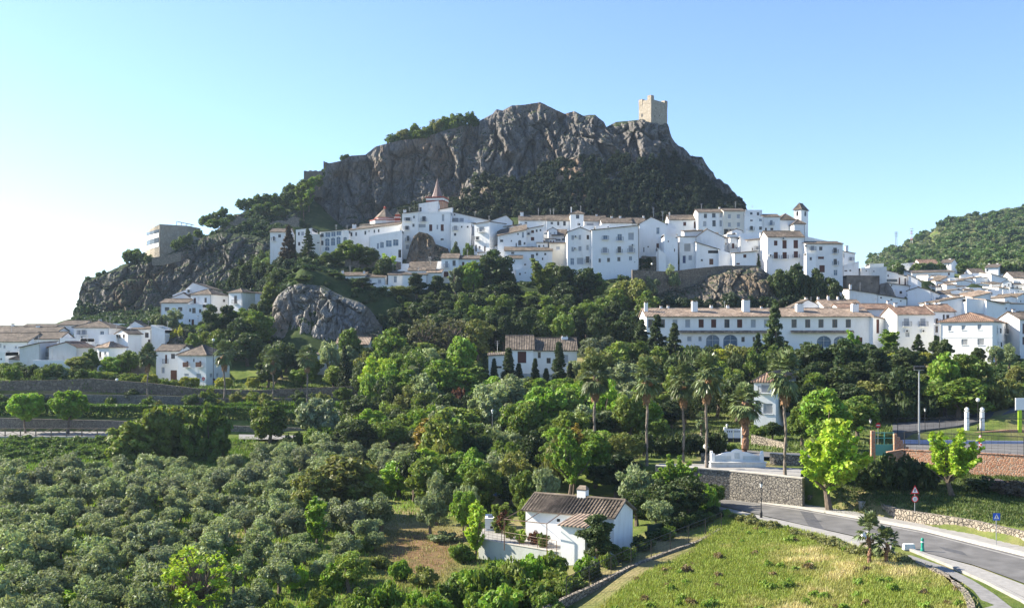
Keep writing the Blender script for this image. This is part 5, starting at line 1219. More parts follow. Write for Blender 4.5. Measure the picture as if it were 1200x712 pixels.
for i,(x,y,w,D,c,k,l) in enumerate([
 (12,424,36,206,'dark','broad','dark bushy tree at the left margin below the dark-roofed house'),(36,428,32,204,'dark2','olive','greyish dark tree right of the left margin bushes'),
 (94,416,40,206,'khaki','broad','olive-brown bushy tree right of the pale gabled houses'),(107,408,24,209,'mid','broad','green tree peeping behind the olive-brown bushy tree'),
 (132,416,30,208,'bright2','broad','bright bush below the little corner cottage'),(150,409,26,209,'mid','broad','green tree left of the ruined wall beside the boulder'),
 (120,434,34,203,'mid2','shrub','low green hedge on top of the terrace wall, left piece'),(150,436,34,203,'mid2','shrub','low green hedge on top of the terrace wall, middle piece'),(166,437,30,203,'mid','shrub','low green hedge on top of the terrace wall, right piece'),
 (187,364,26,250,'olive2','olive','olive tree below the hillside houses, left one'),(203,362,26,250,'olive','olive','olive tree below the hillside houses, right one'),(172,372,18,248,'mid2','broad','light green bush left of the hillside olives'),
 (209,380,18,238,'yellow','shrub','yellow-green bush on top of the round boulder'),
 (247,355,34,236,'dark2','aleppo','dark pine in front of the hillside balcony house'),(266,356,34,238,'dark','aleppo','dark pine below the hipped hillside house'),(280,372,40,232,'dark','broad','dark tree between the hillside houses and the pale crag'),
 (302,362,44,236,'mid','broad','leafy green tree left of the pale crag'),(248,384,38,225,'mid2','broad','light green tree above the box balcony house'),(290,388,46,222,'dark2','broad','dark green tree at the foot of the pale crag'),
 (316,330,26,258,'mid2','broad','bright bush at the top left of the pale crag'),(228,386,24,222,'mid','broad','green bush right of the round boulder'),
 (330,398,40,208,'dark2','broad','dark tree below the pale crag, left one'),(386,398,30,205,'olive','olive','grey-green olive in front of the house below the crag'),(410,382,36,214,'mid','broad','green tree at the right foot of the pale crag'),
 (404,402,22,196,'dark','conifer','slender dark conifer between the right palm and the bright round tree'),
 (424,325,34,256,'dark2','aleppo','spreading pine on top of the crag in front of the terrace row'),(392,322,28,257,'dark2','broad','dark bush on the crag left of the spreading pine'),
 (352,336,24,250,'mid2','broad','green bush on the shoulder of the crag'),
 (445,415,46,186,'lime','broad','bright lime green tree in the middle left below the crag'),(432,434,30,180,'bright2','broad','smaller bright tree joined to the lime green one'),
 (459,384,60,205,'mid','broad','broad mid green tree above the lime green one'),(475,402,40,200,'dark2','broad','dark tree right of the lime green one'),
 (500,366,56,214,'bare','bare','half-bare brownish tree with thin foliage, left of the pair'),(529,368,58,213,'bare','bare','half-bare pale green tree, right of the pair'),(560,372,44,218,'khaki','broad','khaki tree behind the tall bright tree'),
 (540,391,46,190,'bright2','broad','tall bright green tree left of the villa'),(537,450,22,172,'red','shrub','rusty red bush below the tall bright tree'),
 (338,262,27,289,'brown','conifer','tall brownish conifer left of the arcaded hotel'),(361,266,23,287,'dark2','conifer','tall dark green conifer in front of the arcaded hotel'),
 (330,300,22,285,'dark','conifer','dark fir below the brownish conifer'),
 (408,281,44,283,'mid','broad','leafy tree in front of the arcaded hotel'),(430,287,30,282,'dark2','broad','dark tree left of the rounded terrace house'),(386,294,26,281,'mid2','broad','bushy tree right of the dark green conifer'),
 (452,300,34,273,'dark2','broad','dark tree between rampart wall stump and garden wall house'),(455,296,22,276,'lime','poplar','bright feathery tree at the left of the garden wall house'),
 (534,283,16,286,'dark2','broad','dark bush beside the rocky knob'),(549,282,14,288,'mid','broad','small tree below the porch of the corner house'),
 (488,319,34,257,'dark','aleppo','dark pine below the middle terrace, left of two'),(512,322,34,258,'dark','aleppo','dark pine below the middle terrace, right of two'),
 (470,334,36,256,'khaki','broad','yellowish brown tree right of the spreading pine'),(534,309,22,261,'grey','poplar','slender grey-green tree in front of the red awning house'),
 (553,304,40,262,'bright2','broad','bright leafy tree right of the red awning house'),(578,292,58,264,'dark','broad','very large dark tree below the old quarter'),(590,328,44,258,'dark','broad','dark lower tree at the foot of the very large dark one'),
 (600,318,20,262,'dark2','aleppo','dark tree edge right of the very large dark tree'),
 (636,302,34,258,'mid2','poplar','ivy-hung tall tree with a sunlit left flank'),(652,300,42,262,'dark2','lobed','ivy-covered dark tree below the blue-white apartments'),(680,312,50,262,'dark','broad','large dark tree below the big apartment house'),
 (700,318,26,262,'mid','broad','green crown edge at the foot of the big apartment house'),(662,330,46,254,'dark','broad','dark dense tree below the ivy-covered tree'),
 (623,340,36,252,'mid2','broad','tall sunlit tree left of the ivy-covered tree'),
 (740,324,52,252,'khaki','broad','large yellow-green tree at the left end of the terrace crag'),(722,336,40,250,'mid2','broad','green tree left of the large yellow-green tree'),(758,340,40,246,'mid','broad','green tree below the large yellow-green tree'),
 (688,353,45,232,'mid','pine','round-topped umbrella pine above the villa'),
 (745,292,15,277,'dark2','conifer','small dark conifer beside the big apartment house'),(756,298,20,277,'dark','broad','dark bush between the small conifer and the lean-to'),(787,297,18,279,'dark2','round','round clipped bush before the antenna gable'),
 (786,312,22,264,'olive','olive','olive at the edge of the grassy terrace'),(764,324,22,262,'olive2','olive','second olive below the grassy terrace wall'),
 (914,313,30,262,'dark2','broad','dark bush below the red-shuttered house, left'),(934,306,36,261,'dark','broad','dark tree below the red-shuttered house, right'),(956,314,34,260,'dark2','broad','dark tree at the foot of the ridge end house'),(975,322,26,258,'dark2','broad','bush climbing right of the ridge end house'),
 (889,297,10,276,'dark2','conifer','small dark bush between small orange-eaved house and shuttered house'),
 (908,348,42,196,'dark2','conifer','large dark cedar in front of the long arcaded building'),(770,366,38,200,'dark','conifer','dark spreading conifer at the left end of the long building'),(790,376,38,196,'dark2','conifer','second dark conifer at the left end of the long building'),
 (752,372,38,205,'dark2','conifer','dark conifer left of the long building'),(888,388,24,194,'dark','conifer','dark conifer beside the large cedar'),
 (700,392,54,196,'grey','broad','pale grey-green tree right of the villa'),(724,398,44,192,'mid2','broad','green tree behind the first tall palm'),(740,420,40,185,'dark','broad','dark tree between the first two tall palms'),(676,418,28,190,'olive','olive','olive just right of the villa'),
 (860,440,36,165,'olive','olive','olive left of the palm-side house'),(836,406,42,185,'yellow','broad','yellow flowering bush bank below the arches'),(862,402,40,187,'khaki','broad','khaki bush bank below the arches'),
 (950,398,62,178,'dark2','broad','dark round tree right of the large cedar'),(990,396,66,176,'dark','broad','dark tree below the end wing'),(1018,444,52,158,'khaki','broad','khaki tree left of the floodlight pole'),
 (1000,384,22,196,'bright','poplar','bright young tree at the end wing corner'),(1042,385,28,196,'bright2','poplar','bright young tree below the flowered balconies, left'),(1076,390,24,196,'dark2','conifer','dark small tree below the flowered balconies, right'),
 (1102,396,30,192,'dark2','broad','dark tree at the left corner of the corner house'),(1046,412,32,180,'yellow','broad','yellow-green tree left of the parasol-shaped tree'),(1079,411,27,182,'yellow','pine','parasol-shaped yellow tree behind the floodlight pole'),
 (1108,412,54,158,'bright2','broad','large bright green double-crowned tree, left crown'),(1136,410,54,160,'mid','broad','large bright green double-crowned tree, right crown'),(1122,440,84,154,'mid','broad','dense green bush mass below the double-crowned tree'),
 (1168,404,26,190,'olive','olive','olive in front of the green balconies, left'),(1182,404,26,189,'olive2','olive','olive in front of the green balconies, right'),(1146,406,22,192,'dark2','broad','dark bush below the barred windows'),
 (1192,428,30,172,'khaki','broad','khaki bush at the right margin below the corner house'),(1170,440,36,168,'dark2','broad','dark bush on the bank above the upper road'),(1196,448,34,165,'mid','broad','green bush at the right margin on the bank'),
 (966,452,70,130,'bright2','broad','bright tree behind the spreading young sycamore'),(940,470,40,136,'mid','broad','green tree right of the palm-side house'),(1005,460,50,140,'mid','broad','green tree left of the stop sign'),
 (972,487,96,103,'lime','sprout','big spreading young sycamore with lime green leaves by the low wall'),
 (1116,503,78,100.5,'lime','sprout','young sycamore with lime green leaves on the lawn, near the brick wall'),
 (792,532,52,106,'bright2','sprout','young leafy tree at the left end of the big stone wall'),
 (830,565,26,101,'bright2','shrub','low bright bush at the foot of the big stone wall'),
 (890,497,24,140,'mid','broad','bush right of the white metal gate'),(905,493,30,143,'dark2','broad','dark bush below the palm-side house'),(858,518,18,129,'mid2','shrub','low bush left of the thick palm'),
 (800,503,34,128,'dark2','shrub','dark clipped hedge by the promenade, left piece'),(822,502,36,128,'dark','shrub','dark clipped hedge by the promenade, middle piece'),(842,500,26,128,'dark2','shrub','dark clipped hedge by the promenade, right piece'),(780,506,30,128,'dark2','shrub','dark clipped hedge by the promenade, far left piece'),
 (1040,528,50,106,'dark2','shrub','dark oleander left of the young lawn sycamore'),(1064,530,44,105,'dark','shrub','dark oleander hedge behind the lawn, middle'),(1086,538,36,104,'dark2','shrub','dark oleander right behind the young lawn sycamore'),(1146,556,46,102,'dark2','shrub','dark oleander under the parked dark car'),(1016,540,40,106,'dark2','shrub','dark oleander at the left end of the lawn'),
 (1188,560,50,100,'pink','shrub','greyish oleander with pink blossom at the right margin'),
 (722,528,70,112,'dark','lobed','dark broad tree behind the cottage roof'),(744,545,56,104,'olive','olive','big olive right behind the cottage'),(786,566,60,98,'dark2','broad','dark tree between cottage and big stone wall'),(770,580,40,95,'olive2','olive','olive beside the netting fence'),
 (668,500,58,112,'bright2','sprout','orange-tipped bright tree above the cottage roof'),(672,492,30,114,'orange','poplar','orange-leaved shoots at the top of the bright tree'),(640,448,60,150,'bright2','broad','bright green tree in the middle row, left of the first tall palm'),(610,468,56,146,'mid','broad','mid green tree in the middle row'),(665,452,52,152,'mid2','broad','green tree left of the first tall palm trunk'),
 (600,440,56,168,'olive','olive','big olive below the villa wall'),(572,446,56,165,'olive','olive','big olive left below the villa wall'),
 (520,478,72,135,'mid2','broad','broad bright-edged tree in the middle of the picture'),(548,492,60,138,'dark2','broad','dark tree right of the broad bright-edged tree'),(500,490,44,140,'orange','poplar','tree with orange new leaves left in the middle'),
 (468,540,56,124,'bright','broad','bright yellow-green bush at the far edge of the orchard'),(500,520,50,128,'lime','poplar','bright upright tree behind the orchard clearing'),
 (402,530,96,112,'khaki','broad','big khaki green tree at the right of the olive grove'),(366,548,64,108,'khaki','broad','khaki tree in the olive grove'),(370,582,36,96,'bright','poplar','deep green leafy bush at the orchard clearing'),(424,550,60,112,'mid2','broad','mid green tree joined to the khaki one'),
 (512,556,40,108,'olive','olive','grey olive beside the orchard clearing, left'),(505,575,44,102,'olive','olive','grey olive at the edge of the clearing'),(547,560,34,106,'olive','olive','grey olive at the far side of the clearing'),(446,578,50,104,'olive2','olive','dark olive over the hidden car'),
 (544,572,36,100,'bright2','round','rounded bright bush left of the upright young tree'),(557,583,32,92,'lime','poplar','upright young tree with lime leaves beside the cottage yard'),
 (588,586,30,96,'mid2','poplar','thin green tree in the cottage yard'),(620,580,28,98,'mid2','broad','green shrub behind the pergola'),
 (701,600,60,84,'dark2','aleppo','dark open-crowned tree in front of the cottage corner'),(640,545,36,104,'olive','olive','olive behind the cottage roof left'),(615,548,44,108,'mid','broad','green fig tree behind the cottage'),
 (235,632,110,73,'lime','bare','wispy bright green tree in the bottom left foreground'),(200,664,50,74,'lime','bare','bright green shoots beside the wispy foreground tree'),
 (410,648,60,82,'mid2','olive','round olive bush in the bottom foreground, left of the clearing'),(450,676,44,76,'bright2','shrub','bright bush at the bottom below the clearing'),
 (320,700,60,70,'mid2','shrub','green bush at the very bottom left of the centre'),
]): T(k,x,y,w,D,c,l)
# low hedge and vines in front of the cottage
for i,(x,y,w,D) in enumerate([(552,662,44,80),(575,655,46,79),(600,650,44,80.5),(624,645,40,81.5),(648,642,38,82),(585,682,60,74),(620,674,56,75.5),(655,664,50,77.5),(684,648,34,81),(530,674,40,78),(505,690,44,75),(640,690,44,73)]):
    T('shrub',x,y,w,D,('bright2','mid','mid2','bright','mid')[i%5],'green hedge bush in the unclipped hedge in front of the white cottage','hedge bushes in front of the cottage')
for i,x in enumerate((596,568,579,627,655,668,640,608,561)):
    T('cypress',x,[405,412,418,418,398,424,430,424,428][i],[17,11,10,11,17,11,10,12,10][i],[187,188,189,187,186,188,187,187,188][i],'dark',
      ['tall dark cypress left of the villa garage','slim cypress left of the garden outbuilding','slim cypress next to the garden outbuilding','slim cypress in front of the villa garage edge','tallest pointed cypress in front of the villa','short cypress right of the tallest villa cypress','short cypress before the villa windows','short cypress below the garage door','outermost slim cypress left of the villa'][i])
for i,x in enumerate((258,268,276,284,292,300,308,246,318,326)):
    T('cypress',x,[332,326,330,324,329,333,330,336,322,330][i],9,[296,299,301,303,303,303,300,294,298,296][i],'dark2','small dark cypress in the row at the foot of the shadowed cliff','cypress row below the left cliff')
# fan palms
rsP=np.random.RandomState(5); PT=[t_palm(np.random.RandomState(40+i),10.0,4.4,.2) for i in range(3)]
PT2=t_palm(np.random.RandomState(50),8.0,5.6,.55,70,46,2.5,2.2,'palmfibre'); PT3=t_palm(np.random.RandomState(51),2.9,3.2,.27,34,6,1.75,.4,'palmfibre'); PT4=t_palm(np.random.RandomState(52),3.0,4.5,.4,60,30,2.1,1.5)
def palm(tp,px,topy,wpx,basey,D,label):
    fr,dd,tm,h,wd=tp; x=(px-CX)/F*D; zb=CZ+(HY-basey)/F*D; zt=CZ+(HY-topy)/F*D; H_=zt-zb
    w=.9*wpx/F*D/wd; r=empty('fan_palm',(x,D,zb),label,'palm tree',None,random.uniform(0,6),(w,w,H_/(h+2.0*(wd/4.4))))
    for nm,me in (('fronds',fr),('dead_fronds',dd),('trunk',tm)):
        if me is None: continue
        o=link(bpy.data.objects.new(nm,me),r); j=random.uniform(.9,1.15); o.color=(.14*j,.175*j,.075*j,1)
palm(PT[0],697,418,46,535,124,'slender tall fan palm furthest left of the row above the cottage')
palm(PT[1],758,417,44,545,118,'second tall fan palm from the left, above the left end of the big stone wall')
palm(PT[2],801,423,40,546,121,'tall fan palm close left of the one rising in front of the white bench')
palm(PT[0],828,412,46,549,112.8,'tall fan palm rising in front of the white bench')
palm(PT2,873,446,56,538,123,'thick-trunked shorter fan palm behind the white bench')
palm(PT[1],920,410,50,557,107.5,'tallest fan palm, furthest right of the row on the big stone wall')
palm(PT[2],173,402,25,478,187,'tall fan palm in front of the ruined wall on the left')
palm(PT[0],263,398,30,480,186,'tall fan palm at the corner of the box balcony house')
palm(PT[1],320,408,26,476,185,'tall fan palm on the road terrace left of the pale crag foot')
palm(PT[2],360,404,30,476,184,'tall fan palm with a long dead skirt near the silver car')
palm(PT4,65,424,40,464,196,'low bushy fan palm on the left terrace')
palm(PT3,1019,599,38,662,77.8,'short fan palm on the verge, left and taller of the pair')
palm(PT3,1039,616,36,664,77.2,'short fan palm on the verge, right and lower of the pair')
palm(PT4,822,480,18,505,135,'tiny feathery palm in the garden behind the hedge')

# --- olive grove
def clear_of_houses(x,y,m):
    for (cx,cy,ux,uy,hu,hn) in HOUSES:
        a=(x-cx)*ux+(y-cy)*uy; b=-(x-cx)*uy+(y-cy)*ux
        if abs(a)<hu+m and abs(b)<hn+m: return False
    return True
rg=random.Random(5); n=0; y=66.0
while y<150:
    x0=-.515*y; x=x0+rg.uniform(0,3)
    while x<-.10*y+ (2 if y<90 else 0):
        px=CX+F*x/y; xx=x+rg.uniform(-.7,.7); yy=y+rg.uniform(-.8,.8)
        ok=True
        if y>134 and px<150: ok=False
        if y>138 and px<300: ok=False
        if px>430+ (y-80)*.3 and y<125: ok=False
        if px>330 and y<84: ok=False
        if y<80 and 190<px<285: ok=False
        if any(math.hypot(xx-a,yy-b)<1.6 for a,b,w in TREES): ok=False
        if rg.random()<.05: ok=False
        if ok and n<285:
            w=rg.uniform(2.5,4.6); h=w*rg.uniform(.75,1.0)
            plant('olive',xx,yy,ground(xx,yy),h,w,rg.choice(['olive','olive','olive2','grey']),'silvery olive tree in the dense grove filling the lower left','olive trees of the lower left grove',rg); n+=1
        x+=rg.uniform(3.1,3.9)
    y+=rg.uniform(2.9,3.5)

for i in range(26):
    px=rg.uniform(0,420); D=rg.uniform(72,134); x=(px-CX)/F*D
    if any(math.hypot(x-a,D-b)<1.2 for a,b,w in TREES): continue
    plant('shrub',x,D,ground(x,D),rg.uniform(1.4,2.6),rg.uniform(2,3.4),rg.choice(['bright2','mid2','khaki','lime']),'bright green bush growing between the olive trees of the lower left grove','bushes between the olives',rg)
for (a_,b_,k_,c_) in ((428,96,'shrub','mid2'),(446,90,'shrub','khaki'),(470,86,'shrub','bright2'),(520,100,'shrub','olive2'),(540,92,'shrub','mid'),(430,106,'shrub','mid'),(498,84,'shrub','khaki'),(548,84,'shrub','bright2')):
    x=(a_-CX)/F*b_; plant(k_,x,b_,ground(x,b_),rg.uniform(1.0,2.0),rg.uniform(2,3.2),c_,'low shrub around the edge of the bare orchard clearing','shrubs around the clearing',rg)
# --- filler trees of the wooded slope, kept below a sight line so that they hide no house
def region(seed,poly,ylim,sp,kinds,cols,hr,wr,label,group,maxn=80):
    """poly: (px,D) corners; ylim(px): highest photo line a top may reach"""
    g=random.Random(seed); xs=[p[0] for p in poly]; ds=[p[1] for p in poly]; n=0
    def inside(px,D):
        c=False
        for i in range(len(poly)):
            (a,b),(c2,d)=poly[i],poly[i-1]
            if (b>D)!=(d>D) and px<(c2-a)*(D-b)/(d-b)+a: c=not c
        return c
    tries=0
    while n<maxn and tries<maxn*40:
        tries+=1; px=g.uniform(min(xs),max(xs)); D=g.uniform(min(ds),max(ds))
        if not inside(px,D): continue
        x=(px-CX)/F*D
        if any((x-a)**2+(D-b)**2<(sp*.5+w*.22)**2 for a,b,w in TREES): continue
        if not clear_of_houses(x,D,1.6): continue
        zb=ground(x,D); h=g.uniform(*hr); lim=CZ+(HY-ylim(px))/F*D
        if zb+h>lim: h=lim-zb
        if h<1.2: continue
        w=min(g.uniform(*wr),h*1.15)
        plant(g.choice(kinds) if h>2.6 else 'shrub',x,D,zb,h,w,g.choice(cols),label,group,g); n+=1
def lin(*pts): return lambda px: float(np.interp(px,[p[0] for p in pts],[p[1] for p in pts]))
DK=['dark','dark2','dark','mid','dark2']; MX=['dark2','mid','mid2','olive','khaki','bright2','dark','bright','mid']
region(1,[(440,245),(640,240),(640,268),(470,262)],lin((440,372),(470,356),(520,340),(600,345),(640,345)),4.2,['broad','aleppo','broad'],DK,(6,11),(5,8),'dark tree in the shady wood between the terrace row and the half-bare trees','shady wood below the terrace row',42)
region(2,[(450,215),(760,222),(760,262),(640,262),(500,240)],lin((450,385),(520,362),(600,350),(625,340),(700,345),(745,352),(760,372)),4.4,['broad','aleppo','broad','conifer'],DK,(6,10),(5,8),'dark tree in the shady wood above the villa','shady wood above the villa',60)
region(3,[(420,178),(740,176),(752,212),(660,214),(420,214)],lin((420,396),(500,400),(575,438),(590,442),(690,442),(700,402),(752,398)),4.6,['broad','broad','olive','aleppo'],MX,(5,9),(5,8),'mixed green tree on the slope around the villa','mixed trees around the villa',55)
region(4,[(420,142),(770,138),(770,178),(420,178)],lin((420,440),(560,438),(700,442),(770,442)),4.5,['broad','olive','olive','lobed','broad'],MX+['olive'],(4,8),(5,7.5),'mixed green tree in the middle belt between the villa and the orchard','middle belt of mixed trees',62)
region(5,[(500,112),(760,118),(775,140),(440,140)],lin((440,500),(560,500),(640,500),(770,505)),4.3,['broad','olive','broad','shrub'],MX,(3.5,6.5),(4,6.5),'mixed green tree in the garden belt behind the cottage','garden belt behind the cottage',38)
region(6,[(925,150),(1080,158),(1080,186),(930,196)],lin((925,415),(1000,402),(1035,402),(1080,412)),4.4,['broad','broad','aleppo'],['dark','dark2','mid','dark2'],(5,9),(5,8),'dark green tree in the belt below the end wing','dark belt below the end wing',30)
region(7,[(745,150),(925,158),(925,205),(770,208)],lin((745,408),(800,402),(860,404),(880,405),(925,402)),4.2,['broad','broad','olive','shrub'],['dark2','mid','khaki','dark','mid2'],(4,8),(4,7),'garden tree on the bank between the palms and the long white building','bank below the long white building',46)
region(8,[(300,196),(430,196),(430,236),(300,236)],lin((300,398),(330,408),(372,416),(405,398),(430,385)),4.0,['broad','olive','broad'],['mid','olive','dark2','mid2'],(4,7),(4,7),'green tree on the bank at the foot of the pale crag','bank at the foot of the pale crag',26)
region(9,[(225,218),(320,220),(320,262),(240,256)],lin((225,388),(245,368),(290,360),(320,340)),3.8,['broad','aleppo'],['dark','dark2','mid'],(4,8),(4,7),'dark tree on the slope between the hillside houses and the pale crag','slope left of the pale crag',22)
region(10,[(318,262),(440,268),(440,292),(380,296),(318,296)],lin((318,310),(345,318),(400,315),(440,312)),3.6,['broad','cypress','broad'],['dark','dark2','mid','mid2'],(4,8),(3.5,6),'tree in the park below the arcaded hotel','park below the arcaded hotel',34)
region(11,[(270,296),(345,292),(350,330),(280,325)],lin((270,310),(300,290),(350,285)),3.8,['conifer','cypress','broad'],['dark','dark','dark2'],(5,9),(3,6),'dark tree on the shadowed slope left of the brownish conifer','shadowed slope below the left ridge',34)
region(12,[(1020,150),(1200,158),(1200,176),(1085,188),(1020,170)],lin((1020,452),(1060,450),(1090,440),(1150,442),(1165,440),(1200,446)),4.0,['broad','shrub'],['dark2','mid','dark','khaki'],(3,6),(4,7),'bush on the bank between the upper road and the corner house','bank above the upper road',24)
region(13,[(-30,194),(240,194),(240,204),(-30,204)],lin((-30,425),(60,425),(80,430),(110,432),(240,448)),3.2,['shrub','broad'],['dark2','mid','mid2'],(1.5,5),(3,5),'green bush along the upper terrace below the left houses','upper terrace bushes',34)
region(19,[(-30,186),(420,184),(420,190),(-30,190)],lin((-30,452),(420,452)),3.0,['shrub','broad'],['dark2','mid','mid2','khaki'],(1.4,3.6),(3,5),'bush growing against the lower terrace wall on the left','lower terrace bushes',26)
region(14,[(330,152),(470,146),(480,176),(425,176),(330,158)],lin((330,512),(430,478),(480,470)),4.0,['broad','olive','shrub'],['olive','mid','dark2'],(3,6),(4,6),'green tree by the road between promenade and middle belt','roadside trees right of the promenade',16)
region(15,[(430,84),(540,84),(560,76),(660,70),(300,62),(300,78)],lin((300,690),(430,680),(660,690)),2.6,['shrub'],['bright2','mid2','khaki','mid'],(1.2,2),(2.5,4),'low bush among tall weeds at the bottom edge','low bushes at the bottom edge',36)
region(16,[(985,284),(1110,270),(1110,292),(1000,300)],lin((985,330),(1040,320),(1110,345)),3.4,['shrub'],['dark2','mid'],(1.5,4),(3,5),'dark bush between the ruin and the stepped street','bushes beside the ruin',8)
region(17,[(1060,395),(1200,405),(1200,470),(1040,470)],lin((1040,308),(1200,306)),5,['broad'],['mid','bright2','dark2'],(4,8),(6,10),'green tree around the farmhouses on the hill foot','trees around the farmhouses',34)

region(18,[(744,97),(850,101),(850,107),(744,110)],lin((744,545),(850,566)),2.6,['broad','olive','broad'],['dark2','mid','dark'],(2.5,4.5),(3,4.5),'dark tree in the thicket between netting fence and big stone wall','thicket left of the big stone wall',12)
# --- tree masses that read as one wood
def mass(name,label,cat,pts,meshes,color,group=None,leafname='leaf',rs=None,per=1):
    rs=rs or np.random.RandomState(9); VV=[]
    arrs=[]
    for me in meshes:
        a=np.empty(len(me.vertices)*3,np.float32); me.vertices.foreach_get('co',a); arrs.append(a.reshape(-1,3))
    for (x,y,z,sx,sz) in pts:
        a=arrs[rs.randint(len(arrs))]; t=rs.rand()*6.28; c,s=math.cos(t),math.sin(t)
        q=a.reshape(-1,4,3)
        if per<1: q=q[rs.rand(len(q))<per]
        cen=q.mean(1,keepdims=True); q=(q-cen)*(1/math.sqrt(per))+cen*1.0 if per<1 else q
        b=q.reshape(-1,3); VV.append(np.stack([(b[:,0]*c-b[:,1]*s)*sx+x,(b[:,0]*s+b[:,1]*c)*sx+y,b[:,2]*sz+z],1))
    V=np.concatenate(VV); me=leafmesh(name,V,leafname); o=link(bpy.data.objects.new(name,me)); o.color=(*color,1)
    tag(o,label,cat,group,'stuff'); return o
BRO=[t[0] for t in TPL['broad']]; ALE=[t[0] for t in TPL['aleppo']]; OLI=[t[0] for t in TPL['olive']]; CON=[t[0] for t in TPL['conifer']]
rs=np.random.RandomState(17)
# talus below the castle rock
mid_y=lambda px:np.interp(px,[p[0] for p in MM],[p[1] for p in MM])
def talus(n,x0,x1,up,lo,prob=1):
    out=[]
    for i in range(n):
        px=rs.uniform(x0,x1); k=rs.rand(); 
        Db=np.interp(px,[352,560,876],[378,372,376]); Dm=np.interp(px,[352,545,640,760,876],[395,402,410,412,420]); yb=np.interp(px,[352,460,560,700,800,876],[285,262,258,258,256,262])
        ym=mid_y(px); k=k*(1+up+.28*float(noise3(px*.035,2.2,up))-.06); D=Db+(Dm-Db)*k; zb=CZ+(HY-yb)/F*Db; zm=CZ+(HY-ym)/F*Dm; z=zb+(zm-zb)*k-1.5
        s=rs.uniform(.25,.62); out.append(((px-CX)/F*D,D-3.5-rs.rand()*2,z,s*1.05,s*1.0))
    return out
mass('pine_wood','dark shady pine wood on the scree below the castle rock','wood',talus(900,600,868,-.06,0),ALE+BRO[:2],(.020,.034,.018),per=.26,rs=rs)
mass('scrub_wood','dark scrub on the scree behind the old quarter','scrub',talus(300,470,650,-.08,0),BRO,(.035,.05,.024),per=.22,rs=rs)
pts=[]
for i in range(70):
    px=rs.uniform(358,560); k=rs.rand()*.25; yb=np.interp(px,[352,460,560],[283,260,255]); D=rs.uniform(374,384); pts.append(((px-CX)/F*D,D-4,CZ+(HY-yb)/F*D-3,.6,.45))
mass('foot_scrub','scattered scrub at the foot of the cliff behind the arcaded hotel','scrub',pts,BRO,(.04,.07,.028),per=.3,rs=rs)
def slope_fill(name,label,x0,x1,d0,d1,n,smin,smax,color,seed,meshes=None,per=.22,excl=None):
    g_=np.random.RandomState(seed); pts=[]
    for i in range(n):
        px=g_.uniform(x0,x1); D=g_.uniform(d0,d1); x=(px-CX)/F*D
        if excl and excl(px,D): continue
        if not clear_of_houses(x,D,1.8): continue
        if any(abs(a-x)<abs(b_) and 0 for a,b_ in ()): continue
        s=g_.uniform(smin,smax); pts.append((x,D,ground(x,D)-.5*s,s*1.15,s))
    return mass(name,label,'scrub',pts,meshes or SHR,color,per=per,rs=g_)
SHR=[t[0] for t in TPL['shrub']]
slope_fill('ridge_scrub','low dark scrub covering the steep ground around and below the upper houses',330,990,238,300,900,.5,1.15,(.05,.08,.03),31)
slope_fill('hillside_scrub','scrub on the hillside between the left houses and the cliff',90,335,236,325,700,.6,1.25,(.042,.072,.028),32)
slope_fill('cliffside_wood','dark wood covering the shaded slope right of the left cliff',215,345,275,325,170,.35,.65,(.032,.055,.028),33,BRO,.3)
slope_fill('rampart_scrub','green scrub on the upper left ridge below the ramparts',232,362,346,404,420,.22,.42,(.06,.10,.035),34,BRO,.2)
slope_fill('bank_scrub','rough ground cover on the bank between the white houses at the right',985,1240,160,260,420,.4,.9,(.07,.11,.035),35)
slope_fill('bank_bushes','rough dark bushes on the green bank below the promenade railing',-40,270,148,164,190,.35,.9,(.09,.14,.035),41,None,.4)
# trees on the crest left of the summit and on the ramparts
top_y=lambda px:np.interp(px,[p[0] for p in MT],[p[1] for p in MT])
def T2(k,px,topy,w,basey,D,c,l,g=None): T(k,px,topy,w,D,c,l,g,basey=basey)
for i,(px,ty,w) in enumerate([(460,156,18),(474,150,20),(486,144,16),(497,148,20),(512,138,18),(521,135,16),(530,133,18),(540,132,16),(550,130,14),(556,135,14),(505,145,16),(468,156,16)]):
    D=420; T2('broad',px,ty,w*1.15,top_y(px)+9,D,['mid2','khaki','mid'][i%3],'bushy tree on the rock crest left of the summit','trees on the crest left of the summit')
for i,(px,ty,w,by,D) in enumerate([(283,232,16,250,388),(293,231,16,250,388),(302,227,18,248,389),(312,226,18,246,390),(322,226,18,246,390),(333,224,18,244,391),(341,222,16,242,392),(350,218,14,238,393),(341,214,12,232,399),(352,212,14,228,400),(362,214,16,232,398),(370,204,12,222,404),(384,195,12,212,408),(303,238,20,254,382),(326,240,22,256,382),(348,232,18,252,388),(360,222,16,244,394),(314,236,18,250,386),(378,198,10,214,406),(336,216,10,232,398),(402,181,10,192,415),(407,180,9,190,416)]):
    T2('broad',px,ty,w,by,D,['mid','mid2','dark2','bright2'][i%4],'bushy tree on the left ridge between the museum and the castle rock','trees on the left ridge')
for i,(px,ty,w,by,D) in enumerate([(150,292,16,312,347),(158,290,18,310,347),(166,294,14,310,346),(116,318,10,328,346),(122,316,8,324,346),(103,323,8,330,346),(174,298,12,310,342),(238,252,14,268,365),(246,250,14,266,365),(255,246,14,262,366),(262,242,12,258,368),(270,250,14,262,366),(250,256,22,270,356),(262,254,16,270,357),(214,275,12,292,340),(206,280,14,296,340),(222,272,10,290,341),(232,268,12,280,345)]):
    T2('broad',px,ty,w,by,D,['mid2','mid','bright2','dark2'][i%4],'bush on the left cliff top around the museum','bushes around the museum')
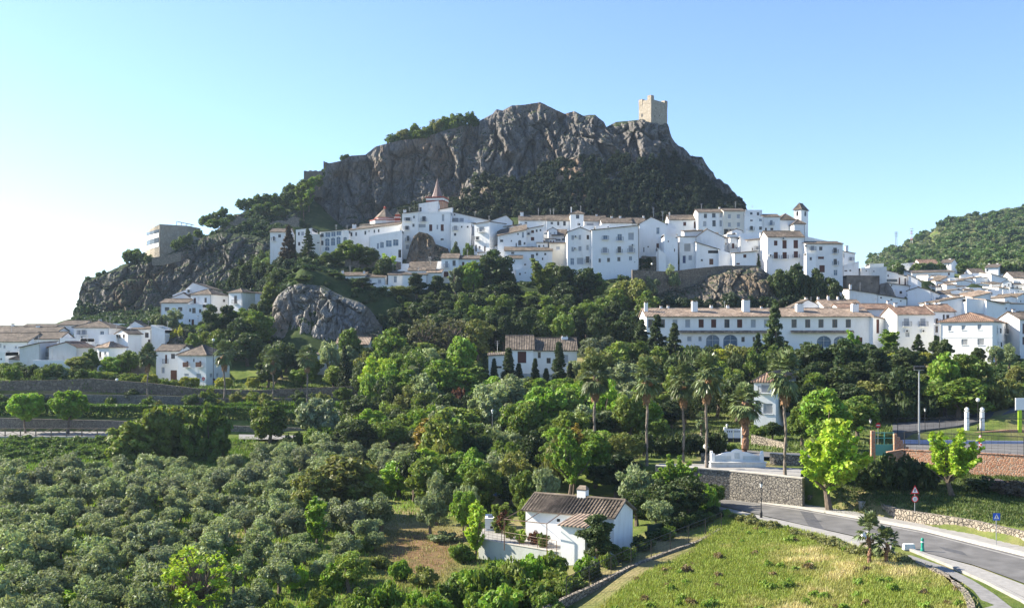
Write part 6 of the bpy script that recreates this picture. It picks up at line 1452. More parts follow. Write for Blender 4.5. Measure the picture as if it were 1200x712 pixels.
for i,(px,ty,w,by,D) in enumerate([(358,208,16,228,393),(366,206,14,226,394),(374,203,14,222,396),(352,216,16,238,390),(362,218,18,244,388),(356,230,18,254,384)]):
    T2('poplar',px,ty,w,by,D,['mid2','bright2','mid'][i%3],'bright bush in front of the squat ruined tower on the left ridge','bushes by the ruined tower')
pts=[]
for i in range(200):
    px=rs.uniform(235,350); k=rs.rand(); D=330+k*52; 
    x=(px-CX)/F*D; z=ground(x,D); s=rs.uniform(.2,.45); pts.append((x,D,z-.8,s,s))
mass('slope_scrub','patchy green scrub covering the slope between the left cliff and the castle rock','scrub',pts,BRO,(.045,.085,.028),per=.3,rs=rs)
pts=[]
for i in range(60):
    px=rs.choice([rs.uniform(90,115),rs.uniform(170,330)]); D=rs.uniform(322,332); yb=np.interp(px,[86,190,240,280,330],[380,374,360,342,326])
    s=rs.uniform(.5,.95); pts.append(((px-CX)/F*D,D,CZ+(HY-yb)/F*D-3,s,s*rs.uniform(.8,1.6)))
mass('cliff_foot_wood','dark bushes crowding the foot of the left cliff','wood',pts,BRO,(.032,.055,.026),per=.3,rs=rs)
pts=[]
for i in range(26):
    px=rs.uniform(765,945); D=rs.uniform(255,260); yb=np.interp(px,[742,860,945],[372,366,366])
    s=rs.uniform(.4,.8); pts.append(((px-CX)/F*D,D-2,CZ+(HY-yb)/F*D-1,s,s))
mass('terrace_foot_scrub','dark scrub at the foot of the rock terrace behind the long building','scrub',pts,BRO,(.035,.06,.028),per=.3,rs=rs)
# far hill on the right: olives and scrub
pts=[];pts2=[]
for i in range(1900):
    px=rs.uniform(1002,1260); D=rs.uniform(430,830)**1.0; x=(px-CX)/F*D; z=ground(x,D)
    vis=HY-(z-CZ)*F/D
    if vis>325: continue
    s=rs.uniform(.6,1.35)
    (pts if rs.rand()<.62 else pts2).append((x,D,z-.3,s*1.2,s))
mass('hill_olives','olive trees dotted over the far right hill','wood',pts,OLI,(.15,.18,.09),per=.10,rs=rs)
mass('hill_scrub','darker scrub and oaks mixed over the far right hill','scrub',[(a,b,c,d*.8,e*.7) for a,b,c,d,e in pts2],BRO,(.075,.125,.035),per=.07,rs=rs)
def tufts(name,label,pts,h,color,rs,n=7,sp=.22,w=.03,cat='grass'):
    P=np.asarray(pts,float); k=len(P)*n; B=np.repeat(P,n,0)+np.concatenate([rs.normal(size=(k,2))*sp,np.zeros((k,1))],1)
    a=rs.rand(k)*6.28; l=h*(.5+rs.rand(k)); d=np.stack([np.cos(a)*.35*l,np.sin(a)*.35*l,l],1); s=np.stack([-np.sin(a),np.cos(a),0*a],1)*w
    V=np.stack([B-s,B+s,B+d*.6+s*.8,B+d],1).reshape(-1,3); V[:,2]-=.03
    me=leafmesh(name,V,'leafsoft'); o=link(bpy.data.objects.new(name,me)); o.color=(*color,1); tag(o,label,cat,None,'stuff'); return o
M['pathmat']=simple('worn_path_concrete',(.20,.195,.19),.9,.18,2)
# ================================================================== foreground: road, walls, cottage, street furniture
def ribbon(name,L1,L2,z,mt,sub=6,kind='structure',crv=None,th=None):
    mb=MB(); n=max(len(L1),len(L2))
    def rs_(L_,m):
        L_=[Vector(p) for p in L_]; d=[0]
        for a,b in zip(L_,L_[1:]): d.append(d[-1]+(b-a).length)
        out=[]
        for i in range(m):
            t=d[-1]*i/(m-1); k=max(j for j in range(len(d)) if d[j]<=t+1e-6); k=min(k,len(L_)-2); f=(t-d[k])/max(1e-6,d[k+1]-d[k]); out.append(L_[k].lerp(L_[k+1],f))
        return out
    m=n*sub; A=rs_(L1,m); B=rs_(L2,m)
    for i in range(m-1):
        if th: mb.hexa([(A[i].x,A[i].y,z-.4),(B[i].x,B[i].y,z-.4),(B[i+1].x,B[i+1].y,z-.4),(A[i+1].x,A[i+1].y,z-.4)],[(A[i].x,A[i].y,z+th),(B[i].x,B[i].y,z+th),(B[i+1].x,B[i+1].y,z+th),(A[i+1].x,A[i+1].y,z+th)])
        else: mb.face([(A[i].x,A[i].y,z),(B[i].x,B[i].y,z),(B[i+1].x,B[i+1].y,z),(A[i+1].x,A[i+1].y,z)])
    o=mb.build(name,M[mt]); tag(o,kind=kind); return o
Z=13.0
g=lambda pts,z=Z:[onz(a,b,z).xy for a,b in pts]
def ext(L_,a,b):   # lengthen both ends so that the road carries on outside the frame
    L_=[Vector(p) for p in L_]; return [L_[0]+(L_[0]-L_[1]).normalized()*a]+L_+[L_[-1]+(L_[-1]-L_[-2]).normalized()*b]
far=g([(855,584),(939,596),(1008,608),(1080,621.5),(1140,636.5),(1200,651.5)]); near=g([(855,594.5),(939,614),(999,627),(1080,646),(1143,662),(1200,683)])
ribbon('road',ext(far,22,22),ext(near,20,22),Z+.02,'asphalt')
ribbon('road_edge_line',ext(g([(855,585.2),(939,597.4),(1008,609.6),(1080,623.3),(1140,638.6),(1200,653.8)]),20,20),ext(g([(855,585.7),(939,598.1),(1008,610.4),(1080,624.2),(1140,639.6),(1200,655)]),20,20),Z+.026,'pave')
# pavement on the far side and on the near side
fk=g([(855,582.8),(939,594.4),(1008,606),(1080,619),(1140,633.5),(1200,648)],Z); fk2=g([(855,580.5),(939,589.5),(1008,599),(1080,611.5),(1140,625),(1200,640)],Z)
ribbon('far_kerb',ext(far,20,20),ext(fk,20,20),Z,'kerb',th=.13)
ribbon('far_pavement',ext(fk,20,20),ext(fk2,20,20),Z,'pave',th=.10)
nk=g([(850,595.5),(939,615.5),(999,629),(1045,640)]); nk2=g([(850,599),(939,622),(990,640),(1040,654)])
ribbon('near_pavement',ext(nk,14,.01),ext(nk2,14,.01),Z,'pave',th=.10)
# sidewalk between road and kerb line at the right, path and kerbs
ribbon('verge',g([(1088,648.5),(1143,663.5),(1200,685),(1240,704)]),g([(1068,641),(1112,660),(1156,678),(1205,702)]),Z+.03,'pave',kind='structure')
ribbon('white_kerb',g([(1062,641),(1110,660),(1155,679.5),(1200,702),(1230,722)]),g([(1060,642),(1109,661.8),(1153.5,681.6),(1198,704.8),(1226,724.8)]),Z,'pave',th=.15)
ribbon('path',g([(1068,651),(1110,665),(1140,680),(1165,696),(1188,714),(1204,735)]),g([(1046,647),(1098,671),(1125,681),(1141,692),(1152,706),(1158,730)]),Z+.05,'pathmat')
def wallline(name,label,cat,pts,th,mt,cap=None,capm='kerb',group=None):
    """pts: (x,y,zbottom,ztop) along the visible face, thickness behind it"""
    mb=MB(); cb=MB(); P=[Vector((p[0],p[1],0)) for p in pts]; n=len(P); off=[]
    for i in range(n):
        d=(P[min(i+1,n-1)]-P[max(i-1,0)]).normalized(); nn=Vector((-d.y,d.x,0))
        if nn.y<0: nn=-nn
        off.append(nn*th)
    for i in range(n-1):
        a,b,c,d=P[i],P[i+1],P[i+1]+off[i+1],P[i]+off[i]
        mb.hexa([(a.x,a.y,pts[i][2]),(b.x,b.y,pts[i+1][2]),(c.x,c.y,pts[i+1][2]),(d.x,d.y,pts[i][2])],[(a.x,a.y,pts[i][3]),(b.x,b.y,pts[i+1][3]),(c.x,c.y,pts[i+1][3]),(d.x,d.y,pts[i][3])])
        if cap:
            o0,o1=off[i].normalized()*.06,off[i+1].normalized()*.06
            a,b,c,d=a-o0,b-o1,c+o1,d+o0
            cb.hexa([(a.x,a.y,pts[i][3]+.003),(b.x,b.y,pts[i+1][3]+.003),(c.x,c.y,pts[i+1][3]+.003),(d.x,d.y,pts[i][3]+.003)],[(a.x,a.y,pts[i][3]+cap),(b.x,b.y,pts[i+1][3]+cap),(c.x,c.y,pts[i+1][3]+cap),(d.x,d.y,pts[i][3]+cap)])
    c=P[n//2]
    r=empty(name,(c.x,c.y,min(p[2] for p in pts)),label,cat,group); mb.build('masonry',M[mt],r)
    if cap: cb.build('coping',M[capm],r)
    return r
def wp(px,ytop,D,zb=None,hh=None):
    a=at(px,ytop,D); return (a.x,a.y,(a.z-hh) if hh else (zb if zb is not None else a.z-4),a.z)
# curved wall beside the path
cw=[(1008,636),(1040,646),(1075,660),(1105,673),(1123,684),(1134,694),(1141,708),(1144,730)]
wallline('curved_garden_wall','low curved stone wall with pale coping between the meadow and the path','low wall',[(*p,12.0,13.32) for p in g(cw,13.3)],.35,'drystone',.06,'drystone')
# low wall behind the road
lw=[(969,589,582),(1020,599,586.5),(1050,609,596),(1101,618.5,603.5),(1140,624.5,609.5),(1200,639.5,623),(1250,653,636)]
pts=[]
for px,yb,yt in lw:
    p=onz(px,yb,Z); pts.append((p.x,p.y,Z-.5,CZ+(HY-yt)/F*p.y))
wallline('low_roadside_wall','long low rubble wall along the far side of the road','low wall',pts,.5,'drystone')
a=onz(945,588,Z); b=onz(969,590,Z)
wallline('drain_wall','short rubble wall piece left of the dark culvert gap','low wall',[(a.x-.2,a.y-2,Z-.4,Z+1.0),(b.x+.2,b.y,Z-.4,Z+1.1)],.4,'drystone')
# big stone wall
bw=[(768,594,546),(810,589,548.5),(855,584,552),(900,588,556.5),(940,592,561)]
pts=[]
for px,yb,yt in bw:
    D=np.interp(px,[768,855,940],[112.5,110,105]); p=at(px,0,D); pts.append((p.x,p.y,11.5,CZ+(HY-yt)/F*D))
e=pts[-1]; pts.append((e[0]+1.0,e[1]+5.5,11.5,e[3]))
wallline('big_stone_wall','high retaining wall of dark rubble stone below the palms','stone wall',pts[:-1],.6,'stone',.12,'concrete')
wallline('stone_wall_return','side return of the high stone wall running back from the road','stone wall',[(e[0]+.01,e[1]+.62,11.5,e[3]),(e[0]+1.2,e[1]+6,11.5,e[3]-.2)],.5,'stone')
ribbon('palm_terrace',[at(772,0,112.9).xy,at(850,0,110.8).xy,at(938,0,106.2).xy],[at(772,0,118).xy,at(850,0,117).xy,at(940,0,113).xy],15.98,'pave')
# ornate white bench
def bench():
    D=115.0; x0=at(833,0,D).x; x1=at(895,0,D).x; W=x1-x0; z0=15.95; ht=lambda y:CZ+(HY-y)/F*D
    r=empty('white_masonry_bench',((x0+x1)/2,D,z0),'long white plastered bench with a wavy back on the palm terrace','bench')
    mb=MB(); mb.box(x0-.1,x1+.1,D-.55,D+.15,z0-.3,z0+.5); mb.box(x0-.2,x1+.2,D-.65,D+.15,z0+.502,z0+.6); mb.build('seat',M['white2'],r)
    mb=MB(); n=48; top=[]
    for i in range(n+1):
        t=i/n; c=abs(t-.5)*2; h=1.35+ .75*max(0,1-((t-.5)/.12)**2)**.5*.8 if abs(t-.5)<.12 else 1.35+.28*math.cos((c-.24)/.76*math.pi)**1*.9+.05
        if t<.05 or t>.95: h=1.75
        top.append(z0+h)
    for i in range(n):
        a,b=x0+W*i/n,x0+W*(i+1)/n; mb.hexa([(a,D+.152,z0-.3),(b,D+.152,z0-.3),(b,D+.5,z0-.3),(a,D+.5,z0-.3)],[(a,D+.152,top[i]),(b,D+.152,top[i+1]),(b,D+.5,top[i+1]),(a,D+.5,top[i])])
    for k in (0,1):
        xx=x0+.02 if k==0 else x1-.42; mb.box(xx,xx+.4,D-.1,D+.148,z0+.602,z0+1.5)
    mb.build('backrest',M['white'],r)
    mb=MB(); xc=(x0+x1)/2; mb.box(xc-.28,xc+.28,D+.10,D+.15,z0+.9,z0+1.55); mb.build('plaque',M['palewash'],r)
    mb=MB(); 
    for s in (-1,1): mb.box(xc+s*W*.27-W*.16,xc+s*W*.27+W*.16,D+.12,D+.15,z0+.75,z0+1.2)
    mb.build('relief_panel',M['palewash'],r)
bench()
wallline('terrace_back_wall','low tan wall piece behind the white bench, right of the palms','low wall',[wp(902,531,119,hh=2),wp(945,534,117,hh=2)],.35,'drystone',.06)
wallline('terrace_left_wall','low tan wall end at the left of the white bench','low wall',[wp(822,531,121,hh=2.5),wp(845,532,121,hh=2.5)],.35,'drystone')
wallline('garden_bank_wall','pale stepped garden wall below the palm-side house','garden wall',[wp(880,509,139,hh=2.2),wp(900,514,137,hh=2.2),wp(920,519,133,hh=2.2)],.4,'drystone')
wallline('hedge_foot_wall','grey stone footing wall below the dark clipped hedge','garden wall',[wp(760,519,131,hh=3),wp(850,522,131,hh=3)],.4,'stone')
ribbon('lane',[at(845,0,133).xy,at(900,0,128).xy,at(960,0,126).xy],[at(845,0,126).xy,at(900,0,122).xy,at(960,0,120).xy],16.22,'asphalt')
# gate
a=at(851,0,132); r=empty('driveway_gate',(a.x+.8,a.y,15.9),'white two-leaf metal driveway gate between hedge and thick palm','gate')
zt=at(0,502,132).z; zb=at(0,516,132).z
for i in range(2):
    mb=MB(); x=a.x+i*.95; mb.box(x,x+.9,a.y-.03,a.y+.03,zb+.35,zt); mb.box(x,x+.9,a.y-.025,a.y+.025,zb-.2,zb+.347,1)
    for k in range(3): mb.box(x+.12+.26*k,x+.24+.26*k,a.y-.035,a.y-.031,zt-.45,zt-.25,1)
    mb.build('gate_leaf',[M['white'],M['black']],r)
mb=MB(); 
for x in (a.x-.3,a.x+1.95): mb.box(x,x+.25,a.y-.12,a.y+.12,zb-.5,zt+.2)
mb.build('gate_post',M['white'],r)
# ---- right: brick wall, sports court
bk=[(1040,530,112),(1058,527,112),(1100,529,110),(1150,531,108),(1200,534,106),(1260,538,104)]
wallline('brick_retaining_wall','long sunlit orange brick wall behind the lawn','brick wall',[wp(px,y,D,zb=12) for px,y,D in bk],.4,'brick',.08,'brick')
r=empty('stepped_brick_pillar',at(1050,530,113),'stepped brick pillar beside the turquoise gate','brick pillar')
mb=MB(); p=at(1048,508,113.5)
for i in range(6): mb.box(p.x+i*.32,p.x+(i+1)*.32-.001,p.y,p.y+.4,14,p.z-i*.36)
mb.build('masonry',M['brick'],r)
r=empty('turquoise_gate',at(1036,530,114.5),'turquoise metal court gate with glazed upper half','gate'); p=at(1026,507,114.5); q=at(1047,530,114.5)
mb=MB(); mb.box(p.x,q.x,p.y,p.y+.05,q.z-.3,q.z+.85); mb.build('lower_panel',M['turq'],r)
mb=MB()
for t in (0,.5,1): mb.box(p.x+(q.x-p.x)*t-.04,p.x+(q.x-p.x)*t+.04,p.y-.02,p.y+.05,q.z-.3,p.z+.1)
for z_ in (q.z+.86,(p.z+q.z)/2+.5,p.z): mb.box(p.x,q.x,p.y-.01,p.y+.04,z_,z_+.07)
mb.build('gate_frame',M['turq'],r)
mb=MB(); mb.box(p.x-.5,p.x-.05,p.y-.1,p.y+.3,14,p.z+.25); o=mb.build('gate_brick_pillar',M['brick']); tag(o,'narrow brick pillar at the left of the turquoise gate','brick pillar')
court=[at(1040,0,113).xy,at(1260,0,106).xy]; 
ribbon('sports_court',[at(1045,0,113.2).xy,at(1270,0,106).xy],[at(1045,0,137).xy,at(1270,0,137).xy],16.35,'asphalt')
PADS.append((at(1150,0,124).x,124,1,0,17,14,16.2,3,'set'))
wallline('lilac_court_wall','pale lilac low wall along the far side of the court','court wall',[wp(1058,515,137.5,hh=3),wp(1150,516,137.5,hh=3),wp(1270,517,137.5,hh=3)],.25,'lilac')
wallline('upper_brick_wall','red brick wall above the lilac court wall at the right margin','brick wall',[wp(1140,507,141,hh=4),wp(1182,504,141,hh=4),wp(1270,504,141,hh=4)],.3,'brick',.08,'brick')
def fence(name,label,pts,hgt,step,mesh=True,mt='iron',th=.05,rows=6,px_step=.9):
    c=pts[len(pts)//2]; r=empty(name,(c[0],c[1],c[2]),label,'fence')
    for (a,b) in zip(pts,pts[1:]):
        a,b=Vector(a),Vector(b); n=max(1,int((b-a).length/step))
        for i in range(n+1):
            if i==n and b!=Vector(pts[-1]): continue
            p=a.lerp(b,i/n); mb=MB(); mb.tube([(p.x,p.y,p.z-.3),(p.x,p.y,p.z+hgt)],th,6); mb.build('post',M[mt],r)
        mb=MB(); mb.tube([a+Vector((0,0,hgt)),b+Vector((0,0,hgt))],th*.8,5,cap=False)
        if mesh:
            for k in range(1,rows): mb.tube([a+Vector((0,0,hgt*k/rows)),b+Vector((0,0,hgt*k/rows))],.012,3,cap=False)
            m=int((b-a).length/px_step)
            for k in range(m): p=a.lerp(b,k/m); mb.tube([p,p+Vector((0,0,hgt))],.01,3,cap=False)
        mb.build('mesh_panel' if mesh else 'rail',M[mt],r)
    return r
f=lambda px,y,D:tuple(at(px,y,D))
fence('court_fence','tall grey-green mesh fence along the near side of the court',[f(1060,527,111.9),f(1118,530,109.4),f(1200,534,105.8),f(1262,538,103.8)],2.0,5.2,px_step=.6)
fence('court_back_fence','tall mesh fence on the far side of the court',[f(1052,516,138),f(1150,516,138),f(1262,517,138)],3.0,5.0,px_step=.8)
# goal
r=empty('handball_goal',f(1150,531,124),'red and white striped goal on the court','goal')
mb=MB(); p=at(1150,531,124); p.z=16.4
for i in range(8): mb.box(p.x-.05,p.x+.05,p.y,p.y+.1,p.z+i*.25,p.z+(i+1)*.25,i%2)
mb.build('post',[M['signred'],M['signwhite']],r)
mb=MB()
for i in range(8): mb.box(p.x-.05+.9,p.x+.05+.9,p.y+2.4,p.y+2.5,p.z+i*.25,p.z+(i+1)*.25,i%2)
mb.build('post',[M['signred'],M['signwhite']],r)
mb=MB()
for i in range(9): t=i/9; t2=(i+1)/9; mb.hexa([(p.x-.05+.9*t,p.y+.1+2.3*t,p.z+2),(p.x+.05+.9*t,p.y+.1+2.3*t,p.z+2),(p.x+.05+.9*t2,p.y+.1+2.3*t2,p.z+2),(p.x-.05+.9*t2,p.y+.1+2.3*t2,p.z+2)],[(p.x-.05+.9*t,p.y+.1+2.3*t,p.z+2.1),(p.x+.05+.9*t,p.y+.1+2.3*t,p.z+2.1),(p.x+.05+.9*t2,p.y+.1+2.3*t2,p.z+2.1),(p.x-.05+.9*t2,p.y+.1+2.3*t2,p.z+2.1)],i%2)
mb.build('crossbar',[M['signred'],M['signwhite']],r)
# white entrance pillars with globes, billboard
for px,l in ((1133,'left white round pillar with a globe lamp beyond the court'),(1151,'right white round pillar with a globe lamp beyond the court')):
    p=at(px,505,143); p.z=17.3; zt=at(0,482,143).z; r=empty('gate_pillar',p,l,'pillar')
    mb=MB(); mb.lathe(p,[(.0,-.5),(.42,-.5),(.42,.2),(.34,.25),(.30,zt-p.z-.1),(.4,zt-p.z),(0,zt-p.z)],12); mb.build('shaft',M['white'],r)
    mb=MB(); mb.lathe((p.x,p.y,zt),[(0,0),(.2,.05),(.32,.3),(.22,.52),(0,.62)],12); mb.build('globe_lamp',M['globe'],r,smooth=True)
p=at(1197,505,141); r=empty('billboard',(p.x,p.y,17),'blank white billboard on a lime green post at the right margin','billboard')
mb=MB(); a=at(1190,480,141); b=at(1216,466,141); mb.box(a.x,b.x,a.y-.08,a.y+.08,a.z,b.z); mb.build('panel',M['signwhite'],r)
mb=MB(); mb.box(a.x+.35,a.x+.85,a.y-.07,a.y+.07,16.6,a.z-.003); mb.build('post',M['lime'],r)
mb=MB(); a=at(1170,495,150); mb.box(a.x,a.x+6,a.y,a.y+.25,17,a.z+.3); o=mb.build('white_garden_wall',M['white2']); tag(o,'white garden wall beside the billboard','garden wall')
# upper road climbing to the right, with its dry bank wall
up1=[(1046,0,137.8,17.7),(1120,0,146,17.95),(1165,0,150,18.9),(1200,0,150,20.2),(1260,0,150,22)]; up2=[(1046,0,152,17.9),(1120,0,156,18.5),(1165,0,158,19.5),(1200,0,158,20.6),(1260,0,158,22.4)]
mb=MB()
A=[at(a,0,d).xy for a,_,d,_ in up1]; B=[at(a,0,d).xy for a,_,d,_ in up2]
for i in range(4):
    q=[(A[i].x,A[i].y,up1[i][3]),(A[i+1].x,A[i+1].y,up1[i+1][3]),(B[i+1].x,B[i+1].y,up2[i+1][3]),(B[i].x,B[i].y,up2[i][3])]; mb.hexa([(a_,b_,c_-1.2) for a_,b_,c_ in q],q)
o=mb.build('upper_road',M['asphalt2']); tag(o,kind='structure')
wallline('bank_wall','low dry-stone edge wall of the upper road','low wall',[wp(1040,500,153,hh=2),wp(1100,489,157,hh=2),wp(1165,478,159.5,hh=2),(*at(1200,0,159.5).xy,18,21.2),(*at(1250,0,159.5).xy,20,23.4)],.5,'drystone')
# ---- lamps
def lamp(px,ybase,ytop,D,label,kind='globe',rad=.05,col='iron'):
    p=at(px,ybase,D); zt=at(px,ytop,D).z; r=empty('street_lamp',p,label,'street lamp')
    mb=MB(); h=zt-p.z
    mb.lathe(p,[(0,-.4),(.13,-.4),(.13,.5),(.08,.6),(rad,.8),(rad*.8,h-.55)],8)
    if kind=='lantern':
        mb.lathe(p,[(rad*.8,h-.55),(.12,h-.5),(.05,h-.47),(0,h-.47)],8); mb.build('pole',M[col],r)
        mb=MB(); mb.lathe(p,[(.07,h-.46),(.17,h-.1),(.0,h-.1)],6); mb.build('glass',M['globe'],r)
        mb=MB(); mb.lathe(p,[(0,h-.1),(.21,h-.09),(.09,h+.03),(0.02,h+.1),(0,h+.16)],6); mb.build('cap',M[col],r)
    elif kind=='globe':
        mb.build('pole',M[col],r); mb=MB(); mb.lathe(p,[(0,h-.56),(.2,h-.48),(.28,h-.28),(.2,h-.06),(0,h)],12); mb.build('globe_lamp',M['globe'],r,smooth=True)
    return r
p=onz(892,606,13.1); lamp(892,606,565,p.y,'black lantern post on the near pavement of the road','lantern')
lamp(27,466,447,192,'lamp post with small white globe on the left terrace'); lamp(137,463,443,191,'lamp post with white globe on top of the terrace wall')
lamp(250,450,396.5,203,'tall lamp with big white globe above the box balcony house',rad=.07)
lamp(480,462,438,178,'pale lamp post below the half-bare trees',col='metal'); lamp(1146,505,466,143,'tall lamp post with globe between the two white pillars'); lamp(1084,508,478,142,'lantern post left of the court behind the floodlights','lantern')
lamp(1020,520,491,131,'lamp post with pale head left of the no entry sign','lantern'); lamp(827,545,520,113.8,'small pale lamp post left of the white bench','globe',.04,'metal')
lamp(764,320,308,266,'small globe lamp on the terrace wall below the antenna gable'); lamp(852,516,497,136,'lamp post beside the white gate','lantern',.04,'metal')
lamp(232,384,370,259,'small lamp beside the hillside balcony house door','lantern',.04); lamp(577,510,480,150,'slim lamp post in the middle belt, left','lantern',.04,'metal'); lamp(586,520,492,148,'slim lamp post in the middle belt, right','lantern',.04,'metal')
# floodlight pole
p=at(1077,522,136); zt=at(0,433,136).z; r=empty('floodlight_mast',p,'tall grey floodlight mast with two pairs of lamps beside the court','floodlight')
mb=MB(); mb.lathe(p,[(0,-1.2),(.16,-1.2),(.13,4),(.09,zt-p.z)],8); mb.build('mast',M['metal'],r)
mb=MB(); mb.box(p.x-.65,p.x+.65,p.y-.06,p.y+.06,zt-.08,zt+.06); mb.build('crossarm',M['metal'],r)
for s in (-.55,-.2,.25,.55):
    mb=MB(); mb.hexa([(p.x+s-.16,p.y-.3,zt+.02),(p.x+s+.16,p.y-.3,zt+.02),(p.x+s+.14,p.y+.2,zt+.1),(p.x+s-.14,p.y+.2,zt+.1)],[(p.x+s-.16,p.y-.36,zt+.4),(p.x+s+.16,p.y-.36,zt+.4),(p.x+s+.14,p.y+.1,zt+.55),(p.x+s-.14,p.y+.1,zt+.55)]); mb.build('floodlight',M['black'],r)
# ---- signs
def post(r,p,h,rad=.035,m='metal'): mb=MB(); mb.tube([(p.x,p.y,p.z-.3),(p.x,p.y,p.z+h)],rad,7); mb.build('post',M[m],r)
def disc(mb,x,y,z,r0,y_,m,n=20): mb.face([(x+r0*math.cos(2*math.pi*k/n),y_,z+r0*math.sin(2*math.pi*k/n)) for k in range(n)],m)
def plate(mb,pts,y,m): mb.face([(a,y,b) for a,b in pts],m)
p=onz(1072,611,13.15); r=empty('warning_and_speed_sign',p,'red-edged triangular sign over a round speed sign beyond the road','road sign'); post(r,p,2.85)
mb=MB(); zc=p.z+2.95; s=.42
def tri(k,y,m): plate(mb,[(p.x-s*k,zc-.3*k-.02),(p.x+s*k,zc-.3*k-.02),(p.x,zc+.5*k)],y,m)
tri(1,p.y-.05,0); tri(.66,p.y-.055,1); mb.face([(p.x+s,p.y-.045,zc-.32),(p.x-s,p.y-.045,zc-.32),(p.x,p.y-.045,zc+.5)],3)
for (a,b,c,d) in ((-.03,-.02,.05,.16),(-.07,-.13,-.01,0),(.02,-.13,.06,0),(-.08,.03,.0,.08)): plate(mb,[(p.x+a,zc+b),(p.x+c,zc+b),(p.x+c,zc+d),(p.x+a,zc+d)],p.y-.06,2)
mb.build('triangle_plate',[M['signred'],M['signwhite'],M['black'],M['metal']],r)
mb=MB(); zc=p.z+2.15; disc(mb,p.x,0,zc,.32,p.y-.05,0); disc(mb,p.x,0,zc,.23,p.y-.055,1); disc(mb,p.x,0,zc,.32,p.y-.045,3)
for x0 in (-.13,.03):   # the digits 3 0... built as segments
    segs=[(0,.11,.1,.135),(0,-.135,.1,-.11),(.078,-.12,.1,.12)]+([(0,-.012,.09,.012)] if x0<0 else [(0,-.12,.022,.12)])
    for (a,b,c,d) in segs: plate(mb,[(p.x+x0+a,zc+b),(p.x+x0+c,zc+b),(p.x+x0+c,zc+d),(p.x+x0+a,zc+d)],p.y-.06,2)
mb.build('round_plate',[M['signred'],M['signwhite'],M['black'],M['metal']],r)
p=onz(1167.5,638,13.15); r=empty('crossing_sign',p,'blue square pedestrian crossing sign beyond the road','road sign'); post(r,p,2.5)
mb=MB(); zc=p.z+2.35; q=.3; plate(mb,[(p.x-q,zc-q),(p.x+q,zc-q),(p.x+q,zc+q),(p.x-q,zc+q)],p.y-.05,0); plate(mb,[(p.x-.22,zc-.18),(p.x+.22,zc-.18),(p.x,zc+.22)],p.y-.055,1)
plate(mb,[(p.x-.03,zc-.05),(p.x+.03,zc-.05),(p.x+.03,zc+.1),(p.x-.03,zc+.1)],p.y-.06,2); plate(mb,[(p.x-.08,zc-.15),(p.x-.04,zc-.15),(p.x+.01,zc-.05),(p.x-.03,zc-.05)],p.y-.06,2); plate(mb,[(p.x+.04,zc-.15),(p.x+.08,zc-.15),(p.x+.03,zc-.05),(p.x-.01,zc-.05)],p.y-.06,2)
plate(mb,[(p.x+q,zc-q),(p.x-q,zc-q),(p.x-q,zc+q),(p.x+q,zc+q)],p.y-.045,3)
mb.build('square_plate',[M['signblue'],M['signwhite'],M['black'],M['metal']],r)
for (px,yb,yt,D,l) in ((1029,522,498,133,'round no entry sign left of the turquoise gate'),(238.5,458,443.5,199,'round no entry sign in front of the box balcony house')):
    p=at(px,yb,D); h=at(px,yt,D).z-p.z; r=empty('no_entry_sign',p,l,'road sign'); post(r,p,h-.05)
    mb=MB(); zc=p.z+h; disc(mb,p.x,0,zc,.33,p.y-.05,0); plate(mb,[(p.x-.24,zc-.05),(p.x+.24,zc-.05),(p.x+.24,zc+.05),(p.x-.24,zc+.05)],p.y-.056,1); disc(mb,p.x,0,zc,.33,p.y-.045,2)
    mb.build('plate',[M['signred'],M['signwhite'],M['metal']],r)
p=onz(1081,644,13.1); r=empty('bollard',p,'short green roadside bollard with white ring','bollard')
mb=MB(); mb.lathe(p,[(0,-.1),(.16,-.1),(.15,.1),(.12,.15),(.12,.62)],12); mb.lathe(p,[(.12,.72),(.12,.9),(.08,.98),(0,1.0)],12); mb.build('body',M['plastic_green'],r)
mb=MB(); mb.lathe(p,[(.122,.62),(.122,.72)],12); mb.build('ring',M['signwhite'],r)
for (px,y,w,h,l) in ((1014,629.5,.75,.5,'white concrete block behind the taller short palm'),(1065,642,.95,.38,'low green-white concrete block beside the bollard')):
    p=onz(px,y,13.1); mb=MB(); mb.hexa([(p.x-w/2,p.y-.25,p.z-.1),(p.x+w/2,p.y-.25,p.z-.1),(p.x+w/2,p.y+.25,p.z-.1),(p.x-w/2,p.y+.25,p.z-.1)],[(p.x-w/2+.07,p.y-.18,p.z+h),(p.x+w/2-.07,p.y-.18,p.z+h),(p.x+w/2-.07,p.y+.18,p.z+h),(p.x-w/2+.07,p.y+.18,p.z+h)])
    o=mb.build('concrete_block',M['white2']); tag(o,l,'concrete block')
p=onz(1010,599,13.1); mb=MB(); mb.box(p.x-.25,p.x+.25,p.y-.2,p.y+.2,p.z-.1,p.z+.95); mb.box(p.x-.3,p.x+.3,p.y-.25,p.y+.25,p.z+.953,p.z+1.02); o=mb.build('utility_box',M['metal']); tag(o,'small grey utility box on the far pavement','utility box')
PADS.append((at(375,0,166).x,166,1,0,18,4.4,14.25,3.0,'set'))
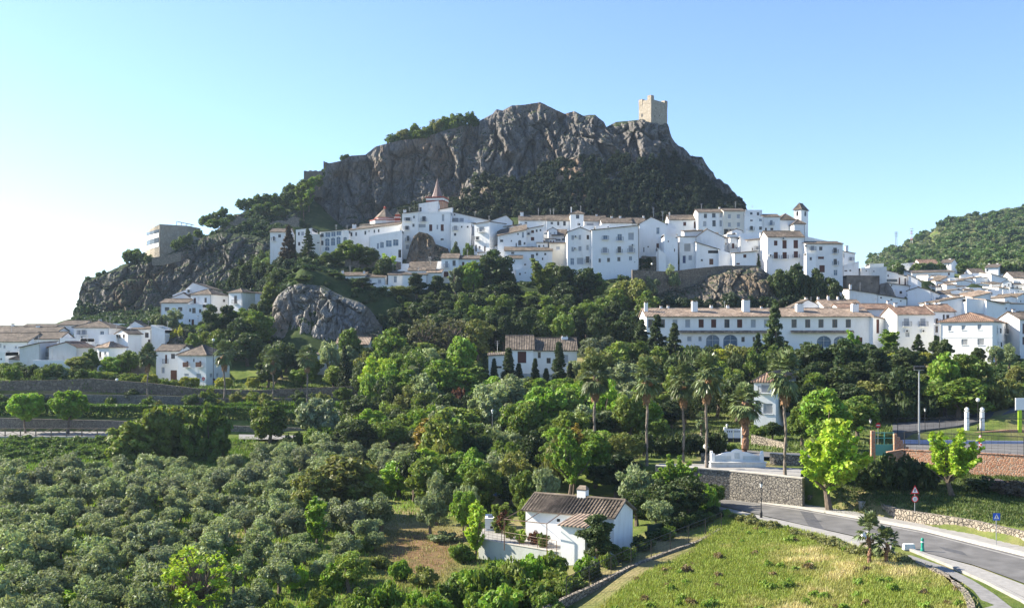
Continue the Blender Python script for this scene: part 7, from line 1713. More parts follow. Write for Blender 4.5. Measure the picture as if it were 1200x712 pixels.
# ---- promenade on the left
mb=MB(); 
for i in range(28):
    t0,t1=i/28,(i+1)/28; px0,px1=-140+370*t0,-140+370*t1
    a,b=at(px0,0,165.5),at(px1,0,165.5); c,d=at(px1,0,175.4),at(px0,0,175.4); mb.face([(a.x,a.y,14.62),(b.x,b.y,14.62),(c.x,c.y,14.62),(d.x,d.y,14.62)])
for i in range(24):
    t0,t1=i/24,(i+1)/24; px0,px1=280+200*t0,280+200*t1; zz=lambda t:14.62-.5*t
    a,b=at(px0,0,162),at(px1,0,162); c,d=at(px1,0,170),at(px0,0,170)
    mb.face([(a.x,a.y,zz(t0)),(b.x,b.y,zz(t1)),(c.x,c.y,zz(t1)),(d.x,d.y,zz(t0))])
o=mb.build('promenade',M['pathmat']); tag(o,kind='structure')
wallline('promenade_edge','pale concrete parapet strip below the promenade railing','low wall',[(*at(px,0,165.2).xy,12.5,14.72) for px in (-140,0,60,130,225)],.25,'concrete')
def xfence(x0,x1,D,z,h,label):
    a=at(x0,0,D).xy; b=at(x1,0,D).xy; r=empty('promenade_railing',((a.x+b.x)/2,a.y,z),label,'railing'); n=int((b-a).length/2.4)
    for i in range(n+1):
        p=a.lerp(b,i/n); mb=MB(); mb.box(p.x-.07,p.x+.07,p.y-.07,p.y+.07,z-.1,z+h+.12); mb.build('post',M['wood'],r)
    for i in range(n):
        p,q=a.lerp(b,i/n),a.lerp(b,(i+1)/n); mb=MB()
        mb.tube([(p.x,p.y-.09,z+h),(q.x,q.y-.09,z+h)],.05,5); mb.tube([(p.x,p.y,z+.12),(q.x,q.y,z+.12)],.04,5); mb.tube([(p.x,p.y-.02,z+.12),(q.x,q.y-.02,z+h)],.035,5); mb.tube([(p.x,p.y+.05,z+h),(q.x,q.y+.05,z+.12)],.035,5)
        mb.build('crossed_rail',M['wood'],r)
xfence(-120,132,165.4,14.72,1.25,'wooden railing of crossed bars along the left promenade'); xfence(318,420,162.2,14.4,1.1,'wooden railing of crossed bars right of the big dark tree clump')
wallline('promenade_retaining_wall','dark stone retaining wall behind the promenade','retaining wall',[(*at(px,0,176.2).xy,13.5,CZ+(HY-y)/F*176.2) for px,y in ((-140,488),(0,489.5),(130,492.5),(260,498),(380,502),(470,506))],.5,'stone')
wallline('terrace_stone_wall','tall brownish terrace wall with ledges below the left houses','retaining wall',[(*at(px,0,191).xy,16.5,CZ+(HY-y)/F*191) for px,y in ((-140,446),(0,446),(70,445),(105,443),(180,449),(232,455),(300,457),(420,452))],.5,'stonefar')
wallline('terrace_lower_wall','lower dark step of the terrace wall','retaining wall',[(*at(px,0,188.6).xy,16.5,CZ+(HY-y)/F*188.6) for px,y in ((-140,462),(20,462),(100,462),(180,463),(300,468),(420,462))],.4,'stone')
wallline('ruined_garden_wall','broken pale wall with an opening beside the left tall palm','ruined wall',[wp(135,424,211,hh=5),wp(150,427,211,hh=5),wp(152,423,211,hh=5),wp(170,424,211,hh=5),wp(172,427,211,hh=5)],.5,'ruin')
# clipped hedge on the wall, rampart of leaves
def hedge(name,label,px0,px1,D,h,th,color,z0=None,n=9000,size=.28,seed=3):
    g_=np.random.RandomState(seed); px=g_.uniform(px0,px1,n); d=D+g_.rand(n)*th; x=(px-CX)/F*d; zg=ground_np(x,d) if z0 is None else z0
    k=g_.rand(n); face=g_.rand(n)<.5; zz=np.where(face,k*h,h*(.92+.1*noise3(x*.8,d*.8,1.))); d=np.where(face,D,d)
    C=np.stack([x,d,zg+zz],1); V=leaves(g_,C,np.full(n,.16),1,size); me=leafmesh(name,V); o=link(bpy.data.objects.new(name,me)); o.color=(*color,1)
    tag(o,label,'hedge',None,'stuff')
hedge('clipped_hedge','long clipped dark hedge on top of the promenade wall',-60,445,178.3,2.1,1.8,(.07,.13,.025),n=16000)
# hedge strips of the terrace
pts=[(at(px,0,D).x,D,float(ground_np([at(px,0,D).x],[D])[0])) for px in np.arange(-60,440,1.0) for D in (185.5,186.2)]
tufts('lawn_hedge','trimmed green hedge line on the lawn terrace',[(x+random.uniform(-.3,.3),y,z+random.uniform(0,1.0)) for x,y,z in pts for _ in range(3)],.35,(.10,.17,.02),np.random.RandomState(2),7,.25,.07,'hedge')
# rampart wall remains under the hotel and on the terrace crag
wallline('rampart_wall','old grey rampart wall with a square stump below the rounded terrace house','rampart',[wp(404,303,281,hh=9),wp(411,303,281,hh=9),wp(412,306,281.5,hh=9),wp(440,303,282,hh=9),wp(470,307,284,hh=9)],.9,'stonefar')
wallline('rampart_wall','long stone terrace wall below the antenna gable and blue door house','rampart',[wp(741,316,262,hh=6),wp(770,317.5,263,hh=6),wp(784,318,264,hh=6),wp(818,314,266,hh=6),wp(850,311,268,hh=5),wp(889,311,268,hh=5)],.8,'stonefar')
wallline('courtyard_wall','grey stone wall piece between the small conifer and the clipped bush','rampart',[wp(752,300,276,hh=5),wp(780,301,276,hh=5)],.5,'stonefar')
wallline('ridge_rampart','tan ruined rampart on the left ridge below the bushes','rampart',[wp(a,b,374,hh=c) for a,b,c in ((262,263,4),(268,259,4),(272,260,4),(280,253,5),(287,256,4.5),(295,255,4),(301,259,4),(310,258,4),(316,261,3.5),(327,258,4),(336,259,4),(343,254,4.5),(350,255,4))],1.0,'drystone')
wallline('cliff_top_wall','weathered ochre wall strip below the museum','rampart',[wp(178,302,337,hh=2.5),wp(190,300,337,hh=3),wp(212,295,337,hh=3)],.8,'drystone')
wallline('villa_terrace_wall','white low terrace wall in front of the villa','garden wall',[wp(610,437,190,hh=3),wp(640,438,190,hh=3),wp(684,434,191,hh=3)],.3,'white2')
# ---- cottage
def cottage():
    # corners: long front wall from a to b, gable end b to c
    zg=11.7; zt=lambda y,D:CZ+(HY-y)/F*D
    a=at(616,0,92.1).xy; b=at(719.5,0,88.0).xy; u=(b-a).normalized(); n=Vector((-u.y,u.x)); W=(b-a).length
    dep=4.3
    ze=14.95; rise=1.0
    P=lambda s,d,z:(a.x+u.x*s+n.x*d,a.y+u.y*s+n.y*d,z)
    r=empty('white_cottage',P(W/2,dep/2,zg),'low white cottage with a corrugated clay tile roof beside the meadow','cottage')
    mb=MB()
    for quad in ([P(0,0,zg-2),P(W,0,zg-2),P(W,0,ze),P(0,0,ze)],[P(W,0,zg-2),P(W,dep,zg-2),P(W,dep,ze),P(W,dep/2,ze+rise),P(W,0,ze)],[P(W,dep,zg-2),P(0,dep,zg-2),P(0,dep,ze),P(W,dep,ze)],[P(0,dep,zg-2),P(0,0,zg-2),P(0,0,ze),P(0,dep/2,ze+rise),P(0,dep,ze)]): mb.face(quad)
    mb.build('wall',M['white'],r)
    # real half-round tile ridges
    rb=MB(); ov=.35; ns=int((W+.4)/.30); sl=math.hypot(dep/2+ov,rise*(dep/2+ov)/(dep/2))
    for sg in (0,1):
        d0=-ov if sg==0 else dep+ov; z0=ze-ov*rise/(dep/2); rows=11; 
        for i in range(ns*6):
            s0=-.2+(W+.4)*i/(ns*6); s1=-.2+(W+.4)*(i+1)/(ns*6); h0=.075*abs(math.sin(math.pi*(i)/6)); h1=.075*abs(math.sin(math.pi*(i+1)/6))
            for k in range(rows):
                t0,t1=k/rows,(k+1)/rows; dd=lambda t:d0+(dep/2-d0)*t; zz=lambda t:z0+(ze+rise-z0)*t+.08
                q=[P(s0,dd(t0),zz(t0)+h0+.035),P(s1,dd(t0),zz(t0)+h1+.035),P(s1,dd(t1),zz(t1)+h1),P(s0,dd(t1),zz(t1)+h0)]
                rb.face(q if sg==0 else q[::-1],0,[(s0,t0*sl),(s1,t0*sl),(s1,t1*sl),(s0,t1*sl)] if sg==0 else [(s0,t1*sl),(s1,t1*sl),(s1,t0*sl),(s0,t0*sl)])
        q=[P(-.2,d0,z0+.02),P(W+.2,d0,z0+.02),P(W+.2,dep/2,ze+rise+.02),P(-.2,dep/2,ze+rise+.02)]; rb.face(q)
        q2=[P(-.2,d0,z0+.02),P(W+.2,d0,z0+.02),P(W+.2,d0,z0+.13),P(-.2,d0,z0+.13)]; rb.face(q2)
    for s in (-.2,W+.2):
        rb.tube([P(s,-ov,ze-ov*rise/(dep/2)+.12),P(s,dep/2,ze+rise+.14)],.1,6); rb.tube([P(s,dep+ov,ze-ov*rise/(dep/2)+.12),P(s,dep/2,ze+rise+.14)],.1,6)
    rb.tube([P(-.2,dep/2,ze+rise+.16),P(W+.2,dep/2,ze+rise+.16)],.13,8)
    ro=rb.build('roof',M['tilered' if False else 'tile'],r)
    # chimney
    t=(683-CX)/F; d=dep*.55; Q=P(0,d,0); s=(t*Q[1]-Q[0])/(u.x-t*u.y); mb=MB(); zr=ze+rise
    mb.obox(a,u,n,s-.42,s+.42,d-.35,d+.35,zr-.6,zr+.75); cb=MB()
    for k in range(5):
        x0=s-.48+.24*k-.0; 
    mb2=MB(); mb2.obox(a,u,n,s-.45,s+.45,d-.38,d+.38,zr+.753,zr+.83); q0=[P(s-.48,d-.4,zr+.833),P(s+.48,d-.4,zr+.833),P(s+.48,d+.4,zr+.833),P(s-.48,d+.4,zr+.833)]; q1=[P(s-.3,d,zr+1.15),P(s+.3,d,zr+1.15),P(s+.3,d+.02,zr+1.15),P(s-.3,d+.02,zr+1.15)]; mb2.hexa(q0,q1)
    ch=mb.build('chimney',M['white'],ro); mb2.build('chimney_cap',M['tile'],ch)
    # front wing
    A2=at(657,0,86.2).xy; s0=(A2-a).dot(u); 
    wl=4.6; dd=-(A2-a).dot(n); 
    za=14.55
    mb=MB(); s1=W-1.0
    t_=lambda s:za+.25+0*s
    mb.hexa([P(s0,-dd,zg-2),P(s1,-dd,zg-2),P(s1,-.004,zg-2),P(s0,-.004,zg-2)],[P(s0,-dd,za),P(s1,-dd,za),P(s1,-.004,za+.35),P(s0,-.004,za+.35)])
    mb.build('front_wing',M['white'],r)
    mb=MB(); slab(mb,[P(s0-.2,-dd-.25,za+.1),P(s1+.2,-dd-.25,za+.1),P(s1+.2,-.02,za+.5),P(s0-.2,-.02,za+.5)],.1,[(0,0),(s1-s0,0),(s1-s0,dd),(0,dd)]); mb.build('front_wing_roof',M['tiletan'],r)
    # door & small vents
    mb=MB(); mb.obox(a,u,n,s0-1.15,s0-.25,-.06,-.004,zg+.4,zg+2.5); mb.build('door',M['woodbrown'],r)
    mb=MB(); mb.obox(a,u,n,s0-1.3,s0-1.152,-.09,-.004,zg+.3,zg+2.42); mb.obox(a,u,n,s0-.248,s0-.1,-.09,-.004,zg+.3,zg+2.42); mb.build('door_frame',M['kerb'],r)
    mb=MB(); mb.obox(a,u,n,s0-2.2,s0-1.9,-.02,-.004,zg+2.4,zg+2.65); mb.build('vent',M['black'],r)
    HOUSES.append(((a.x+b.x)/2+n.x*dep/2,(a.y+b.y)/2+n.y*dep/2,u.x,u.y,W/2,dep/2+2))
    PADS.append(((a.x+b.x)/2+n.x*dep/2,(a.y+b.y)/2+n.y*dep/2,u.x,u.y,W/2,dep/2,zg,2.5,'set'))
    # yard terrace: pale wall along the front, paved floor, pergola, rail, pots
    yz=12.1
    c=at(561,0,92.6).xy; e=at(655,0,86.9).xy
    zt1=at(0,632,88.5).z; zt2=at(0,647,82.6).z
    wallline('cottage_yard_wall','whitewashed retaining wall of the cottage yard with stains and shade in its colour','retaining wall',[(c.x,c.y,9.5,yz+.05),((c.x+e.x)/2,(c.y+e.y)/2,9.5,yz+.04),(e.x,e.y,9.5,yz+.03)],.3,'stained_shaded',.06,'concrete')
    f1=at(560,0,99).xy
    mb=MB(); mb.hexa([(c.x,c.y+.35,9.6),(e.x,e.y+.35,9.6),(*P(s0-.02,-.01,0)[:2],9.6),(f1.x,f1.y,9.6)],[(c.x,c.y+.35,yz),(e.x,e.y+.35,yz),(*P(s0-.02,-.01,0)[:2],yz),(f1.x,f1.y,yz)]); o=mb.build('cottage_yard',M['pave']); tag(o,kind='structure')
    pr=empty('pergola',(*P(s0-3,-3,0)[:2],yz),'bare rusty pergola frame over the cottage yard','pergola')
    pts=[P(s0-5.6,-.3,0)[:2],P(s0-1.6,-.3,0)[:2],P(s0-5.2,-4.2,0)[:2],P(s0-1.0,-4.4,0)[:2]]
    for x,y in pts[2:]: mb=MB(); mb.tube([(x,y,yz-.1),(x,y,yz+2.6)],.04,6); mb.build('post',M['frame_b'],pr)
    mb=MB(); 
    for q in ((0,2),(1,3),(2,3)): mb.tube([(*pts[q[0]],yz+2.6+(q[0]<2)*.25),(*pts[q[1]],yz+2.6)],.04,5)
    m0=[(pts[0][i]+pts[1][i])/2 for i in (0,1)]; m1=[(pts[2][i]+pts[3][i])/2 for i in (0,1)]; mb.tube([(*m0,yz+2.85),(*m1,yz+2.6)],.04,5)
    mb.build('beam',M['frame_b'],pr)
    fence('yard_railing','thin dark railing on top of the cottage yard wall',[(c.x+.5,c.y+.1,yz+.05),(e.x-.2,e.y+.12,yz+.05)],.95,2.0,True,'frame_b',.025,4,.5)
    for i,(t,off,k,col,l) in enumerate([(.55,1.8,'shrub','lime','yellow-green potted shrub under the pergola'),(.72,2.2,'shrub','red','reddish shrub beside the cottage door'),(.82,1.6,'shrub','mid','round green shrub beside the cottage door'),(.4,3.0,'shrub','mid2','green shrub at the open end of the cottage yard'),(.3,4.5,'poplar','red','red-leaved shrub behind the pergola')]):
        p=c.lerp(e,t)+Vector((0,off)); plant(k,p.x,p.y,yz,1.3 if k=='shrub' else 2.6,1.3,col,l)
cottage()
# small white shed at the yard's left
frame(540,550,4.565); H('tiny white shed with dark openings left of the cottage yard',130,186,(262,262),335,97,2.4,roof='flat',fw=[('k',165,300,14,26)],name='shed',pad=False,down=1.5)
# netting fence and footing beyond the cottage
pl=[onz(702,680,11.6),onz(735,668,11.9),onz(770,655,12.2),onz(812,640,12.5),onz(850,622,12.7)]
pl2=[at(759,0,91.5),at(790,0,94),at(838,0,100)]
mb=MB(); r=empty('netting_fence',(pl2[1].x,pl2[1].y,12),'fence covered with dark green netting right of the cottage','fence')
for (q,w) in zip(pl2,pl2[1:]): mb.hexa([(q.x,q.y,11.8),(w.x,w.y,11.8),(w.x,w.y+.05,11.8),(q.x,q.y+.05,11.8)],[(q.x,q.y,13.6),(w.x,w.y,13.6),(w.x,w.y+.05,13.6),(q.x,q.y+.05,13.6)])
mb.build('netting',M['netting'],r)
for q in (0,.2,.4,.6,.8,1): p=pl2[0].lerp(pl2[2],q); mb=MB(); mb.tube([(p.x,p.y-.05,11.5),(p.x,p.y-.05,13.7)],.04,6); mb.build('post',M['iron'],r)
el=[onz(640,716,11.15),onz(664,704,11.25),onz(700,688,11.4),onz(740,667,11.8),onz(780,651,12.1),onz(820,637,12.4),onz(846,622,12.6)]
wallline('meadow_edge_kerb','rough stone edging between the meadow and the cottage ground','edging',[(p.x,p.y,p.z-1,p.z+.28) for p in el],.3,'drystone')
fence('meadow_fence','thin dark mesh fence along the stone edging of the meadow',[(p.x,p.y+.2,p.z+.2) for p in (el[1],el[3],el[6])],1.5,3,True,'iron',.035,5,.5)
for i in range(9):
    q=pl2[0].lerp(pl2[2],(i+.3)/9); plant('shrub',q.x+random.uniform(-.1,.3),q.y-.5,ground(q.x,q.y-.5),random.uniform(.8,2.0),random.uniform(1.4,2.4),['dark2','mid','dark'][i%3],'dark green shrub growing against the netting fence','shrubs along the netting fence')
for i,(a_,b_,d_) in enumerate([(648,712,72),(668,694,75),(684,682,77.5),(700,672,79.5),(722,660,82),(742,652,84),(764,643,87),(792,633,90)]):
    x_=(a_-CX)/F*d_; plant('shrub',x_-.6,d_+.8,ground(x_,d_),random.uniform(.9,1.6),random.uniform(1.6,2.6),['dark2','mid','mid2'][i%3],'low shrub beside the thin mesh fence of the meadow','shrubs along the meadow fence')
# pool
p=at(592,577,118); r=empty('swimming_pool',(p.x,p.y,13),'bright blue raised garden pool behind the fig tree','pool'); x0,x1=at(577,0,118).x,at(612,0,118).x; z=at(0,579,118).z
mb=MB(); 
for (a_,b_,c_,d_) in ((x0,x1,116.5,116.75),(x0,x1,122.25,122.5),(x0,x0+.25,116.76,122.24),(x1-.25,x1,116.76,122.24)): mb.box(a_,b_,c_,d_,z-1.6,z+.1)
mb.build('pool_wall',M['concrete'],r); mb=MB(); mb.box(x0+.26,x1-.26,116.76,122.24,z-1.4,z+.02); mb.build('water_surface',M['water'],r)
# ---- vehicles
def car(px,yb,D,head,paint,label,name='parked_car',cat='car',L_=4.2,Wd=1.75,Hh=1.45,van=False,zb=None):
    p=at(px,yb,D)
    if zb is not None: p.z=zb
    r=empty(name,p,label,cat,None,head)
    prof=[(-.5,.28),(-.5,.62),(-.47,.70),(-.30,.76),(-.16,1.0),(.22,1.0),(.40,.74),(.49,.66),(.5,.28)] if not van else [(-.5,.2),(-.5,.97),(-.47,1.0),(.28,1.0),(.40,.62),(.49,.5),(.5,.2)]
    mb=MB(); hw=Wd/2
    def sec(k): return [(x*L_,z*Hh) for x,z in prof]
    q=sec(0); n=len(q); inset=lambda z:(.0 if z<.72*Hh else .16)
    Lf=[(x,-hw+inset(z),z) for x,z in q]; Rt=[(x,hw-inset(z),z) for x,z in q]
    mb.face(Lf); mb.face(Rt[::-1])
    for i in range(n): j=(i+1)%n; mb.face([Lf[i],Rt[i],Rt[j],Lf[j]])
    b=mb.build('body',M[paint],r,local=True)
    g_=MB(); z0,z1=(.76*Hh,.97*Hh) if not van else (.62*Hh,.9*Hh)
    xa,xb=(-.27*L_,.34*L_) if not van else (.05*L_,.33*L_)
    for s in (-1,1):
        y=s*(hw-.15+.02) if not van else s*(hw-.14); pts=[(xa,y,z0),(xb,y,z0),(xb-.14*L_,y,z1),(xa+.09*L_,y,z1)]
        g_.face(pts if s<0 else pts[::-1])
    if not van:
        g_.face([(.40*L_+.02,-hw+.25,.76*Hh),(.40*L_+.02,hw-.25,.76*Hh),(.23*L_+.03,hw-.28,.97*Hh),(.23*L_+.03,-hw+.28,.97*Hh)]); g_.face([(-.31*L_-.02,hw-.25,.78*Hh),(-.31*L_-.02,-hw+.25,.78*Hh),(-.17*L_-.02,-hw+.28,.97*Hh),(-.17*L_-.02,hw-.28,.97*Hh)])
    else: g_.face([(.405*L_,-hw+.2,.64*Hh),(.405*L_,hw-.2,.64*Hh),(.29*L_,hw-.2,.97*Hh),(.29*L_,-hw+.2,.97*Hh)])
    g_.build('side_windows' if not van else 'window',M['glass'],b,local=True)
    for sx in (-.32,.32):
        for s in (-1,1):
            w=MB(); 
            y0=s*(hw-.2); y1=s*(hw+.02)
            w.tube([(sx*L_,min(y0,y1),.31),(sx*L_,max(y0,y1),.31)],.31,16); wo=w.build('wheel',M['rubber'],r,local=True)
            w=MB(); w.face([(sx*L_+.18*math.cos(k*math.pi/6),y1+s*.005,.31+.18*math.sin(k*math.pi/6)) for k in range(12)]); w.build('rim',M['metal'],wo,local=True)
    for s in (-1,1):
        mb=MB(); mb.box(.478*L_,.502*L_,s*hw*.72-.16,s*hw*.72+.16,.52*Hh,.60*Hh); mb.build('headlight',M['globe'],r,local=True)
        mb=MB(); mb.box(-.503*L_,-.485*L_,s*hw*.75-.12,s*hw*.75+.12,.55*Hh,.64*Hh); mb.build('tail_light',M['signred'],r,local=True)
    return r
def carat(px,D,*a,**k): x=(px-CX)/F*D; return car(px,HY-(ground(x,D)+.03-CZ)*F/D,D,*a,**k)
carat(387,181,.3,'carpaint','silver car on the upper road beside the long-skirted palm')
carat(409,166,.1,'carpaint','grey-blue van parked behind the dark round tree',name='parked_van',cat='van',L_=4.8,Wd=1.9,Hh=2.0,van=True,zb=14.4)
carat(434,165,.1,'carwhite','tall white van beside the grey-blue van',name='parked_van',cat='van',L_=5.2,Wd=2,Hh=2.7,van=True,zb=14.3)
carat(457,160,.2,'cardark','dark blue car on the road right of the white vans',zb=14.0)
carat(1163,104.4,-.1,'cardark','dark car parked at the foot of the brick wall',zb=14.5)
# road repairs
a_,b_,c_,d_=g([(936,595.6),(950,597.8),(966,620.5),(948,616.4)]); mb=MB(); mb.face([(p.x,p.y,Z+.0235) for p in (d_,c_,b_,a_)]); o=mb.build('road_patch',M['asphalt2']); tag(o,kind='structure')
a_,b_,c_,d_=g([(1100,640),(1128,646),(1134,651),(1108,645)]); mb=MB(); mb.face([(p.x,p.y,Z+.0235) for p in (d_,c_,b_,a_)]); o=mb.build('road_patch',M['asphalt2']); tag(o,kind='structure')
p=onz(1030,634,Z); mb=MB(); mb.face([(p.x+.33*math.cos(k*math.pi/10),p.y+.33*math.sin(k*math.pi/10),Z+.028) for k in range(20)]); o=mb.build('manhole_cover',M['black']); tag(o,'dark round manhole cover in the road near the white block','manhole cover')
# ---- ground meshes
rs=np.random.RandomState(8)
poly=[(655,712),(700,690),(760,662),(815,642),(850,605),(900,618),(960,632),(1000,646),(1030,654),(1075,668),(1105,682),(1125,696),(1135,712),(1140,760),(600,760)]
def inpoly(px,py,poly):
    c=False
    for i in range(len(poly)):
        (a,b),(c2,d)=poly[i],poly[i-1]
        if (b>py)!=(d>py) and px<(c2-a)*(py-b)/(d-b)+a: c=not c
    return c
A=[];B=[];C_=[];n=0
while n<30000:
    px=rs.uniform(600,1145); D=rs.uniform(62,106); x=(px-CX)/F*D
    z=12.6; py=HY+(CZ-z)*F/D
    if not inpoly(px,py,poly): continue
    n+=1; A.append((x,D))
A=np.array(A); Zg=ground_np(A[:,0],A[:,1]); f=noise3(A[:,0]*.11,A[:,1]*.11,3.)+.5*noise3(A[:,0]*.4,A[:,1]*.4,5.); f=f+(A[:,0]/A[:,1]*F+CX-860)/900-(96-A[:,1])/260; sel=lambda m:np.column_stack([A[m],Zg[m]])
tufts('meadow_grass_green','fresh green long grass of the meadow','x' and sel(f<.02),.30,(.16,.25,.035),rs,7,.22,.035) if False else None
def tuft2(name,label,m,h,c,n_=7,w=.035): return tufts(name,label,sel(m),h,c,rs,n_,.22,w)
tuft2('meadow_grass','fresh green long grass of the roadside meadow',f<.08,.30,(.25,.30,.06))
tuft2('meadow_straw','pale yellowing grass of the roadside meadow',(f>=.08)&(f<.32),.32,(.38,.38,.12))
tuft2('meadow_dry_grass','dry straw-coloured seed heads in the roadside meadow',f>=.32,.40,(.46,.40,.20))
def scatter(n,cond,seed,x0,x1,d0,d1):
    g_=np.random.RandomState(seed); px=g_.uniform(x0,x1,n); D=g_.uniform(d0,d1,n); X=(px-CX)/F*D; m=cond(px,D,X); X,D=X[m],D[m]; return np.column_stack([X,D,ground_np(X,D)])
tufts('orchard_grass','green undergrowth between the olive trees',scatter(9000,lambda p,D,X:~((p>425)&(p<560)&(D>84)&(D<112)),4,-20,600,64,150),.35,(.20,.30,.045),rs,6,.3,.06)
tufts('slope_grass','long grass on the green bank below the promenade',scatter(5000,lambda p,D,X:D>0,6,-60,300,140,165),.4,(.13,.21,.035),rs,6,.35,.08)
tufts('bank_weeds','rough weeds on the bank by the lawn and the hedges',scatter(9000,lambda p,D,X:D>np.interp(p,[985,1050,1101,1140,1200,1260],[101,99,94.5,92,86.5,83]),7,975,1260,84,112),.2,(.09,.13,.035),rs,6,.25,.05)
tufts('terrace_weeds','grass on the rock terrace before the blue door house',scatter(1500,lambda p,D,X:D>0,9,765,895,267,276),.5,(.15,.21,.03),rs,6,.4,.1)
tufts('clearing_grass','sparse dry grass in the orchard clearing',scatter(1500,lambda p,D,X:D>0,10,400,570,80,112),.2,(.22,.20,.08),rs,6,.3,.04)
tufts('terrace_wall_weeds','weeds growing along the terrace walls on the left',scatter(2600,lambda p,D,X:D>0,12,-60,440,178,206),.4,(.09,.14,.03),rs,6,.4,.09)
tufts('palm_bank_grass','dry and green grass on the bank behind the palms',scatter(3000,lambda p,D,X:(D>124)|(p>955),13,700,1050,112,172),.3,(.10,.14,.04),rs,6,.4,.08)

mw=[];mw2=[]
for i in range(260):
    px=rs.uniform(640,1140); D=rs.uniform(64,105); 
    if inpoly(px,HY+17.4*F/D,poly):
        x=(px-CX)/F*D; k=rs.uniform(.10,.30); (mw if rs.rand()<.6 else mw2).append((x,D,ground(x,D)-.05,k*1.2,k*1.5))
mass('meadow_weeds','darker broadleaf weeds scattered through the roadside meadow','weeds',mw,SHR,(.18,.26,.045),per=.3,rs=rs)
mass('meadow_dock','reddish brown seeding weeds scattered through the roadside meadow','weeds',mw2,SHR,(.26,.20,.10),per=.2,rs=rs)
wv=[]
for i in range(60):
    px=np.interp(rs.rand(),[0,.5,1],[850,1000,1060]); D=17*F/(np.interp(px,[850,940,1000,1060],[603,625,645,658])-HY)-rs.uniform(.2,1.6); x=(px-CX)/F*D; k=rs.uniform(.25,.5); wv.append((x,D,ground(x,D)-.05,k,k))
mass('verge_weeds','tall pale weeds along the near pavement edge','weeds',wv,SHR,(.24,.25,.10),per=.3,rs=rs)

# broadleaf trees past the three hundred that show largest: one mass
bl=sorted([p for p in PLANTED if p[0]=='broadleaf_tree'],key=lambda p:-p[1])[292:]
VV=[]
for _,_,r in bl:
    cr=[c for c in r.children if c.name.startswith('crown')][0]; a=np.empty(len(cr.data.vertices)*3,np.float32); cr.data.vertices.foreach_get('co',a); a=a.reshape(-1,3)
    q=a.reshape(-1,4,3)[::3]; cen=q.mean(1,keepdims=True); a=((q-cen)*1.6+cen).reshape(-1,3)
    t=r.rotation_euler.z; c,s_=math.cos(t),math.sin(t); sx,sy,sz=r.scale
    VV.append(np.stack([(a[:,0]*c-a[:,1]*s_)*sx+r.location.x,(a[:,0]*s_+a[:,1]*c)*sx+r.location.y,a[:,2]*sz+r.location.z],1))
    for ch in list(r.children): bpy.data.objects.remove(ch)
    bpy.data.objects.remove(r)
if VV:
    o=link(bpy.data.objects.new('distant_trees',leafmesh('distant_trees',np.concatenate(VV)))); o.color=(.10,.15,.04,1); tag(o,'small far-off green trees scattered on ridges and between the upper houses','trees',None,'stuff')
# ================================================================== ground sheet, sky, light, camera
def gmat():
    m,nt,b,o=mat('ground'); p=geo_pos(nt)
    n1=tex(nt,p,.06,6,.6); n2=tex(nt,p,.5,6,.65); n3=tex(nt,p,4,5,.7)
    grass=ramp(nt,n2,[(.3,(.06,.09,.025)),(.5,(.11,.15,.035)),(.7,(.19,.20,.065))])
    dry=ramp(nt,n3,[(.3,(.16,.13,.06)),(.6,(.30,.25,.13))])
    k=mix(nt,ramp(nt,n1,[(.5,(0,0,0)),(.62,(1,1,1))]),grass,dry)
    at_=nt.nodes.new('ShaderNodeAttribute'); at_.attribute_name='soil'
    sc=N(nt,'ShaderNodeSeparateColor'); L(nt,at_.outputs['Color'],sc.inputs[0])
    earth=ramp(nt,tex(nt,p,1.2,6,.7),[(.3,(.11,.062,.036)),(.6,(.24,.145,.085)),(.75,(.16,.17,.05))])
    e=math_(nt,'MULTIPLY',sc.outputs[0],ramp(nt,n2,[(.25,(.4,.4,.4)),(.5,(1,1,1))]))
    k=mix(nt,e,k,earth)
    scrub=ramp(nt,tex(nt,p,.35,6,.7),[(.35,(.02,.035,.013)),(.55,(.045,.065,.022)),(.75,(.13,.12,.07))])
    k=mix(nt,sc.outputs[1],k,scrub)
    k=mix(nt,math_(nt,'MULTIPLY',n3,.35),k,(.05,.07,.02))
    L(nt,k,b.inputs['Base Color']); b.inputs['Roughness'].default_value=1; b.inputs['Specular IOR Level'].default_value=.05
    bump(nt,b,math_(nt,'ADD',n3,n2),.6,.15); return m
def build_ground():
    Ys=np.concatenate([np.arange(-300,20,20),np.arange(20,62,3),np.arange(62,215,.8),np.arange(215,450,1.6),np.arange(450,1000,6),np.geomspace(1000,9000,24)])
    T_=np.concatenate([np.linspace(-6,-.62,14),np.linspace(-.6,.6,340),np.linspace(.62,6,14)])
    YY,TT=np.meshgrid(Ys,T_,indexing='ij'); XX=TT*np.maximum(YY,45)
    ZZ=ground_np(XX,YY)
    V=np.stack([XX,YY,ZZ],-1).reshape(-1,3); ny,nx=YY.shape
    i=(np.arange(ny-1)[:,None]*nx+np.arange(nx-1)[None]).ravel(); Q=np.stack([i,i+1,i+1+nx,i+nx],1)
    me=npmesh('ground',V,Q,gmat(),True)
    a=me.color_attributes.new('soil','FLOAT_COLOR','POINT')
    PX=CX+F*XX/np.maximum(YY,25)
    soil=np.clip(1-np.hypot((PX-492)/62,(YY-96)/13),0,1)*2.2
    soil=np.clip(soil+.8*np.clip(1-np.abs(YY-189)/3,0,1)*(PX<450),0,1)
    scr=np.clip((YY-218)/15,0,1)*np.clip(1.5-YY/900,0,1)*(1-.5*((YY>400)&(PX>980)))
    C=np.stack([soil,scr,0*soil,0*soil+1],-1).astype(np.float32).ravel(); a.data.foreach_set('color',C)
    o=link(bpy.data.objects.new('ground',me)); tag(o,kind='structure')
build_ground()
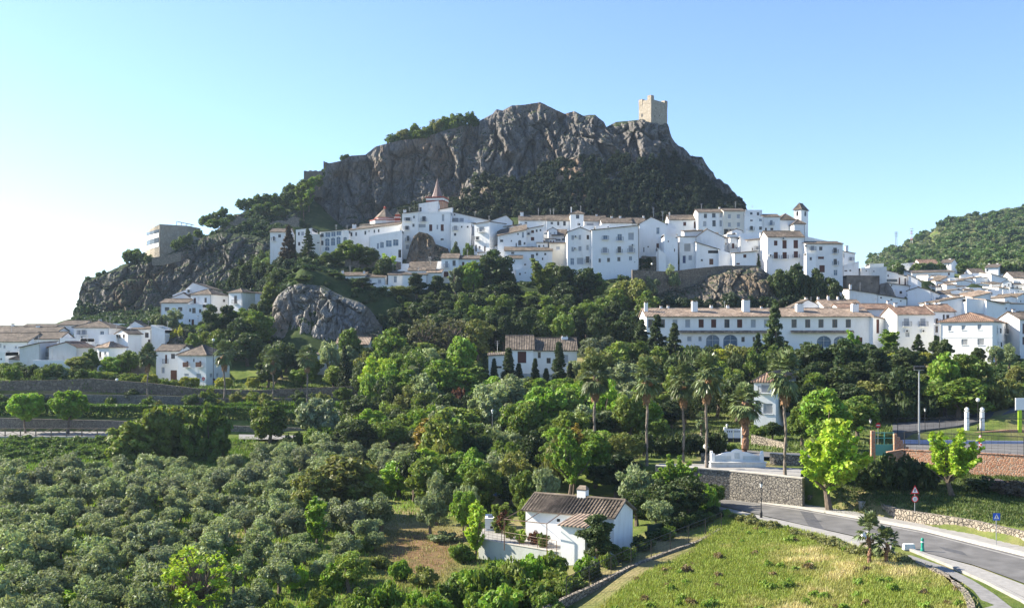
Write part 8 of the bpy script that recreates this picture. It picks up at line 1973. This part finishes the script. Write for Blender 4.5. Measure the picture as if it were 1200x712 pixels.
SUN_EL,SUN_AZ=R(32),R(-75)      # azimuth measured from the view direction, negative = left
w=bpy.data.worlds.new('World'); S.world=w; w.use_nodes=True; nt=w.node_tree
sky=nt.nodes.new('ShaderNodeTexSky'); sky.sky_type='NISHITA'; sky.sun_disc=False; sky.sun_elevation=SUN_EL; sky.sun_rotation=SUN_AZ
sky.air_density=1.0; sky.dust_density=.8; sky.ozone_density=2.0; sky.altitude=400
bg=nt.nodes['Background']; bg.inputs[1].default_value=.088; nt.links.new(mix(nt,1.0,sky.outputs[0],(.79,.88,1.04),'MULTIPLY'),bg.inputs[0])
sd=bpy.data.lights.new('sun','SUN'); sd.energy=5.0; sd.angle=R(.53); sd.color=(1,.91,.75)
so=link(bpy.data.objects.new('sun',sd)); d=Vector((math.sin(SUN_AZ)*math.cos(SUN_EL),math.cos(SUN_AZ)*math.cos(SUN_EL),math.sin(SUN_EL)))
so.rotation_euler=d.to_track_quat('Z','Y').to_euler(); so.location=(0,0,200)
# air
HAZE=.00009
if HAZE>0:
    mb=MB(); mb.box(-1300,1300,-60,1500,-4,175); m,nt2,b2,o2=mat('haze_air'); nt2.nodes.remove(b2)
    pv=nt2.nodes.new('ShaderNodeVolumePrincipled'); pv.inputs['Density'].default_value=HAZE; pv.inputs['Color'].default_value=(.62,.80,1,1); pv.inputs['Anisotropy'].default_value=.25
    nt2.links.new(pv.outputs[0],o2.inputs['Volume']); hz=mb.build('haze',m); tag(hz,'thin pale haze filling the valley air','haze',None,'stuff')
cam=bpy.data.cameras.new('camera'); cam.sensor_width=36; cam.lens=36; cam.shift_y=44/1200; cam.clip_end=20000; cam.clip_start=.5
co=link(bpy.data.objects.new('camera',cam)); co.location=(0,0,CZ); co.rotation_euler=(R(90),0,0); S.camera=co
vs=S.view_settings; vs.view_transform='Standard'; vs.look='None'; vs.gamma=1; vs.use_curve_mapping=False; vs.exposure=1.6
S.cycles.max_bounces=5; S.cycles.diffuse_bounces=3; S.cycles.transparent_max_bounces=4; S.cycles.volume_bounces=0
S.cycles.use_denoising=True
